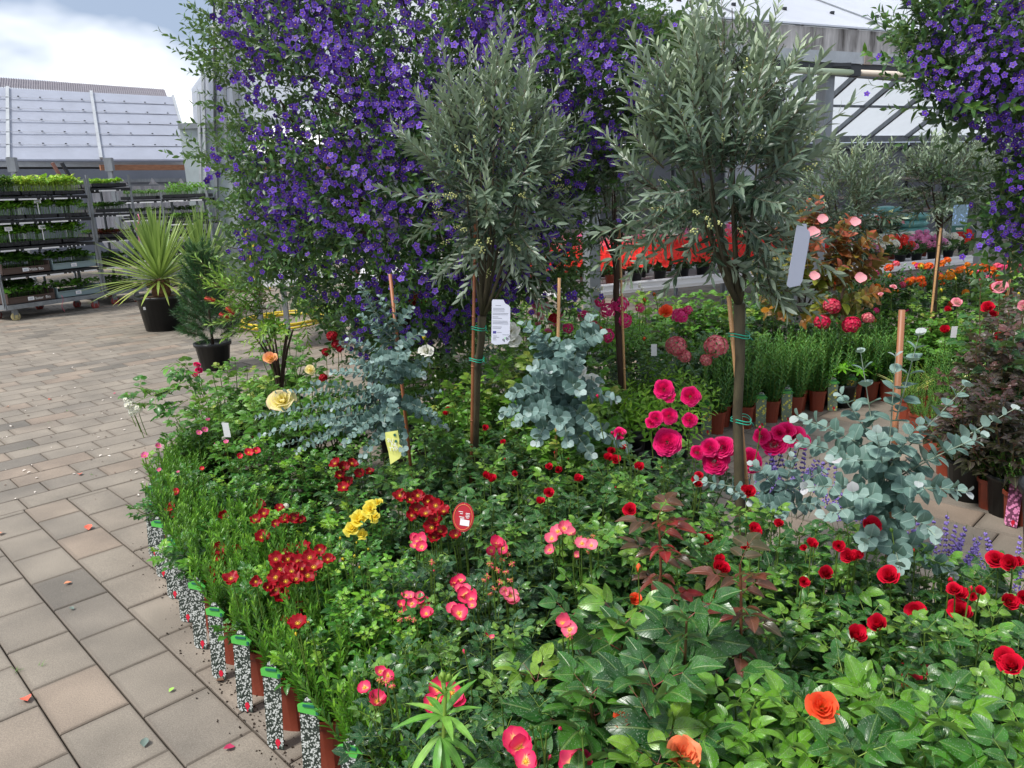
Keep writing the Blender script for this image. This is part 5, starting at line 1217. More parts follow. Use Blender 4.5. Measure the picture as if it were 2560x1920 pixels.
# round red tag, yellow tag etc.
def disk_tag(label, c, nrm, rx, ry):
    th = thing('plant_tag', label, 'plant tag', c); z_ = np.array(nrm, float); z_ /= np.linalg.norm(z_); y_ = np.array([.1, 0, 1.0]); y_ -= z_ * y_.dot(z_); y_ /= np.linalg.norm(y_); M = np.column_stack([np.cross(y_, z_), y_, z_])
    n_ = 28; v = [(rx * math.cos(q), ry * math.sin(q), 0) for q in np.linspace(0, 2 * math.pi, n_ + 1)[:-1]]; v2 = [(x, y, -.0012) for x, y, z in v]
    ob('tag_disc', T(v + v2, [tuple(range(n_)), tuple(reversed(range(n_, 2 * n_)))] + [(i, i + n_, (i + 1) % n_ + n_, (i + 1) % n_) for i in range(n_)]).mesh('tag_disc', [plain('red_card', S(165, 12, 34), .3)], False), th, M4(M))
    ring = tube([(rx * .86 * math.cos(q), ry * .86 * math.sin(q), .0008) for q in np.linspace(0, 2 * math.pi, 33)], .0009, sides=4, cap=False)
    ob('gold_ring', ring.mesh('gold_ring', [plain('gold_print', S(214, 130, 70), .4)]), th, M4(M))
    ob('white_panel', box((.006, -.014, .0008), (.026, .016, .0006)).mesh('white_panel', [M_white], False), th, M4(M))
    ob('printed_text', join([box((x, y, .0008), (w_, .0016, .0006)) for x, y, w_ in ((-.008, .014, .012), (-.006, .009, .008), (-.004, .0, .014), (.012, .012, .012), (.012, .008, .010), (.012, .004, .012), (.012, .0, .008), (-.002, -.004, .012))]).mesh('printed_text', [M_print], False), th, M4(M))
    ob('string', tube([(0, ry * .85, .001), (.002, ry * 1.5, .002)], .0005, sides=3).mesh('string', [M_white]), th, M4(M))
disk_tag('round dark red plant tag with gold ring hanging among the roses', A(1158, 1293, 1.93), (-.25, -1, .25), .030, .040)
rt_ = thing('plant_tag', 'red and white plant tag half hidden under the right roses', 'plant tag', A(2290, 1690, 1.45))
ob('tag_card', box((0, 0, 0), (.06, .001, .05)).mesh('tag_card', [M_sticker], False), rt_, M4(face((-.2, -1, .6)) @ np.array([[1, 0, 0], [0, 0, -1], [0, 1, 0]])))
ob('white_band', box((-.01, -.001, -.018), (.035, .001, .010)).mesh('white_band', [M_white], False), rt_, M4(face((-.2, -1, .6)) @ np.array([[1, 0, 0], [0, 0, -1], [0, 1, 0]])))
M_ink = plain('grey_ink', S(105, 108, 120), .6); M_inkb = plain('black_ink', S(20, 20, 24), .6); M_euf = plain('blue_flag', S(22, 30, 150), .5)
# yellow tag on left eucalyptus
yt = thing('plant_tag', 'yellow plant tag with outlined letters hanging in the left silver eucalyptus', 'plant tag', A(985, 1118, 2.55))
Mt = face((-.25, -1, .15), 0); Mt = M4(np.column_stack([np.array([.97, -.24, 0]), np.array([0.02, .15, .985]), np.array([-.24, -.96, .15])]), (0, 0, 0))
yv = [(-.030, .052), (.016, .060), (.022, .030), (.020, .012), (.030, .004), (.031, -.022), (.018, -.040), (-.016, -.062), (-.022, -.02), (-.030, .022)]
ob('tag_card', T([(x, y, .004 * math.sin(y * 40)) for x, y in yv] + [(x, y, .004 * math.sin(y * 40) - .001) for x, y in yv], [tuple(reversed(range(10))), tuple(range(10, 20))]).mesh('tag_card', [plain('pale_yellow_card', S(214, 216, 120), .5)], False), yt, Mt)
for tx, x, y in (('SU', -.022, .018), ('NL', -.008, .004), ('TYP', -.016, -.012)): ob('lettering', text_mesh(tx, .019, M_print), yt, Mt @ Matrix.Translation((x, y, .006)))
for x, y in ((.006, .044), (.010, .022)):
    hx = [(x + .0055 * math.cos(q), y + .0055 * math.sin(q), .006) for q in np.linspace(0, 2 * math.pi, 7)[:-1]]; ob('emblem', T(hx, [tuple(range(6))]).mesh('emblem', [M_clipd], False), yt, Mt)

# ================================================================ EUCALYPTUS
def euc_shoot(path, leafL, leafW, n, prof='round', r=.0016, seed=0, sc_end=.5, tilt=1.25, cupping=.2, big=False):
    """returns stem T and list (M3*scale, loc, tone)"""
    m = len(path); st = tube(path, r * 1.5, r * .6, 4, 0, False, .45); L = []
    for k in range(n):
        f = (k + .7) / n; q = f * (m - 1); i0 = min(m - 2, int(q)); pp = path[i0] + (path[i0 + 1] - path[i0]) * (q - i0); ax = path[i0 + 1] - path[i0]; ax = ax / np.linalg.norm(ax)
        F_ = frame(ax); a0 = k * 1.5708 + uni(-.25, .25); s = (1 - (1 - sc_end) * f ** 2.5) * (.7 + .3 * min(1, f * 4)) * uni(.85, 1.12)
        for sg in (0, math.pi):
            a = a0 + sg + uni(-.15, .15); out = F_[:, 0] * math.cos(a) + F_[:, 2] * math.sin(a); tl = tilt * (1 - .45 * f ** 2) + uni(-.2, .2)
            d = ax * math.cos(tl) + out * math.sin(tl)
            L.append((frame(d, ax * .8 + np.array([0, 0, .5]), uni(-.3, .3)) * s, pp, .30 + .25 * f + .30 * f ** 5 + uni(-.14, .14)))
    return st, L
def eucalyptus(label, base, zb, shoots, lw, mat, split, stake=None, stakem=None, curve=.0, ll=None, nper=30, prof='round', ttop=0.0):
    th = thing('eucalyptus', label, 'eucalyptus', (base[0], base[1], 0)); o0 = np.array([base[0], base[1], 0])
    lt_ = leaf(ll or lw, lw, prof, 5, 4 if split else 2, .10, .18, mat=1, stalk=lw * .06); lmesh = lt_.mesh('leaf', [M_stem_e, mat])
    ob('pot', pot_mesh(.105, .2, M_potblack), th)
    for (x0, y0, Y0, x1, y1, Y1, n, sag) in shoots:
        a = np.array(A(x0, y0, Y0)) - o0; b = np.array(A(x1, y1, Y1)) - o0
        path = bez(a, (a + b) / 2 + np.array([0, 0, sag]), b, 9)
        st, L = euc_shoot(path, ll or lw, lw, n, seed=len(L) if 0 else 0)
        so = ob('shoot', st.mesh('shoot', [M_stem_e]), th)
        if split:
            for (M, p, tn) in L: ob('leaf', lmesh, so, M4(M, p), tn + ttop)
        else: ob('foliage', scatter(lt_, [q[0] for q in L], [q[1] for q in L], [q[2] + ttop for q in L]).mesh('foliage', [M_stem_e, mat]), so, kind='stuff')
    if stake:
        p = np.array(A(stake[0], stake[1], stake[4])) - o0; q = np.array(A(stake[2], stake[3], stake[4])) - o0; d = (q - p) / np.linalg.norm(q - p); q = q + d * max(0, (q[2] - .1) / max(.2, -d[2]))
        ob('stake', tube([p, (p + q) / 2, q], stake[5], sides=8).mesh('stake', [stakem or M_caner]), th)
    return th
# left: many leafy arms around (975, 960)
arms = [(985, 930, 2.9, 905, 705, 2.9, 15, .02), (985, 930, 2.9, 990, 740, 2.95, 13, .0), (990, 960, 2.9, 880, 905, 2.75, 16, .03), (985, 960, 2.9, 1075, 900, 2.8, 12, .03), (985, 990, 2.88, 690, 985, 2.75, 24, .03), (985, 1010, 2.85, 640, 1045, 2.65, 30, .04),
        (985, 1030, 2.8, 650, 1090, 2.55, 28, .04), (985, 1000, 2.85, 1090, 1040, 2.6, 14, .02), (985, 1010, 2.85, 860, 1110, 2.5, 20, .03), (985, 1000, 2.8, 780, 960, 2.9, 20, .03), (985, 1030, 2.8, 1010, 1130, 2.5, 14, .0), (985, 980, 2.8, 960, 1060, 2.5, 12, .04), (985, 950, 2.85, 1020, 880, 2.7, 12, .02),
        (985, 1030, 2.8, 740, 1130, 2.55, 24, .03), (990, 1050, 2.8, 900, 1150, 2.5, 14, .02), (985, 1020, 2.85, 1100, 980, 2.9, 12, .02), (985, 990, 2.9, 830, 1020, 2.7, 20, .02), (985, 930, 2.9, 930, 800, 2.85, 12, .0), (985, 1060, 2.8, 820, 1060, 2.6, 18, .0), (985, 960, 2.95, 850, 860, 3.0, 14, .0),
        (985, 1040, 2.85, 720, 1060, 2.65, 26, .02), (985, 1050, 2.85, 700, 1115, 2.7, 26, .01), (990, 1000, 2.95, 1120, 1070, 2.75, 14, .0), (985, 1000, 2.7, 925, 965, 2.6, 12, .0), (985, 1080, 2.8, 980, 990, 2.5, 12, .0), (985, 900, 2.85, 870, 850, 2.75, 13, .02), (985, 880, 2.85, 1060, 830, 2.75, 11, .02), (985, 850, 2.85, 900, 790, 2.8, 11, .02), (985, 830, 2.9, 1030, 770, 2.85, 9, .01), (985, 900, 2.8, 930, 900, 2.6, 12, .02), (985, 920, 2.8, 1060, 940, 2.6, 12, .02), (980, 850, 2.9, 950, 740, 2.85, 11, 0), (985, 950, 2.8, 830, 930, 2.65, 16, .02), (985, 960, 2.8, 1000, 860, 2.6, 12, .0), (950, 800, 2.85, 900, 720, 2.85, 9, .0)]
b1_ = A(985, 1000, 2.85); eucalyptus('left silver eucalyptus with long feathery arms of small round leaves', (b1_.x, b1_.y), .4, arms, .031, M_euc, False, stake=(975, 685, 1010, 1010, 2.95, .0065))
arms = [(1395, 1010, 2.75, 1470, 800, 2.6, 12, .0), (1395, 950, 2.75, 1330, 845, 2.7, 10, .02), (1390, 960, 2.75, 1275, 990, 2.55, 13, .03), (1395, 980, 2.7, 1290, 1060, 2.45, 13, .02), (1400, 1000, 2.7, 1340, 1110, 2.4, 11, .02), (1400, 1000, 2.7, 1500, 1090, 2.4, 11, .03), (1400, 980, 2.7, 1540, 1000, 2.55, 11, .03),
        (1400, 1000, 2.7, 1420, 1110, 2.4, 9, .02), (1395, 970, 2.7, 1450, 910, 2.55, 9, .02), (1395, 980, 2.7, 1370, 930, 2.5, 9, .03), (1395, 1000, 2.7, 1255, 1035, 2.5, 12, .02), (1400, 1030, 2.7, 1570, 1120, 2.45, 12, .02), (1400, 1030, 2.7, 1480, 1140, 2.45, 11, .0), (1395, 990, 2.75, 1500, 950, 2.65, 10, .0), (1395, 1030, 2.7, 1320, 1030, 2.4, 10, .0), (1395, 1040, 2.7, 1400, 1060, 2.35, 8, .03), (1400, 930, 2.75, 1390, 850, 2.7, 9, .0), (1440, 900, 2.7, 1480, 790, 2.55, 9, .0), (1400, 900, 2.7, 1310, 810, 2.6, 9, .02), (1440, 860, 2.65, 1500, 830, 2.5, 7, .0), (1400, 950, 2.65, 1330, 920, 2.45, 9, .02), (1400, 950, 2.65, 1450, 980, 2.4, 9, .02), (1400, 920, 2.7, 1420, 860, 2.5, 8, .0)]
b1_ = A(1395, 1010, 2.72); eucalyptus('middle silver eucalyptus with rounded grey green leaves behind crimson buds', (b1_.x, b1_.y), .4, arms, .046, M_euc, True, stake=(1398, 695, 1392, 1010, 2.85, .006), stakem=M_cane)
arms = [(2215, 1230, 1.95, 2240, 880, 1.9, 9, .0), (2240, 1050, 1.93, 2300, 830, 1.9, 7, .0), (2210, 1250, 1.95, 2150, 870, 2.0, 9, .0), (2215, 1150, 1.95, 1990, 1040, 1.9, 10, .02), (2215, 1180, 1.95, 1975, 1100, 1.85, 11, .02), (2220, 1180, 1.95, 2085, 1150, 1.75, 9, .03), (2220, 1170, 1.95, 2420, 960, 1.9, 9, .0),
        (2220, 1200, 1.95, 2540, 1020, 1.9, 13, .0), (2220, 1210, 1.95, 2460, 1090, 1.8, 11, .02), (2220, 1230, 1.9, 2420, 1230, 1.75, 10, .02), (2220, 1260, 1.9, 2340, 1340, 1.65, 8, .02), (2215, 1260, 1.9, 2060, 1290, 1.7, 9, .02), (2215, 1230, 1.9, 2010, 1220, 1.75, 10, .02), (2220, 1180, 1.92, 2300, 1060, 1.8, 8, .02),
        (2215, 1240, 1.92, 2190, 1080, 1.75, 8, .03), (2220, 1300, 1.9, 2250, 1420, 1.65, 8, .0), (2215, 1260, 1.92, 2130, 1230, 1.65, 8, .0), (2220, 1250, 1.92, 2300, 1200, 1.7, 8, .0), (2215, 1150, 1.97, 2100, 980, 1.95, 8, .0), (2220, 1330, 1.9, 2380, 1430, 1.7, 10, .0), (2215, 1300, 1.9, 2160, 1360, 1.7, 8, 0)]
b1_ = A(2215, 1250, 1.93); eucalyptus('right silver eucalyptus with large round pale leaves tied to bamboo', (b1_.x, b1_.y), .4, arms, .044, M_euc2, True, stake=(2255, 775, 2215, 1480, 2.0, .0085), stakem=plain('brown_bamboo', S(150, 98, 66), .5, noise=.35, nscale=40, stretch=(1, 1, .1)), ttop=.05)
arms = [(1960, 1250, 2.15, 1880, 1160, 2.1, 9, .02), (1960, 1250, 2.15, 2060, 1180, 2.1, 9, .02), (1960, 1260, 2.1, 1880, 1260, 2.0, 9, .0), (1960, 1260, 2.1, 2050, 1260, 2.0, 9, .0), (1960, 1250, 2.1, 1980, 1140, 2.05, 8, .0), (1960, 1260, 2.1, 1950, 1290, 1.95, 7, .02), (1960, 1250, 2.15, 1830, 1230, 2.1, 9, .0), (1960, 1240, 2.15, 1740, 1200, 2.15, 10, .0)]
b1_ = A(1960, 1290, 2.1); eucalyptus('low silver eucalyptus with oval leaves just right of the olive trunk', (b1_.x, b1_.y), .35, arms, .036, M_euc, True)
# ================================================================ OLIVE STANDARDS
ol = leaf(.062, .0150, 'lance', 4, 2, .10, .15, mat=1)
def twig(L, npair, lf, seed, r=.0016, tilt=.62, sz=1.0, tipup=.5, alt=False, droop=.0):
    rr = random.Random(seed); path = bez((0, 0, 0), (rr.uniform(-.01, .01), L * .5, .0), (rr.uniform(-.02, .02), L, L * (.12 - droop)), 7)
    P = [tube(path, r, r * .45, 3, 0, False, .3)]; Ms, ls, ts = [], [], []
    for k in range(npair):
        f = .06 + .94 * (k + .5) / npair; q = f * 6; i0 = min(5, int(q)); pp = path[i0] + (path[i0 + 1] - path[i0]) * (q - i0); ax = path[i0 + 1] - path[i0]; ax = ax / np.linalg.norm(ax); F_ = frame(ax); a0 = k * 1.5708 + rr.uniform(-.4, .4)
        for sg in ((0, math.pi) if not alt else (0,)):
            a = (a0 if not alt else k * 2.4) + sg + rr.uniform(-.3, .3); out = F_[:, 0] * math.cos(a) + F_[:, 2] * math.sin(a); tl = tilt * (1.25 - .75 * f) + rr.uniform(-.15, .2)
            d = ax * math.cos(tl) + out * math.sin(tl); Ms.append(frame(d, ax * .7 - out * .5 + np.array([0, 0, .6]), rr.uniform(-.5, .5)) * sz * (1 - .35 * abs(f - .45) - .15 * f) * rr.uniform(.8, 1.15)); ls.append(pp); ts.append(tipup * f ** 1.5 + rr.uniform(-.12, .12))
    P.append(scatter(lf, Ms, ls, ts)); return join(P)
OLT = [twig(.17 + .02 * i, 9 + i, ol, i, tilt=.85) for i in range(6)]
OLM = [t.mesh('twig', [M_stem_b, M_olive]) for t in OLT]
olf = leaf(.060, .0145, 'lance', 3, 2, .05, .1, mat=1)
OLTf = [twig(.15, 8, olf, i + 20, tilt=.85) for i in range(4)]; OLMf = [t.mesh('twig', [M_stem_b, M_olive]) for t in OLTf]
def blossom_T():
    P = [tube([(0, 0, 0), (0, .03, .005)], .0006, .0004, 3, 0, False, .9)]
    for k in range(9): P.append(blob(.0019, 4, 3, 1).tf(loc=(uni(-.006, .006), .006 + k * .003, uni(-.006, .006))))
    return join(P)
OLB = blossom_T().mesh('flower_spray', [M_stem_g, plain('olive_blossom', (.55, .56, .22), .6)])
def limb(th, path, r0, r1, mat, name='limb', sides=8):
    return ob(name, tube(path, r0, r1, sides, 0).mesh(name, [mat]), th)
def olive(label, tpx, bpx, Y, cpx, rx, rz_, ntw, tips, near=True, trunk_r=.017, sc=1.0, stake=None, ties=(), bark=None, blossoms=0, ry=None, tone=0.0, group='olive standards of the display', toff=0):
    """tpx: px of trunk top, bpx: px low on trunk, cpx: crown centre px"""
    top = np.array(A(tpx[0], tpx[1], Y)); low = np.array(A(bpx[0], bpx[1], Y)); c = np.array(A(cpx[0], cpx[1], Y)); d = (low - top) / np.linalg.norm(low - top); low2 = low + d * max(0, (low[2] - .22) / max(.3, -d[2]))
    th = thing('olive_tree', label, 'olive tree', (low2[0], low2[1], 0), group); o0 = np.array([low2[0], low2[1], 0])
    top, low, low2, c = top - o0, low - o0, low2 - o0, c - o0
    ob('pot', pot_mesh(.13, .24, M_potblack), th)
    w_ = np.array([.006, 0, 0]); path = [low2, low2 * .7 + low * .3 + w_, low * .6 + top * .4 - w_, low * .3 + top * .7 + w_ * .5, top]
    limb(th, path, [trunk_r * 1.25, trunk_r * 1.1, trunk_r * .95, trunk_r * .95, trunk_r * 1.15], None, bark or M_bark, 'trunk', 12)
    nl = 9 if near else 6; ends = []
    for i in range(nl):
        a = i * 2.39996; t = (i + .5) / nl; e = c + np.array([rx * .62 * math.cos(a) * math.sqrt(t), (ry or rx) * .62 * math.sin(a) * math.sqrt(t), rz_ * (.55 - 1.0 * t) + .04])
        p = bez(top - [0, 0, .01], top * .6 + e * .4 + np.array([(e - top)[0] * .25, (e - top)[1] * .25, -.01]), e, 6); limb(th, p, trunk_r * .50, trunk_r * .16, bark or M_bark, 'branch', 6); ends.append(p)
    tw, twm = (OLT, OLM) if near else (OLTf, OLMf)
    rest = []
    cnt = 0
    for k in range(ntw):
        dd = rdir(); dd[2] = dd[2] * .95; r_ = uni(.30, .80) if k % 5 else uni(.1, .4)
        p = c + dd * np.array([rx, ry or rx, rz_]) * r_
        di = dd * np.array([1, 1, .8]) + np.array([0, 0, .75 if dd[2] > -.2 else .05]) + rdir() * .3
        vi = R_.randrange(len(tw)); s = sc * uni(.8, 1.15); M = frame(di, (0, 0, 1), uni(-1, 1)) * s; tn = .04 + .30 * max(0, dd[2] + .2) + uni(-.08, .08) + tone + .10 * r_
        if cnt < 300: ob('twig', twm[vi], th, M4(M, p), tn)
        cnt += 1
    for (px, py, qx, qy, dY) in tips:   # long leading shoots that make the outline
        a = np.array(A(px, py, Y + dY)) - o0; b = np.array(A(qx, qy, Y + dY)) - o0; L = np.linalg.norm(b - a); n = max(1, int(round(L / (.15 * sc))))
        ob('branch', tube([a, (a + b) / 2 + rdir() * .01, b], .003, .0012, 4, 0, False).mesh('branch', [M_bark]), th)
        for i in range(n):
            p = a + (b - a) * (i / n)
            for q_ in range(3 if near else 2):
                vi = R_.randrange(len(tw)); dd = (b - a) / L + rdir() * (.45 if i < n - 1 or q_ else .05)
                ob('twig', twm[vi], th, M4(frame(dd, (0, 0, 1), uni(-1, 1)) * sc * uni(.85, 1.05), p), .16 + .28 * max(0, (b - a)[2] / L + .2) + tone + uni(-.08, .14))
    for k in range(blossoms):
        dd = rdir(); p = c + dd * np.array([rx, ry or rx, rz_]) * uni(.75, 1.02); p[1] -= 0.02; ob('flower_spray', OLB, th, M4(frame(dd + [0, 0, .3]), p, uni(1, 1.8)), 0)
    if stake:
        (x0, y0, x1, y1, dY, r, m) = stake; p = np.array(A(x0, y0, Y + dY)) - o0; q = np.array(A(x1, y1, Y + dY)) - o0; d = (q - p) / np.linalg.norm(q - p); q = q + d * max(0, (q[2] - .2) / max(.3, -d[2]))
        sto = ob('stake', tube([p, p * .7 + q * .3, p * .3 + q * .7, q], r, sides=8).mesh('stake', [m]), th)
        nodes = [tube([p + (q - p) * f, p + (q - p) * (f + .006)], r * 1.15, sides=8) for f in (.12, .3, .47, .66, .83)]; ob('cane_nodes', join(nodes).mesh('cane_nodes', [m]), sto, kind='stuff')
        for (tx, ty) in ties:
            cc = np.array(A(tx, ty, Y + dY / 2)) - o0
            for dz in (0, .009): 
                ob('tie', tube([cc + np.array([(trunk_r * 1.9) * math.cos(a), (trunk_r * 2.6) * math.sin(a), dz + .004 * math.sin(a * 2)]) for a in np.linspace(0, 2 * math.pi, 17)], .0018, sides=4, cap=False).mesh('tie', [M_tie]), th)
            ob('tie_end', tube([cc + [trunk_r * 1.7, -trunk_r * .8, 0], cc + [trunk_r * 2.3, -trunk_r, -.012]], .0014, sides=4).mesh('tie_end', [M_tie]), th)
    return th
O1 = olive('left olive standard with white paper tag below its rounded grey green crown', (1205, 790), (1192, 1000), 3.0, (1235, 455), .25, .33, 150,
      [(1235, 300, 1245, 135, 0), (1240, 330, 1180, 215, .05), (1250, 320, 1330, 225, 0), (1150, 400, 1060, 290, 0), (1170, 380, 1110, 250, -.05), (1330, 400, 1420, 330, 0), (1300, 350, 1380, 260, .05), (1330, 450, 1455, 400, -.05), (1150, 480, 1040, 420, 0), (1260, 560, 1330, 740, -.1), (1220, 600, 1130, 690, -.1), (1290, 600, 1370, 670, 0), (1200, 250, 1250, 170, .08), (1220, 560, 1200, 430, -.28), (1320, 500, 1440, 520, .1)],
      stake=(1188, 560, 1180, 1040, -.03, .0062, M_caner), ties=((1197, 822), (1192, 900)), trunk_r=.0155, blossoms=70)
O2 = olive('right olive standard with tall silvery crown and two bright green ties', (1848, 760), (1848, 1200), 2.4, (1800, 430), .225, .31, 165,
      [(1800, 250, 1810, 30, 0), (1800, 200, 1770, 60, .05), (1780, 280, 1850, 120, 0), (1700, 300, 1640, 130, 0), (1740, 280, 1700, 110, .05), (1660, 400, 1590, 250, 0), (1660, 420, 1570, 320, -.05), (1650, 480, 1560, 430, 0), (1900, 300, 1900, 90, 0), (1920, 330, 1990, 150, 0), (1900, 380, 2020, 240, .05), (1900, 450, 2040, 330, 0), (1850, 200, 1830, 20, .1),
       (1670, 520, 1600, 580, -.05), (1800, 650, 1960, 760, -.05), (1880, 560, 1970, 590, 0), (1780, 300, 1730, 90, -.1), (1900, 250, 1960, 110, -.08), (1900, 620, 1930, 740, -.1)],
      stake=(1822, 740, 1868, 1225, .03, .0075, M_cane), ties=((1848, 840), (1852, 1052)), trunk_r=.0165, blossoms=40)
olive('small dark olive standard with two canes behind the steel post', (1540, 650), (1545, 780), 3.9, (1525, 520), .13, .22, 70, [(1520, 440, 1490, 380, 0), (1540, 560, 1580, 640, 0), (1500, 560, 1470, 650, 0)], near=False, stake=(1548, 560, 1556, 790, -.03, .006, M_cane), bark=M_barkd, tone=-.14)
olive('background olive standard left, bushy crown before the grey post', (2110, 640), (2108, 780), 5.6, (2125, 505), .40, .40, 210, [(2100, 430, 2090, 365, 0), (2150, 440, 2200, 380, 0), (2180, 500, 2240, 440, 0), (2050, 470, 2010, 420, 0), (2130, 400, 2160, 360, 0)], near=False, bark=M_barkd, tone=-.05, sc=1.2, blossoms=25)
olive('background olive standard with leaning bamboo in the middle distance', (2350, 560), (2335, 780), 5.4, (2355, 455), .28, .33, 190, [(2350, 400, 2360, 355, 0), (2300, 430, 2270, 380, 0), (2400, 430, 2440, 390, 0), (2420, 480, 2480, 450, 0), (2300, 500, 2250, 480, 0)], near=False, stake=(2352, 570, 2330, 770, -.04, .0075, M_cane), bark=M_barkd, sc=1.05)
olive('background olive standard half behind the right blue shrub', (2530, 560), (2525, 760), 5.4, (2520, 470), .27, .33, 160, [(2500, 400, 2490, 360, 0), (2560, 400, 2570, 350, 0)], near=False, stake=(2538, 600, 2515, 770, -.04, .0075, M_cane), bark=M_barkd, sc=1.05, tone=-.03)
# canes of the background canopy
for lab, x0, y0, x1, y1, Y, m in (('thin brown bamboo cane standing in front of blue flowers', 985, 690, 1000, 830, 3.05, M_caner),):
    pass
# white paper tag of the left olive
def paper_tag(label, c, w_, h, nrm, text=True):
    th = thing('plant_tag', label, 'plant tag', c); z = np.array(nrm, float); z /= np.linalg.norm(z); y = np.array([.05, .05, 1.0]); y -= z * y.dot(z); y /= np.linalg.norm(y); x = np.cross(y, z); M = M4(np.column_stack([x, y, z]))
    pr = [(-.5 * w_, -.46 * h), (-.3 * w_, -.5 * h), (.38 * w_, -.47 * h), (.5 * w_, -.40 * h), (.5 * w_, .33 * h), (.42 * w_, .38 * h), (.22 * w_, .42 * h), (.12 * w_, .5 * h), (-.45 * w_, .5 * h), (-.5 * w_, .46 * h)]
    n_ = len(pr); ob('paper', T([(a, b, 0) for a, b in pr] + [(a, b, -.0006) for a, b in pr], [tuple(range(n_)), tuple(reversed(range(n_, 2 * n_)))] + [(i, i + n_, (i + 1) % n_ + n_, (i + 1) % n_) for i in range(n_)]).mesh('paper', [plain('white_paper', (.72, .74, .86), .5, tr=.15)], False), th, M)
    if text:
        for i, (yy, ln, x0) in enumerate(((.37, .3, -.3), (.31, .6, -.42), (.28, .62, -.42), (.25, .6, -.42), (.20, .84, -.44), (.17, .8, -.44), (.12, .3, -.44), (.09, .5, -.44), (.03, .8, -.44), (.0, .82, -.44), (-.03, .85, -.44), (-.10, .5, -.44), (-.13, .45, -.44), (-.22, .25, -.20), (-.30, .2, -.4), (-.33, .32, -.4), (-.36, .15, -.4), (-.39, .18, -.4), (-.27, .36, .1))):
            ob('printed_line', box((x0 * w_ + ln * w_ / 2, yy * h, .0004), (ln * w_, h * .007, .0003)).mesh('printed_line', [M_ink], False), th, M)
        fl = ob('flag_print', box((-.33 * w_, -.22 * h, .0004), (.17 * w_, .055 * h, .0003)).mesh('flag_print', [M_euf], False), th, M)
        st = [box((-.33 * w_ + .012 * w_ * 3 * math.cos(a), -.22 * h + .016 * h * math.sin(a), .0007), (.0007, .0007, .0002)) for a in np.linspace(0, 2 * math.pi, 13)[:-1]]
        ob('flag_stars', join(st).mesh('flag_stars', [plain('gold_star', S(230, 200, 60), .5)], False), fl)
        ob('logo', T([(.24 * w_ + .05 * w_ * math.cos(a), -.345 * h + .03 * h * math.sin(a), .0004) for a in np.linspace(0, 2 * math.pi, 9)[:-1]], [tuple(range(8))]).mesh('logo', [plain('pale_green_print', S(180, 220, 190), .5)], False), th, M)
        ob('handwriting', text_mesh('9 8/9', .024, M_inkb), th, M @ Matrix.Translation((.16 * w_, -.44 * h, .0005)) @ Matrix.Rotation(.5, 4, 'Z') @ Matrix.Scale(.75, 4))
    return th
paper_tag('white paper plant passport tag with blue flag beside the left olive trunk', A(1252, 806, 2.86), .070, .170, (-.12, -1, .1))
paper_tag('large blank white paper tag turned edgewise under the right olive crown', A(1998, 640, 2.2), .062, .18, (.55, -1, -.1), text=False)
dt = thing('plant_tag', 'dark green printed label hanging on the middle background olive', 'plant tag', A(2400, 545, 4.5))
ob('tag_card', box((0, 0, 0), (.085, .002, .15)).mesh('tag_card', [spot_print('blue_white_print', (.10, .16, .2), (.25, .4, .7), 60, .3)], False), dt)
ob('tag_band', box((0, -.002, -.06), (.086, .002, .035)).mesh('tag_band', [plain('bottle_green', S(18, 66, 56), .4)], False), dt)
ob('lettering', text_mesh('OLEA', .016, M_print, align='CENTER'), dt, Matrix.Translation((0, -.0035, -.066)) @ Matrix.Rotation(math.pi / 2, 4, 'X'))
for lab, x, y, Y in (('small white plant tag among pink roses in the back row', 1635, 875, 3.7), ('small white plant tag behind the variegated grass', 2385, 830, 3.9), ('narrow white plant tag in the left rose bushes', 566, 1075, 2.9)):
    t_ = thing('plant_tag', lab, 'plant tag', A(x, y, Y)); ob('tag_card', box((0, 0, 0), (.028, .001, .06), M=frame((.2, 1, .1))).mesh('tag_card', [M_white], False), t_)

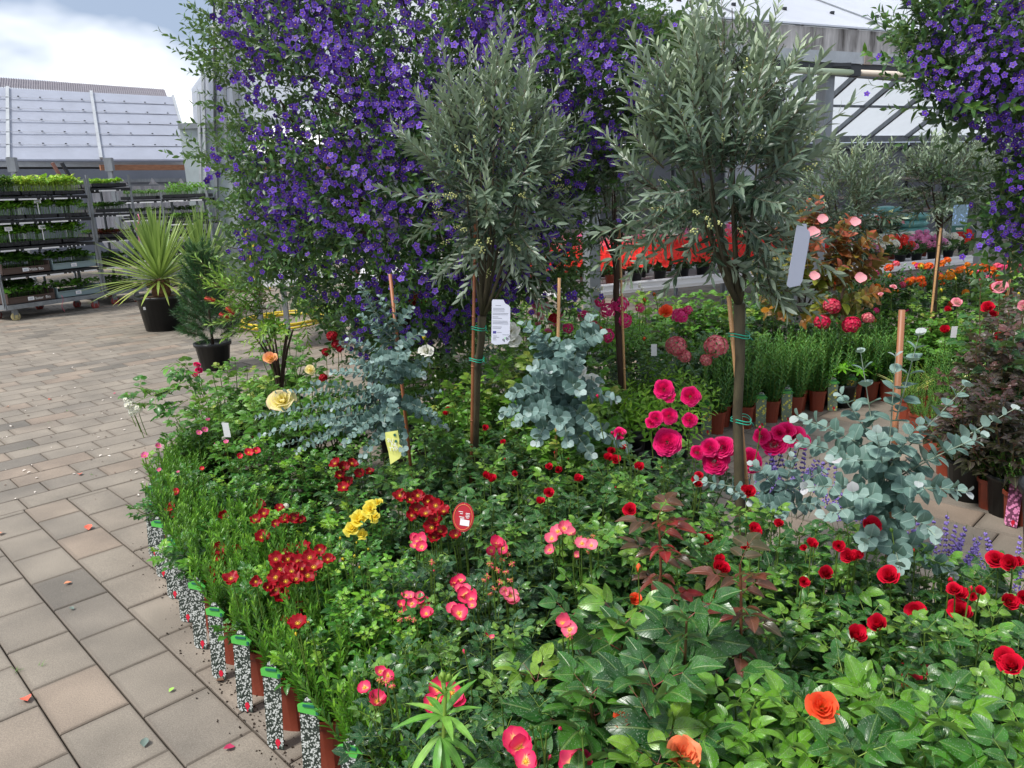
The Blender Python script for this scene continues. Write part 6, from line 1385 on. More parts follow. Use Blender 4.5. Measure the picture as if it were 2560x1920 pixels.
# ================================================================ BLUE NIGHTSHADE SHRUBS
snl = leaf(.040, .017, 'ovate', 3, 2, .14, .25, mat=1)
SNT = [twig(.16 + .02 * i, 13, snl, i + 40, tilt=.95, alt=True, r=.0013, tipup=.45) for i in range(5)]
SNM = [t.mesh('twig', [M_stem_g, M_sol]) for t in SNT]
def nightshade(label, poly, Yc, dY, nt, nf, trunk, limbs, flsize=.0185, seed=1, dens=None, stake=None):
    rr = random.Random(seed); xs = [p[0] for p in poly]; ys = [p[1] for p in poly]
    b = A(trunk[0], trunk[1], Yc); th = thing('nightshade_shrub', label, 'flowering shrub', (b.x, b.y, 0)); o0 = np.array([b.x, b.y, 0])
    ob('pot', pot_mesh(.17, .3, M_potblack), th)
    cx, cy = sum(xs) / len(xs), sum(ys) / len(ys)
    def samp():
        while True:
            x, y = rr.uniform(min(xs), max(xs)), rr.uniform(min(ys), max(ys))
            if inpoly(x, y, poly) and (dens is None or rr.random() < dens(x, y)): return x, y
    def edge(x, y):  # 0 at the outline .. 1 deep inside
        return min(1, min(math.hypot(x - (x0 * .5 + x1 * .5), y - (y0 * .5 + y1 * .5)) for (x0, y0), (x1, y1) in zip(poly, poly[1:] + poly[:1])) / 220)
    for (x0, y0, x1, y1, r0, r1, dy) in limbs:
        p = np.array(A(x0, y0, Yc)) - o0; q = np.array(A(x1, y1, Yc + dy)) - o0; limb(th, bez(p, (p + q) / 2 + rdir() * .04, q, 6), r0, r1, M_barkd, 'branch', 6)
    rest = []; parts_ = []
    for k in range(nt):
        x, y = samp(); e = edge(x, y); Y = Yc + dY * rr.uniform(-1, 1) * (.35 + .65 * e); p = np.array(A(x, y, Y)) - o0
        d = np.array([(x - cx) / 400 + rr.uniform(-.8, .8), (Y - Yc) / dY * .6 + rr.uniform(-.7, .7), -(y - cy) / 700 + rr.uniform(-.5, .8)])
        parts_.append((Y, rr.randrange(5), frame(d, (0, 0, 1), rr.uniform(-1, 1)) * rr.uniform(.8, 1.25), p, .16 + .25 * rr.random() * (1.2 - e) + .08 * (Yc - Y) / dY))
    parts_.sort(key=lambda q: q[0])
    for i, q in enumerate(parts_[:300]): ob('twig', SNM[q[1]], th, M4(q[2], q[3]), q[4])
    js = [scatter(SNT[v], [q[2] for q in parts_[300:] if q[1] == v], [q[3] for q in parts_[300:] if q[1] == v], [q[4] for q in parts_[300:] if q[1] == v]) for v in range(5) if any(q[1] == v for q in parts_[300:])]
    if js: ob('foliage', join(js).mesh('foliage', [M_stem_g, M_sol]), th, kind='stuff')
    F2 = []
    while len(F2) < nf:
        x, y = samp()
        for _ in range(rr.choice([1, 2, 4, 6, 9])):
            gs = 20 if rr.random() < .7 else 42; xx, yy = x + rr.gauss(0, gs), y + rr.gauss(0, gs * .8); e = edge(xx, yy); Y = Yc - dY * (.45 + .85 * rr.random()) * (.35 + .65 * e) + (.2 * dY if rr.random() < .2 else 0) - .04
            p = np.array(A(xx, yy, Y)) - o0; toc = np.array([0, 0, CAMH]) - p - o0; toc /= np.linalg.norm(toc)
            d = toc + np.array([rr.uniform(-.8, .8), rr.uniform(-.3, .3), rr.uniform(-.3, .8)]); F2.append((Y, face(d, rr.uniform(0, 6)) * flsize * rr.uniform(.8, 1.15), p, rr.random() ** 2 * .9))
    F2.sort(key=lambda q: q[0])
    for i, q in enumerate(F2[:300]): ob('flower', FL['nightshade'] if i % 9 else FL['nightshade_bud'], th, M4(q[1], q[2]), q[3])
    r2 = F2[300:]
    if r2: ob('flowers', scatter(SOLT, [q[1] for q in r2], [q[2] for q in r2], [q[3] for q in r2]).mesh('flowers', [PET['violet'], M_yellowc, M_stem_g]), th, kind='stuff')
    return th
P1 = [(530, 80), (570, -40), (700, -90), (1100, -90), (1440, -80), (1500, 5), (1560, 50), (1640, 60), (1700, 150), (1690, 260), (1600, 290), (1540, 400), (1450, 460), (1400, 590), (1420, 750), (1370, 770), (1350, 690), (1290, 750), (1220, 790), (1150, 860), (1040, 850), (930, 900), (880, 890), (840, 790), (760, 740), (700, 700), (650, 690), (620, 620), (590, 600), (585, 560), (630, 530), (610, 470), (600, 430), (500, 425), (495, 400), (600, 370), (620, 320), (570, 260), (540, 190), (500, 130)]
def dens1(x, y):
    d = 1.0
    if x < 860 and 190 < y < 340: d = .42
    if x < 640: d *= .55
    if y > 640 and 700 < x < 1000: d *= .6
    if 880 < x < 1100 and y < 190: d *= .7
    return d
nightshade('huge blue flowered nightshade shrub filling the upper left behind the olives', P1, 3.85, .55, 4300, 3300, (1010, 900), [(1010, 900, 900, 560, .022, .012, 0), (900, 560, 700, 250, .012, .005, 0), (900, 560, 880, 100, .012, .005, .1), (1010, 900, 1060, 500, .02, .012, .1), (1060, 500, 1150, 150, .012, .005, 0), (1060, 500, 1350, 250, .012, .005, .1), (1120, 850, 1150, 700, .02, .016, .1), (1150, 700, 1060, 500, .016, .01, .1), (1150, 700, 1300, 420, .014, .006, 0),
    (1085, 185, 1000, -30, .006, .004, -.4), (1000, -30, 990, -60, .004, .003, -.4), (1180, 180, 1270, -40, .006, .004, -.45), (910, 270, 850, 60, .008, .003, -.4), (920, 300, 770, 190, .006, .003, -.3), (800, 270, 900, 330, .004, .004, -.4), (800, 370, 780, 250, .005, .003, -.3), (1120, 170, 1180, -40, .006, .003, -.3), (640, 420, 560, 440, .003, .001, -.1), (620, 620, 540, 600, .003, .001, 0), (560, 120, 470, 150, .003, .001, 0)], .0160, 3, dens1)
P2 = [(2290, 60), (2400, -40), (2700, -60), (2720, 600), (2620, 640), (2560, 600), (2500, 560), (2480, 640), (2450, 560), (2470, 480), (2540, 400), (2480, 330), (2400, 310), (2340, 260), (2300, 240), (2330, 190), (2240, 190), (2230, 160), (2300, 130)]
nightshade('blue flowered nightshade shrub hanging in from the upper right corner', P2, 2.75, .35, 900, 1000, (2760, 700), [(2760, 700, 2650, 300, .02, .01, 0), (2650, 300, 2450, 150, .01, .003, -.1), (2650, 300, 2550, 60, .01, .004, 0), (2650, 350, 2500, 330, .006, .002, -.1), (2680, 500, 2560, 560, .005, .002, -.1), (2560, 150, 2320, 170, .004, .001, -.1)], .0105, 8)

# ================================================================ POTTED PALM, SECOND PALM, PINE
def sword_plant(label, base, Zp, nb, L, pot=True, tone=.45, potr=.235, poth=.36, wd_=.024, up=.2):
    th = thing('spiky_palm', label, 'palm', base)
    if pot:
        ob('pot', lathe([(.001, .0), (potr * .78, .0), (potr * .97, poth * .92), (potr * 1.08, poth * .92), (potr * 1.08, poth), (potr * 1.0, poth), (potr * .96, poth * .93), (.001, poth * .92)], 28).mesh('pot', [M_potblack]), th)
        ob('soil', lathe([(potr * .95, poth * .93), (.001, poth * .97)], 20).mesh('soil', [plain('bark_mulch', S(120, 88, 66), .9, noise=.6, nscale=60, bump=1)]), th)
        ob('price_sticker', box((-potr * .35, -potr * .86, poth * .70), (.045, .003, .035), M=frame((-.35, .9, 0))).mesh('price_sticker', [M_white], False), th)
    tr_ = [lathe([(.09, poth * .93), (.115, poth + .03), (.10, poth + .10), (.12, poth + .14), (.08, poth + .18), (.001, poth + .2)], 14)]
    for k in range(60):
        a = k * 2.4; z = poth + .16 * (k / 60); tr_.append(leaf(.05, .04, 'ovate', 2, 2, .1, -.4, mat=0).tf(frame((math.cos(a) * .5, math.sin(a) * .5, .9)), (.1 * math.cos(a), .1 * math.sin(a), z)))
    ob('trunk', join(tr_).mesh('trunk', [plain('fibrous_trunk', S(112, 80, 54), .9, noise=.5, nscale=50, bump=1)], False), th)
    lf = [leaf(L, wd_, 'linear', 7, 2, .22, cv, mat=0).mesh('leaf', [M_yucca]) for cv in (.03, .10, .2)]
    for k in range(nb):
        t = (k + .5) / nb; a = k * 2.39996; el = math.radians(88 - 96 * t ** 1.35 + uni(-6, 6)); d = np.array([math.cos(a) * math.cos(el), math.sin(a) * math.cos(el), math.sin(el)])
        z = poth + .16 + .06 * (1 - t); ob('leaf', lf[0 if t < .6 else (1 if t < .85 else 2)], th, M4(frame(d), np.array([0, 0, z]) + d * .03, uni(.82, 1.08)), tone + .35 * t ** 3 + uni(-.15, .15))
    return th
pb = G(413, 826); sword_plant('spiky yellow green palm in a black pot on the paving', (pb.x, pb.y + .05, .012), 0, 210, .80, potr=.30, poth=.42, wd_=.030)
pb = G(515, 790); sword_plant('second spiky palm behind the potted pine', (pb.x, pb.y + .1, .012), 0, 120, .85, tone=.35, wd_=.028)
def needle_cluster(seed, L=.075, n=70):
    rr = random.Random(seed); P = [tube([(0, 0, 0), (0, .20, .03)], .006, .003, 4, 0, False, .3)]; nd = T([(-.0018, 0, 0), (.0018, 0, 0), (0, 1, .02)], [(0, 1, 2)], mat=1); Ms, ls, ts = [], [], []
    for k in range(n):
        f = k / n; a = k * 2.4; tl = .95 - .55 * f; d = np.array([math.sin(tl) * math.cos(a), math.cos(tl), math.sin(tl) * math.sin(a)]); F_ = frame(d, rdir()); M = F_ * np.array([1.3, L * rr.uniform(.8, 1.2), 1]); Ms.append(M); ls.append((0, .2 * f, .03 * f)); ts.append(.2 + .5 * f * rr.random())
    P.append(scatter(nd, Ms, ls, ts)); return join(P)
PNM = [needle_cluster(i, n=150).mesh('branch', [M_stem_b, M_pine]) for i in range(3)]
pb = G(540, 925); th = thing('potted_pine', 'small dark green pine in a black pot left of the bottlebrush', 'pine', (pb.x, pb.y, .012))
ob('pot', pot_mesh(.20, .30, M_potblack), th); ob('trunk', tube([(0, 0, .25), (.01, 0, .6), (0, 0, 1.12)], .018, .006, 7).mesh('trunk', [M_barkd]), th)
for k in range(110):
    t = k / 110; a = k * 2.39996; z = .34 + .85 * t; r = .16 * (1 - t) ** .6; d = np.array([math.cos(a), math.sin(a), .25 + 1.6 * t ** 2]); ob('branch', PNM[k % 3], th, M4(frame(d), (r * math.cos(a), r * math.sin(a), z), uni(.85, 1.2)), uni(-.05, .25))
th.scale = (.8, .8, .84)
wd_grass = sprig(.10, 20, leaf(.03, .003, 'linear', 2, 2, .1, .5, mat=1), seed=5).mesh('weed', [M_stem_g, M_border])
for k in range(8): a = k * .8; ob('weed', wd_grass, th, M4(frame((math.cos(a), math.sin(a), .8)), (.14 * math.cos(a), .14 * math.sin(a), .29)), .6)
# bottlebrush
bbl = leaf(.062, .012, 'lance', 4, 2, .1, .1, mat=1)
BBT = [twig(.26, 26, bbl, i + 60, tilt=.95, alt=True, r=.0022, tipup=.5) for i in range(4)]; BBM = [t.mesh('twig', [M_stem_r, M_bottle]) for t in BBT]
pb = A(690, 900, 4.6); th = thing('bottlebrush_shrub', 'bright green bottlebrush shrub with red flower spikes left of the blue shrub', 'shrub', (pb.x, pb.y, 0)); o0 = np.array([pb.x, pb.y, 0])
ob('pot', pot_mesh(.16, .26, M_potblack), th)
for k in range(9):
    a = k * 2.4; p1 = np.array([.12 * math.cos(a), .12 * math.sin(a), .72]); limb(th, bez((0, 0, .2), (.02, 0, .5), p1, 5), .012, .005, M_barkd, 'branch', 5)
for (x0, y0, x1, y1, dy) in [(690, 740, 520, 720, 0), (700, 740, 560, 770, -.1), (690, 730, 600, 680, 0), (700, 720, 660, 660, 0), (720, 720, 740, 670, 0), (720, 740, 820, 700, 0), (700, 760, 600, 800, -.15), (730, 760, 820, 780, -.1), (650, 740, 540, 690, .1), (700, 780, 640, 840, -.2), (740, 760, 800, 820, 0), (690, 760, 560, 820, -.1), (700, 740, 700, 650, .1), (680, 740, 590, 740, -.2), (740, 740, 770, 730, -.2), (690, 790, 700, 830, -.2), (660, 760, 620, 700, .05), (720, 730, 790, 680, .1)]:
    a = np.array(A(x0, y0, 4.6)) - o0; b = np.array(A(x1, y1, 4.6 + dy)) - o0
    for q in range(4): dd = (b - a) + rdir() * .12; ob('twig', R_.choice(BBM), th, M4(frame(dd, (0, 0, 1), uni(-1, 1)), a + (b - a) * uni(.0, .5), uni(.9, 1.2)), uni(.2, .5))
br = join([tube([(0, 0, 0), (0, .06, 0)], .004, sides=5)] + [tube([(0, .06 * k / 60, 0), (.016 * math.cos(k * 2.4), .06 * k / 60, .016 * math.sin(k * 2.4))], .0007, sides=3) for k in range(60)]).mesh('flower_spike', [PET['brush']])
for x, y, dx_ in ((537, 752, -1), (572, 795, -.6), (632, 655, -1), (585, 786, -.3), (640, 660, -.5)): ob('flower_spike', br, th, M4(frame((dx_, 0, .3)), np.array(A(x, y, 4.35)) - o0, .95), 0)
# ================================================================ SECOND DISPLAY BEYOND THE AISLE (right)
fer = leaf(.024, .006, 'linear', 2, 2, .1, .3, mat=1)
YAT = [sprig(.20, 42, fer, 1.0, seed=i + 70, sc0=1.0, tip=.3, bendy=.35) for i in range(4)]; YAM = [t.mesh('frond', [M_stem_g, M_yarrow]) for t in YAT]
row = [(1790, 1086), (1860, 1072), (1925, 1057), (1985, 1045), (2040, 1030), (2086, 1020), (2130, 1010), (2172, 1004), (2215, 1004)]
rp_ = [G(x, y) for x, y in row]
for k, p in enumerate(rp_):
    out = np.array([-.25, -.97]); pm_ = M_printy if k < 5 else M_printy2
    border_plant(f'ferny green plant in terracotta pot, {ORD[k]} from the right olive trunk along the aisle', p.x, p.y, out, True, 'tagged ferny plants along the aisle', H=.20, printm=pm_, sprigs=YAM, n=24, potr=.058, poth=.15, tagh=.195, tagw=.062, name='potted_plant', tagoff=(.088, -.04) if k % 3 else (-.075, -.05), toz=.16)
for r_, (dx_, dy_) in enumerate(((.05, .14), (.0, .27))):
    for k, p in enumerate(rp_[:8]):
        border_plant(f'ferny green plant in the {"second" if r_ == 0 else "third"} aisle row, {ORD[k]} from the olive trunk', p.x + dx_ + .02, p.y + dy_, (0, -1), False, 'untagged ferny plants behind the aisle pots', H=.24, sprigs=YAM, n=22, potr=.058, poth=.15, toz=.12)
# rim of pots on the right of the aisle
row2 = [(2260, 1050), (2300, 1095), (2335, 1140), (2370, 1190), (2400, 1232), (2480, 1275), (2545, 1310), (2620, 1345)]
THY = [sprig(.14, 46, leaf(.012, .004, 'ovate', 2, 2, .1, .2, mat=1), .9, seed=i + 90, tip=.4).mesh('sprig', [M_stem_g, M_yarrow]) for i in range(3)]
for k, (x, y) in enumerate(row2):
    p = G(x, y); border_plant(f'fine leaved green plant in terracotta pot, {ORD[k]} along the right side of aisle', p.x, p.y, (-.8, -.6), k in (4, 6, 7), 'pots on the right side of the aisle', H=.17, sprigs=THY, n=26, potr=.066, poth=.15, tagh=.2, printm=M_printp if k > 5 else M_printy2, toz=.22, tagoff=(-.07, -.05))
    for r_ in (1, 2):
        border_plant(f'fine leaved green plant behind aisle pot, {ORD[k]} place, {"second" if r_ == 1 else "third"} row back', p.x + .15 * r_, p.y + .07 * r_, (-.8, -.6), False, 'pots behind the right aisle row', H=.19, sprigs=THY if r_ == 1 else YAM, n=20, potr=.062, poth=.14, toz=.15)
# lime plant behind olive stake
lml = leaf(.05, .016, 'lance', 4, 2, .12, .3, mat=1)
LMT = [twig(.14, 12, lml, i + 100, tilt=1.1, alt=True, tipup=.3).mesh('stem', [M_stem_g, M_lime]) for i in range(3)]
def bushy(label, px, py, z, R, ms, n, H, tone, cat='plant', name='leafy_plant', group=None, Y=None, potr=.09, rot=.7, sc=1.0):
    p = G(px, py, z) if Y is None else A(px, py, Y); th = thing(name, label, cat, (p.x, p.y, 0), group); ob('pot', pot_mesh(potr, .17, M_potblack), th)
    for k in range(n):
        t = (k + .5) / n; a = k * 2.39996; r0 = math.sqrt(t) * R
        ob('stem', R_.choice(ms), th, M4(frame((math.cos(a) * rot * math.sqrt(t), math.sin(a) * rot * math.sqrt(t), 1), rdir()), (r0 * math.cos(a), r0 * math.sin(a), max(.12, z - H - .6 * H * t)), sc * uni(.85, 1.15)), tone + uni(-.12, .12))
    PLANTS.append((th, p, z, R)); return th
for i, (x, y) in enumerate(((1620, 905), (1690, 930), (1560, 960), (1640, 980))): bushy(f'lime green leafy plant {["left of the olive stake", "nearest the olive stake", "beside white roses", "lowest before the aisle pots"][i]}', x, y, .50, .17, LMT, 40, .15, .55, group='lime green leafy plants')
lup = join([leaf(.055, .014, 'lance', 4, 2, .12, .2, mat=1).tf(frame((math.cos(a), math.sin(a), .25)), (0, 0, .09)) for a in np.linspace(0, 2 * math.pi, 9)[:-1]] + [tube([(0, 0, 0), (0, 0, .09)], .0015, sides=3)]).tf([[1, 0, 0], [0, 0, 1], [0, -1, 0]])
LUP = [lup.mesh('leaf', [M_stem_g, M_lime])]
for i, (x, y) in enumerate(((2065, 880), (2110, 895), (2150, 880), (2100, 860))): bushy(f'lupin with palmate bright leaves {["left", "centre", "right", "lower"][i]} of the group behind the aisle pots', x, y, .34, .08, LUP, 14, .11, .3, group='lupins behind the aisle pots', sc=1.1)
gb = leaf(.22, .012, 'linear', 6, 2, .2, .5, mat=0).mesh('blade', [M_varieg])
for i, (x, y) in enumerate(((2330, 905), (2420, 905), (2280, 930), (2480, 940))):
    p = G(x, y, .3); th = thing('variegated_grass', f'yellow striped ornamental grass, {["tall tuft behind bamboo", "middle tuft", "low arching tuft", "tuft by the purple rose"][i]}', 'ornamental grass', (p.x, p.y, .12), 'variegated grasses'); ob('pot', pot_mesh(.05, .12, M_potterra), th, Matrix.Translation((0, 0, -.11)))
    for k in range(16): a = k * 2.4; e = uni(.75, 1.35); ob('blade', gb, th, M4(frame((math.cos(a) * math.cos(e), math.sin(a) * math.cos(e), math.sin(e))), (0, 0, .0), uni(.7, 1.15)), uni(.2, .9))
# lavender spikes near the right eucalyptus
def lav_T(seed):
    rr = random.Random(seed); P = [tube([(0, 0, 0), (.01, 0, .12), (0, 0, .24)], .001, .0007, 3, 0, False, .5)]
    for k in range(34):
        f = (k // 5) / 7; a = k * 1.26; P.append(blob(.0042, 4, 3, 1).tf(loc=(.008 * math.cos(a) * (1.2 - f), .008 * math.sin(a) * (1.2 - f), .13 + .11 * f + rr.uniform(-.003, .003))))
    return join(P)
LV = [lav_T(i).mesh('flower_spike', [M_stem_g, PET['lav']]) for i in range(3)]
for i, (x, y, Y, n) in enumerate(((1990, 1180, 2.5, 14), (2140, 1250, 2.35, 12), (2350, 1370, 2.1, 18), (2540, 1400, 2.1, 10), (1905, 1210, 2.45, 8))):
    p = A(x, y, Y); th = thing('catmint', f'catmint with violet flower spikes {["right of the pink roses", "behind the eucalyptus stem", "by the right aisle paving", "at the right frame edge", "close to the olive stake"][i]}', 'catmint', (p.x, p.y, 0), 'catmint plants'); ob('pot', pot_mesh(.06, .13, M_potblack), th)
    for k in range(n):
        a = k * 2.4; r = .05 * math.sqrt(k / n); zt = p.z - .17
        ob('flower_spike', R_.choice(LV), th, M4(face((math.cos(a) * .3, math.sin(a) * .3, 1)), (r * math.cos(a), r * math.sin(a), max(.1, zt)), uni(.85, 1.15)))
    for k in range(16): a = k * 2.4; ob('stem', R_.choice(THY), th, M4(frame((math.cos(a) * .5, math.sin(a) * .5, 1)), (.03 * math.cos(a), .03 * math.sin(a), .12), 1.2), .1)

# back rows of roses
bk = 'back row rose bush'
many([(1250, 960, .62, 'below the white passport tag'), (1380, 900, .64, 'behind the middle eucalyptus top'), (1180, 880, .66, 'left behind the olive trunk'), (1330, 850, .66, 'right of the white rose'), (1470, 920, .60, 'beside the white blooms'), (1000, 860, .62, 'behind the silver leaves')], 'broad', .6, .24, 'rose bush with broad leaves', ncane=11, detail=False, young=.4, leafscale=.9)
many([(1750, 850, .55, 'behind the olive stake'), (1840, 800, .60, 'right behind the olive trunk'), (1750, 780, .62, 'under the olive crown'), (1880, 740, .66, 'before the dogwood'), (1640, 760, .66, 'under the white table edge'), (1460, 760, .66, 'before the steel post'), (1300, 770, .68, 'behind the paper tag'), (1200, 800, .66, 'behind the olive stem')], 'blue', .6, .24, 'dark rose bush', ncane=11, detail=False, young=.2, leafscale=1.1)
many([(1420, 745, .78, 'left of the steel post, tall'), (1590, 740, .76, 'below the red bench'), (1670, 745, .76, 'below the bench end'), (1750, 735, .76, 'under the olive crown, tall'), (1830, 730, .74, 'straight behind the olive trunk'), (1900, 715, .74, 'left of the dogwood, tall'), (1320, 730, .78, 'behind the passport tag, tall')], 'broad', .76, .27, 'rear rose bush', ncane=14, detail=False, young=.3, leafscale=.9)
many([(1560, 800, .66, 'behind the pink mopheads'), (1500, 860, .62, 'under the pink phlox heads'), (1420, 800, .66, 'left of the steel post'), (1660, 830, .64, 'bearing an orange bloom'), (1600, 880, .58, 'under the small white tag')], 'blue', .6, .22, bk, ncane=9, detail=False, leafscale=1.1)
many([(1920, 850, .42, 'right of the olive trunk'), (2010, 825, .46, 'below the bronze dogwood'), (1960, 780, .56, 'with one yellow flower'), (1850, 830, .46, 'behind the ferny pots'), (2080, 835, .44, 'under the crimson mopheads')], 'smalldark', .5, .26, bk, ncane=12, detail=False, leafscale=1.5, young=.1)
many([(2180, 760, .60, 'tall with pale buds'), (2260, 730, .68, 'with peach bud high up'), (2300, 800, .52, 'behind the red cream rose'), (2200, 835, .44, 'before the dogwood'), (2400, 790, .54, 'with cream buds'), (2440, 720, .70, 'near the slim post'), (2340, 855, .42, 'behind the variegated grass'), (2100, 790, .54, 'by the crimson mopheads'), (2160, 690, .72, 'before the dark bush'), (2330, 720, .68, 'by the leaning bamboo'), (2250, 860, .38, 'lowest of the back roses')], 'broad', .7, .24, bk, ncane=10, detail=False, leafscale=.85, young=.35)
many([(2500, 800, .78, 'with dark purple leaves'), (2520, 900, .64, 'purple leaved below'), (2450, 980, .5, 'purple leaved by the aisle'), (2560, 980, .55, 'purple leaved at the frame edge'), (2540, 740, .9, 'highest with dark leaves')], 'purple', .7, .2, bk, ncane=10, detail=False, leafscale=1.1)
many([(2560, 860, .7, 'large leaved at the right edge'), (2500, 700, .92, 'with big bluish leaves')], 'big', .7, .2, bk, ncane=7, detail=False, leafscale=.9)
fls('mophead', 2, [(1690, 865, 1.0), (1790, 865, 1.15), (1710, 890, .7), (1765, 900, .6)], .058, Y=3.85, look=.8)
fls('mophead', 2, [(2080, 765, 1.0, .5), (2055, 805, .95, .8), (2128, 812, 1.1, .8), (2170, 795, .7, .1)], .060, Y=4.9, look=.7)
fls('phlox', 2, [(1520, 775, 1.0), (1550, 760, 1.1), (1500, 755, .7), (1600, 770, .6), (1700, 790, 1.1), (1480, 820, 1.0), (1520, 840, .9), (1460, 790, .8), (1560, 800, 1.0), (1720, 775, .6), (1380, 800, .6), (1420, 820, .7)], .045, Y=3.9, look=.8)
fls('orange', 4, [(1665, 780, 1.2)], .04, Y=3.7, look=1.2); fls('bud_orange', 0, [(1612, 755, 1), (1638, 740, .9), (1505, 825, 1), (1612, 850, 1.1)], .02, Y=3.75)
fls('whitepink', 2, [(2498, 718, 1.3), (2392, 755, .9), (2560, 765, 1.0), (2480, 1165, 1.0)], .036, Y=3.5, look=1); fls('crimson', 4, [(2362, 828, 1.2), (2500, 845, 1.2), (2470, 770, 1.3), (2480, 790, 1.1), (2370, 775, .8), (2050, 800, .4)], .034, Y=4.0, look=1)
fls('bud_yellow', 0, [(2305, 672, 1.2), (2440, 697, 1), (2418, 805, 1), (2353, 730, 1), (2545, 740, 1), (2390, 700, .8)], .022, Y=4.7); fls('coral' if 0 else 'palepink', 2, [(2233, 717, .8), (2202, 735, .6), (1350, 790, 1.2), (1330, 780, 1.0), (1345, 810, .8)], .03, Y=4.0)
fls('pink', 4, [(1365, 770, 1), (1340, 765, .8), (1390, 812, .8), (1370, 830, .8), (1400, 790, .7)], .03, Y=3.9, tone=0); fls('redcluster', 2, [(1040, 740, 1.0), (1060, 765, .9), (1030, 760, .7), (1385, 795, .8)], .035, Y=3.7)
fls('flat_marigold', 0, [(1912, 777, 1), (1930, 770, .8)], .025, Y=4.1)
# dogwood with bronze leaves
dgl = leaf(.062, .040, 'ovate', 5, 2, .12, .35, mat=1)
DGT = [twig(.18, 6, dgl, i + 120, tilt=1.1, r=.002, tipup=.4).mesh('twig', [M_stem_b, M_dog]) for i in range(4)]
pb = A(2010, 820, 5.3); th = thing('dogwood', 'dogwood shrub with bronze and olive leaves and pale pink bracts', 'dogwood shrub', (pb.x, pb.y, 0)); o0 = np.array([pb.x, pb.y, 0]); ob('pot', pot_mesh(.14, .24, M_potblack), th)
for (x0, y0, x1, y1, tn) in [(2010, 780, 2030, 560, .75), (2010, 780, 2100, 600, .7), (2000, 760, 1980, 640, .4), (2030, 740, 2180, 680, .55), (2030, 760, 2180, 740, .4), (2000, 780, 1930, 700, .15), (2000, 780, 1940, 760, .15), (2020, 760, 2060, 700, .3), (2020, 740, 2130, 650, .7), (2010, 700, 2000, 600, .6), (2010, 770, 2080, 770, .25), (2010, 720, 2150, 620, .8), (1990, 720, 1990, 560, .6)]:
    a = np.array(A(x0, y0, 5.3)) - o0; b = np.array(A(x1, y1, 5.2)) - o0; limb(th, [a, (a + b) / 2, b], .006, .002, M_barkd, 'branch', 5)
    for q in range(6): ob('twig', R_.choice(DGT), th, M4(frame((b - a) + rdir() * .25, (0, 0, 1), uni(-1, 1)), a + (b - a) * uni(.25, .95), uni(1.1, 1.45)), tn + uni(-.22, .15))
FLB = single(4, 4, .15, .62, .05, stam=False, nu=2, nv=3, mat=0).mesh('flower', [PET['palepink']])
for x, y, s in ((2032, 582, 1), (2055, 548, .8), (2137, 555, .8), (2035, 690, .8), (2150, 695, .9), (1960, 570, .0)):
    if s: ob('flower', FLB, th, M4(face((-.2, -1, .6)), np.array(A(x, y, 5.0)) - o0, .046 * s))
# bell flowers (fuchsia) near the steel post
for i, (x, y) in enumerate(((1490, 725), (1505, 720), (1570, 710), (1595, 720), (1555, 745), (1560, 755), (1535, 700))):
    pass
bell = join([lathe([(.001, 1), (.35, .8), (.42, .3), (.55, 0)], 8, 0)] + [leaf(1.1, .35, 'lance', 3, 2, .1, .3, mat=0).tf(frame((math.cos(a), math.sin(a), .3)), (0, 0, .8)) for a in (0, 1.57, 3.14, 4.71)])
FL['bell'] = bell.mesh('flower', [PET['white']])
fz = bushy('fuchsia with hanging white bells between the steel post and white table', 1530, 740, .78, .15, LMT, 40, .14, .05, 'fuchsia', 'fuchsia', Y=4.3, sc=1.1)
fz.location.z = 0
for (x, y) in ((1483, 727), (1495, 730), (1505, 725), (1572, 712), (1578, 722), (1600, 718), (1606, 728), (1556, 745), (1566, 752), (1540, 715)): ob('flower', FL['bell'], fz, M4(face((uni(-.2, .2), uni(-.2, .2), 1)), np.array(A(x, y, 4.1)) - np.array([fz.location.x, fz.location.y, 0]), .020))

# ================================================================ SALES TABLES WITH BEDDING PLANTS
dbl = leaf(.05, .024, 'ovate', 3, 2, .12, .25, mat=1)
DBT = [twig(.16, 12, dbl, i + 140, tilt=1.0, alt=True, tipup=.2) for i in range(3)]; DBM = [t.mesh('stem', [M_stem_g, M_darkbush]) for t in DBT]
DOME = []
for i in range(3):
    Ms, ls, ts, vv = [], [], [], []
    for k in range(22):
        t = (k + .5) / 22; a = k * 2.4; r = .11 * math.sqrt(t); Ms.append(frame((math.cos(a) * math.sqrt(t) * .9, math.sin(a) * math.sqrt(t) * .9, 1), rdir())); ls.append((r * math.cos(a) * .6, r * math.sin(a) * .6, .06)); ts.append(uni(0, .25))
    DOME.append(scatter(DBT[i], Ms, ls, ts).mesh('foliage', [M_stem_g, M_darkbush]))
def bedding(x, y, z, label, kinds, n, group, fs=.028, R=.15, H=.20, toney=(0, .5), sc=1.0, cat='potted flower', name='bedding_plant', up=.9, fy=.35):
    th = thing(name, label, cat, (x, y, z), group); ob('pot', pot_mesh(.065, .10, M_potterra if rnd() < .3 else M_potblack), th); o = ob('foliage', R_.choice(DOME), th, M4(None, (0, 0, .03), sc), uni(.0, .2), kind='stuff')
    for k in range(n):
        t = (k + .5) / n; a = k * 2.39996 + uni(-.2, .2); r = math.sqrt(t) * R; zz = H * (1 - .45 * t) + .03 + uni(-.02, .02)
        ob('flower', FL[R_.choice(kinds)], th, M4(face((math.cos(a) * t, math.sin(a) * t - fy, up)), (r * math.cos(a), r * math.sin(a), zz), fs * uni(.8, 1.15)), uni(*toney))
    return th
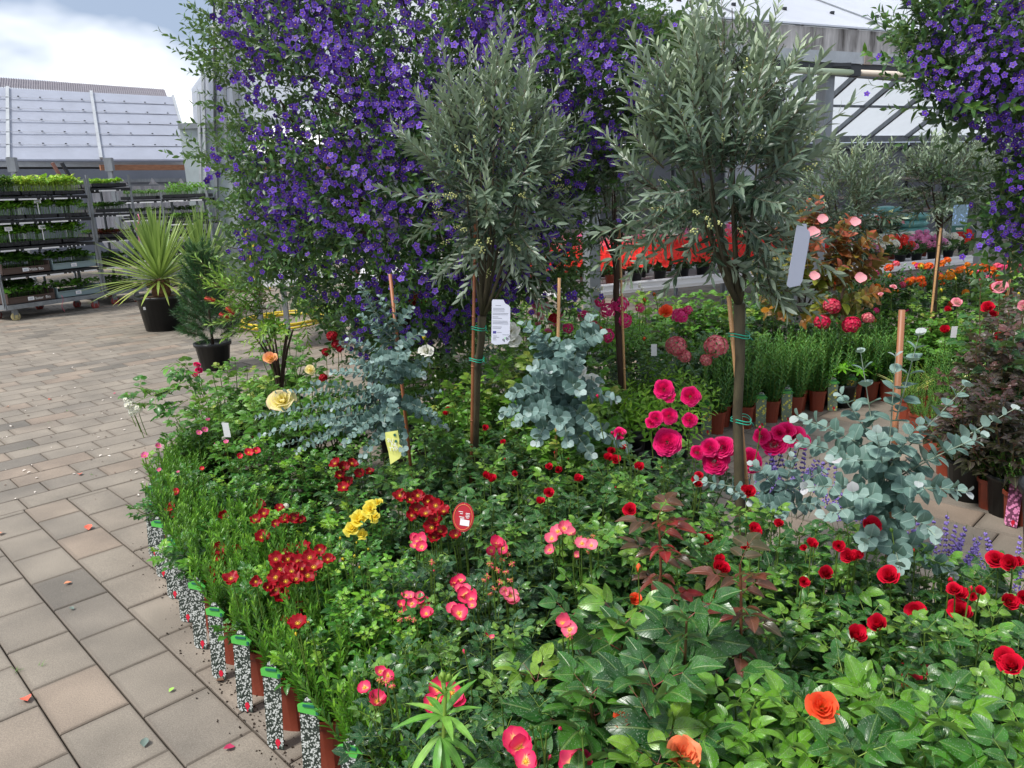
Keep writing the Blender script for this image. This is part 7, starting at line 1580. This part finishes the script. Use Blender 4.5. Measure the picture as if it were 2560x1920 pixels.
def table(label, s, b, ls_, lb, zt):
    t = thing('sales_table', label, 'table', (0, 0, 0), 'white sales tables in the open greenhouse')
    part('table_top', beam(F(s, b + lb / 2, zt - .04), F(s + ls_, b + lb / 2, zt - .04), lb, .03), [M_white], t)
    part('side_rim', join([beam(F(s, b, zt - .02), F(s + ls_, b, zt - .02), .02, .10), beam(F(s, b - .012, zt + .015), F(s + ls_, b - .012, zt + .015), .008, .012), beam(F(s, b - .012, zt - .04), F(s + ls_, b - .012, zt - .04), .008, .012), beam(F(s, b + lb, zt - .02), F(s + ls_, b + lb, zt - .02), .02, .10)]), [M_white], t)
    for a in (.08, ls_ - .08):
        for c in (.08, lb - .08): part('leg', beam(F(s + a, b + c, 0), F(s + a, b + c, zt - .05), .04, .04, up=(fn[0], fn[1], 0)), [M_galv], t)
    return t
table('white table of red impatiens behind the first steel post', -.15, .35, 3.0, 1.3, .60)
rl = ['front', 'second', 'third', 'rear']
for j in range(4):
    for i in range(11):
        p = F(-.02 + i * .27 + uni(-.02, .02), .5 + j * .32 + uni(-.02, .02), .60); c = 'flat_impred' if j < 2 else ('flat_coral' if j == 2 else R_.choice(['flat_pink', 'flat_white', 'flat_palepink']))
        bedding(p[0], p[1], p[2], f'{["bright red", "bright red", "coral", "pale mixed"][j]} impatiens, {ORD[i]} from the left in the {rl[j]} table row', [c], 26, 'impatiens on the white table', fs=.046, R=.18, H=.25 + .04 * j, fy=1.1, up=.6)
table('white table of white and red bedding flowers further back', 3.1, 1.9, 3.4, 1.2, .72)
for j in range(3):
    for i in range(11):
        p = F(3.25 + i * .3, 2.05 + j * .36, .72); c = [['flat_white'], ['flat_impred'], ['flat_white', 'flat_palepink'], ['ball_impred']][(i + 2 * j) % 4] if i not in (3, 4) else ['flat_white']
        bedding(p[0], p[1], p[2], f'bedding plant with {"white" if "white" in c[0] else "red"} flowers, {ORD[i]} along the {rl[j]} row of back table', c, 14, 'bedding plants on the back table', fs=.034, R=.14, H=.22)
lab3 = 'low table of pink and white geraniums along the open greenhouse front'
table(lab3, 2.9, .55, 3.2, .8, .50)
for j in range(2):
    for i in range(11):
        p = F(3.0 + i * .285, .7 + j * .36, .50); c = [['ball_pink'], ['ball_pink', 'ball_white'], ['ball_impred'], ['ball_white']][(i * 3 + j) % 4]
        bedding(p[0], p[1], p[2], f'geranium with {"pink" if "pink" in c[0] else ("red" if "red" in c[0] else "white")} flower heads, {ORD[i]} along the {rl[j]} row', c, 9, 'geraniums along the greenhouse front', fs=.05, R=.15, H=.27)
# lantana bushes
LB = []
def lantana(label, px, py, Y, R, H, kinds, nf, z0=.0, dens=110):
    p = A(px, py, Y); th = thing('lantana_bush', label, 'lantana bush', (p.x, p.y, 0), 'dark bushes before the geraniums'); ob('pot', pot_mesh(.13, .22, M_potblack), th)
    for k in range(dens):
        d = rdir(); d[2] = abs(d[2]) if k % 3 else d[2]; c = np.array([0, 0, .18 + H * .42]); ob('stem', R_.choice(DBM), th, M4(frame(d + [0, 0, .5], (0, 0, 1), uni(-1, 1)), c + d * np.array([R, R, H * .42]) * uni(.4, .85), uni(.9, 1.2)), uni(.05, .45))
    for k in range(nf):
        t = (k + .5) / nf; a = k * 2.4; r = R * math.sqrt(t); ob('flower_head', FL[R_.choice(kinds)], th, M4(face((math.cos(a) * t, math.sin(a) * t - .4, 1)), (r * math.cos(a), r * math.sin(a), .18 + H * (.98 - .3 * t * t) + uni(-.03, .06)), .034 * uni(.7, 1.15)), uni(0, .9))
    for k in range(nf // 3):
        a = uni(3.3, 6.1); ob('flower_head', FL[R_.choice(kinds)], th, M4(face((math.cos(a), math.sin(a), .3)), (R * math.cos(a), R * math.sin(a), uni(.3, .18 + H * .8)), .026), uni(.3, .9))
lantana('dark leafy bush with a few orange heads behind the dogwood', 2160, 730, 6.0, .36, .55, ['ball_marigold', 'ball_coral'], 10)
lantana('lantana bush with amber flower heads between bamboo and slim post', 2390, 720, 6.0, .36, .62, ['ball_marigold'], 30, dens=150)
lantana('lantana bush with orange heads left of the bamboo cane', 2270, 730, 6.3, .34, .58, ['ball_marigold', 'ball_coral'], 14, dens=130)
lantana('lantana bush with red orange heads at the right edge', 2540, 710, 6.0, .34, .60, ['ball_coral', 'ball_marigold'], 22, dens=140)
# table glimpsed through the blue shrub
tt = thing('sales_table', 'white table glimpsed through the blue shrub near tall greenhouse', 'table', (0, 0, 0)); tb_ = G(860, 700, .72)
part('table_top', box((tb_.x + .2, tb_.y + .6, .70), (2.4, 1.0, .06)), [M_white], tt)
for a in (-.9, 1.3):
    for b in (.15, 1.05): part('leg', box((tb_.x + a, tb_.y + b, .34), (.05, .05, .68)), [M_galv], tt)
for i in range(8): bedding(tb_.x - .8 + i * .28, tb_.y + .35, .73, f'pot of white flowers, {ORD[i]} on the table behind the blue shrub', ['flat_white', 'ball_white'], 14, 'white flowers on the far left table', fs=.035)
for i in range(4): bushy(f'green leafy shrub {["nearest the bottlebrush", "second behind the blue shrub", "third behind the blue shrub", "fourth behind the blue shrub", "fifth behind the olive", "behind the left post"][i]}', 930 + i * 75, 640 + (i % 2) * 20, .9, .35, DBM + LMT[:1], 90, .3, .1, 'shrub', 'green_shrub', Y=6.0 + .3 * (i % 3), sc=1.6, group='green shrubs behind the blue shrub')
# long arching spray of the white rambler over the paving
th = thing('rose_spray', 'thin arching rose spray with white blossoms reaching over the paving', 'rose spray', A(470, 1000, 3.55)); o0 = np.array(th.location)
for (x0, y0, x1, y1, n) in ((500, 960, 330, 1010, 9), (470, 1000, 420, 1050, 5), (480, 930, 420, 940, 5), (500, 960, 440, 900, 5), (380, 990, 325, 970, 4)):
    a = np.array(A(x0, y0, 3.55)) - o0; b = np.array(A(x1, y1, 3.45)) - o0; path = bez(a, (a + b) / 2 + [0, 0, .03], b, 7); ob('cane', tube(path, .002, .001, 4, 0, False, .7).mesh('cane', [M_stem_g]), th)
    for k in range(n): p = path[min(6, 1 + int(5.9 * k / n))]; ob('leaf', SP['small'].meshes[k % 5], th, M4(frame(rdir() * [1, 1, .4] + [-.4, 0, -.1]), p, uni(1.3, 1.9)), uni(.4, .8))
# ================================================================ FALLEN PETALS AND DEBRIS
ptl = leaf(.045, .032, 'ovate', 3, 2, .3, -.2, mat=0)
PM = {c: ptl.mesh('petal', [plain('fallen_' + c, col, .5)]) for c, col in (('orange', S(226, 96, 70)), ('peach', S(224, 150, 112)), ('pale', S(226, 214, 200)), ('pink', S(180, 50, 90)), ('green', S(150, 200, 80)), ('grey', S(96, 112, 104)), ('brown', S(96, 70, 52)), ('white', S(235, 232, 226)))}
def fallen(px, py, c, s, label):
    p = G(px, py, .016); o = ob('fallen_petal' if c not in ('green', 'grey', 'brown') else 'fallen_leaf', PM[c], None, M4(frame((math.cos(px), math.sin(px), 0)), p, s)); tagt(o, label, 'petal' if c not in ('green', 'grey', 'brown') else 'fallen leaf')
fallen(222, 1325, 'orange', 1.1, 'bright orange petal on the paving level with the pot tags'); fallen(62, 1742, 'orange', 1.0, 'red orange petal lying on the joint at lower left'); fallen(200, 1184, 'orange', .9, 'small orange petal left of the display bend')
fallen(5, 1330, 'peach', .9, 'peach petal cut by the left frame edge'); fallen(180, 1455, 'peach', .7, 'pale peach petal on a paving slab'); fallen(360, 1868, 'grey', .75, 'round grey green leaf on the front paver'); fallen(422, 1730, 'green', .45, 'tiny lime green leaf on the paving')
fallen(588, 1866, 'pink', .7, 'magenta petal stuck in the joint by the pots'); fallen(185, 1523, 'grey', .5, 'small dark leaf beside a paving joint'); fallen(540, 1700, 'brown', .7, 'crumpled brown leaf near the terracotta pots'); fallen(130, 998, 'orange', .8, 'orange petal far out on the paving'); fallen(18, 1016, 'peach', .8, 'faded petal near the far left edge'); fallen(284, 985, 'pink', .6, 'pink petal below the white spray')
lit = []
Ms, ls = [], []
for k in range(130):
    x, y = uni(0, 520), uni(860, 1250); p = G(x, y, .015)
    if inpoly(p.x, p.y, BEDPOLY): continue
    Ms.append(frame((uni(-1, 1), uni(-1, 1), 0)) * uni(.15, .5)); ls.append(p)
h_ = len(Ms) // 2
ob('petal_litter', scatter(ptl, Ms[:h_], ls[:h_]).mesh('petal_litter', [plain('white_litter', S(225, 215, 205), .6)]), None, kind='stuff')
ob('leaf_litter', scatter(ptl, Ms[h_:], [l_ for l_ in ls[h_:]]).mesh('leaf_litter', [plain('brown_litter', S(90, 66, 50), .7)]), None, kind='stuff')
Ms, ls = [], []
cr_ = box((0, 0, 0), (1, 1.3, .5), bev=.2)
for k in range(700):
    j = R_.randrange(len(EDGE) - 1); f = rnd(); x = EDGE[j][0] + (EDGE[j + 1][0] - EDGE[j][0]) * f - abs(R_.gauss(0, .05)) + .03; y = EDGE[j][1] + (EDGE[j + 1][1] - EDGE[j][1]) * f - R_.gauss(.02, .03)
    Ms.append(frame(rdir()) * uni(.0012, .0055)); ls.append((x, y, .0145))
ob('soil_crumbs', scatter(cr_, Ms, ls).mesh('soil_crumbs', [M_soil], False), None, kind='stuff')
Ms, ls = [], []
gt = leaf(.03, .003, 'linear', 2, 2, .1, .5, mat=0)
for x, y, n in ((42, 1680, 12), (95, 1672, 6), (65, 1125, 8), (120, 1060, 6), (170, 1030, 6), (505, 1425, 4), (235, 1190, 6)):
    p = G(x, y, .006)
    for k in range(n): Ms.append(frame((uni(-1, 1), uni(-1, 1), 1.2)) * uni(.5, 1.1)); ls.append((p.x + uni(-.01, .01), p.y + uni(-.01, .01), .004))
ob('joint_grass', scatter(gt, Ms, ls, [.6] * len(ls)).mesh('joint_grass', [M_border]), None, kind='stuff')
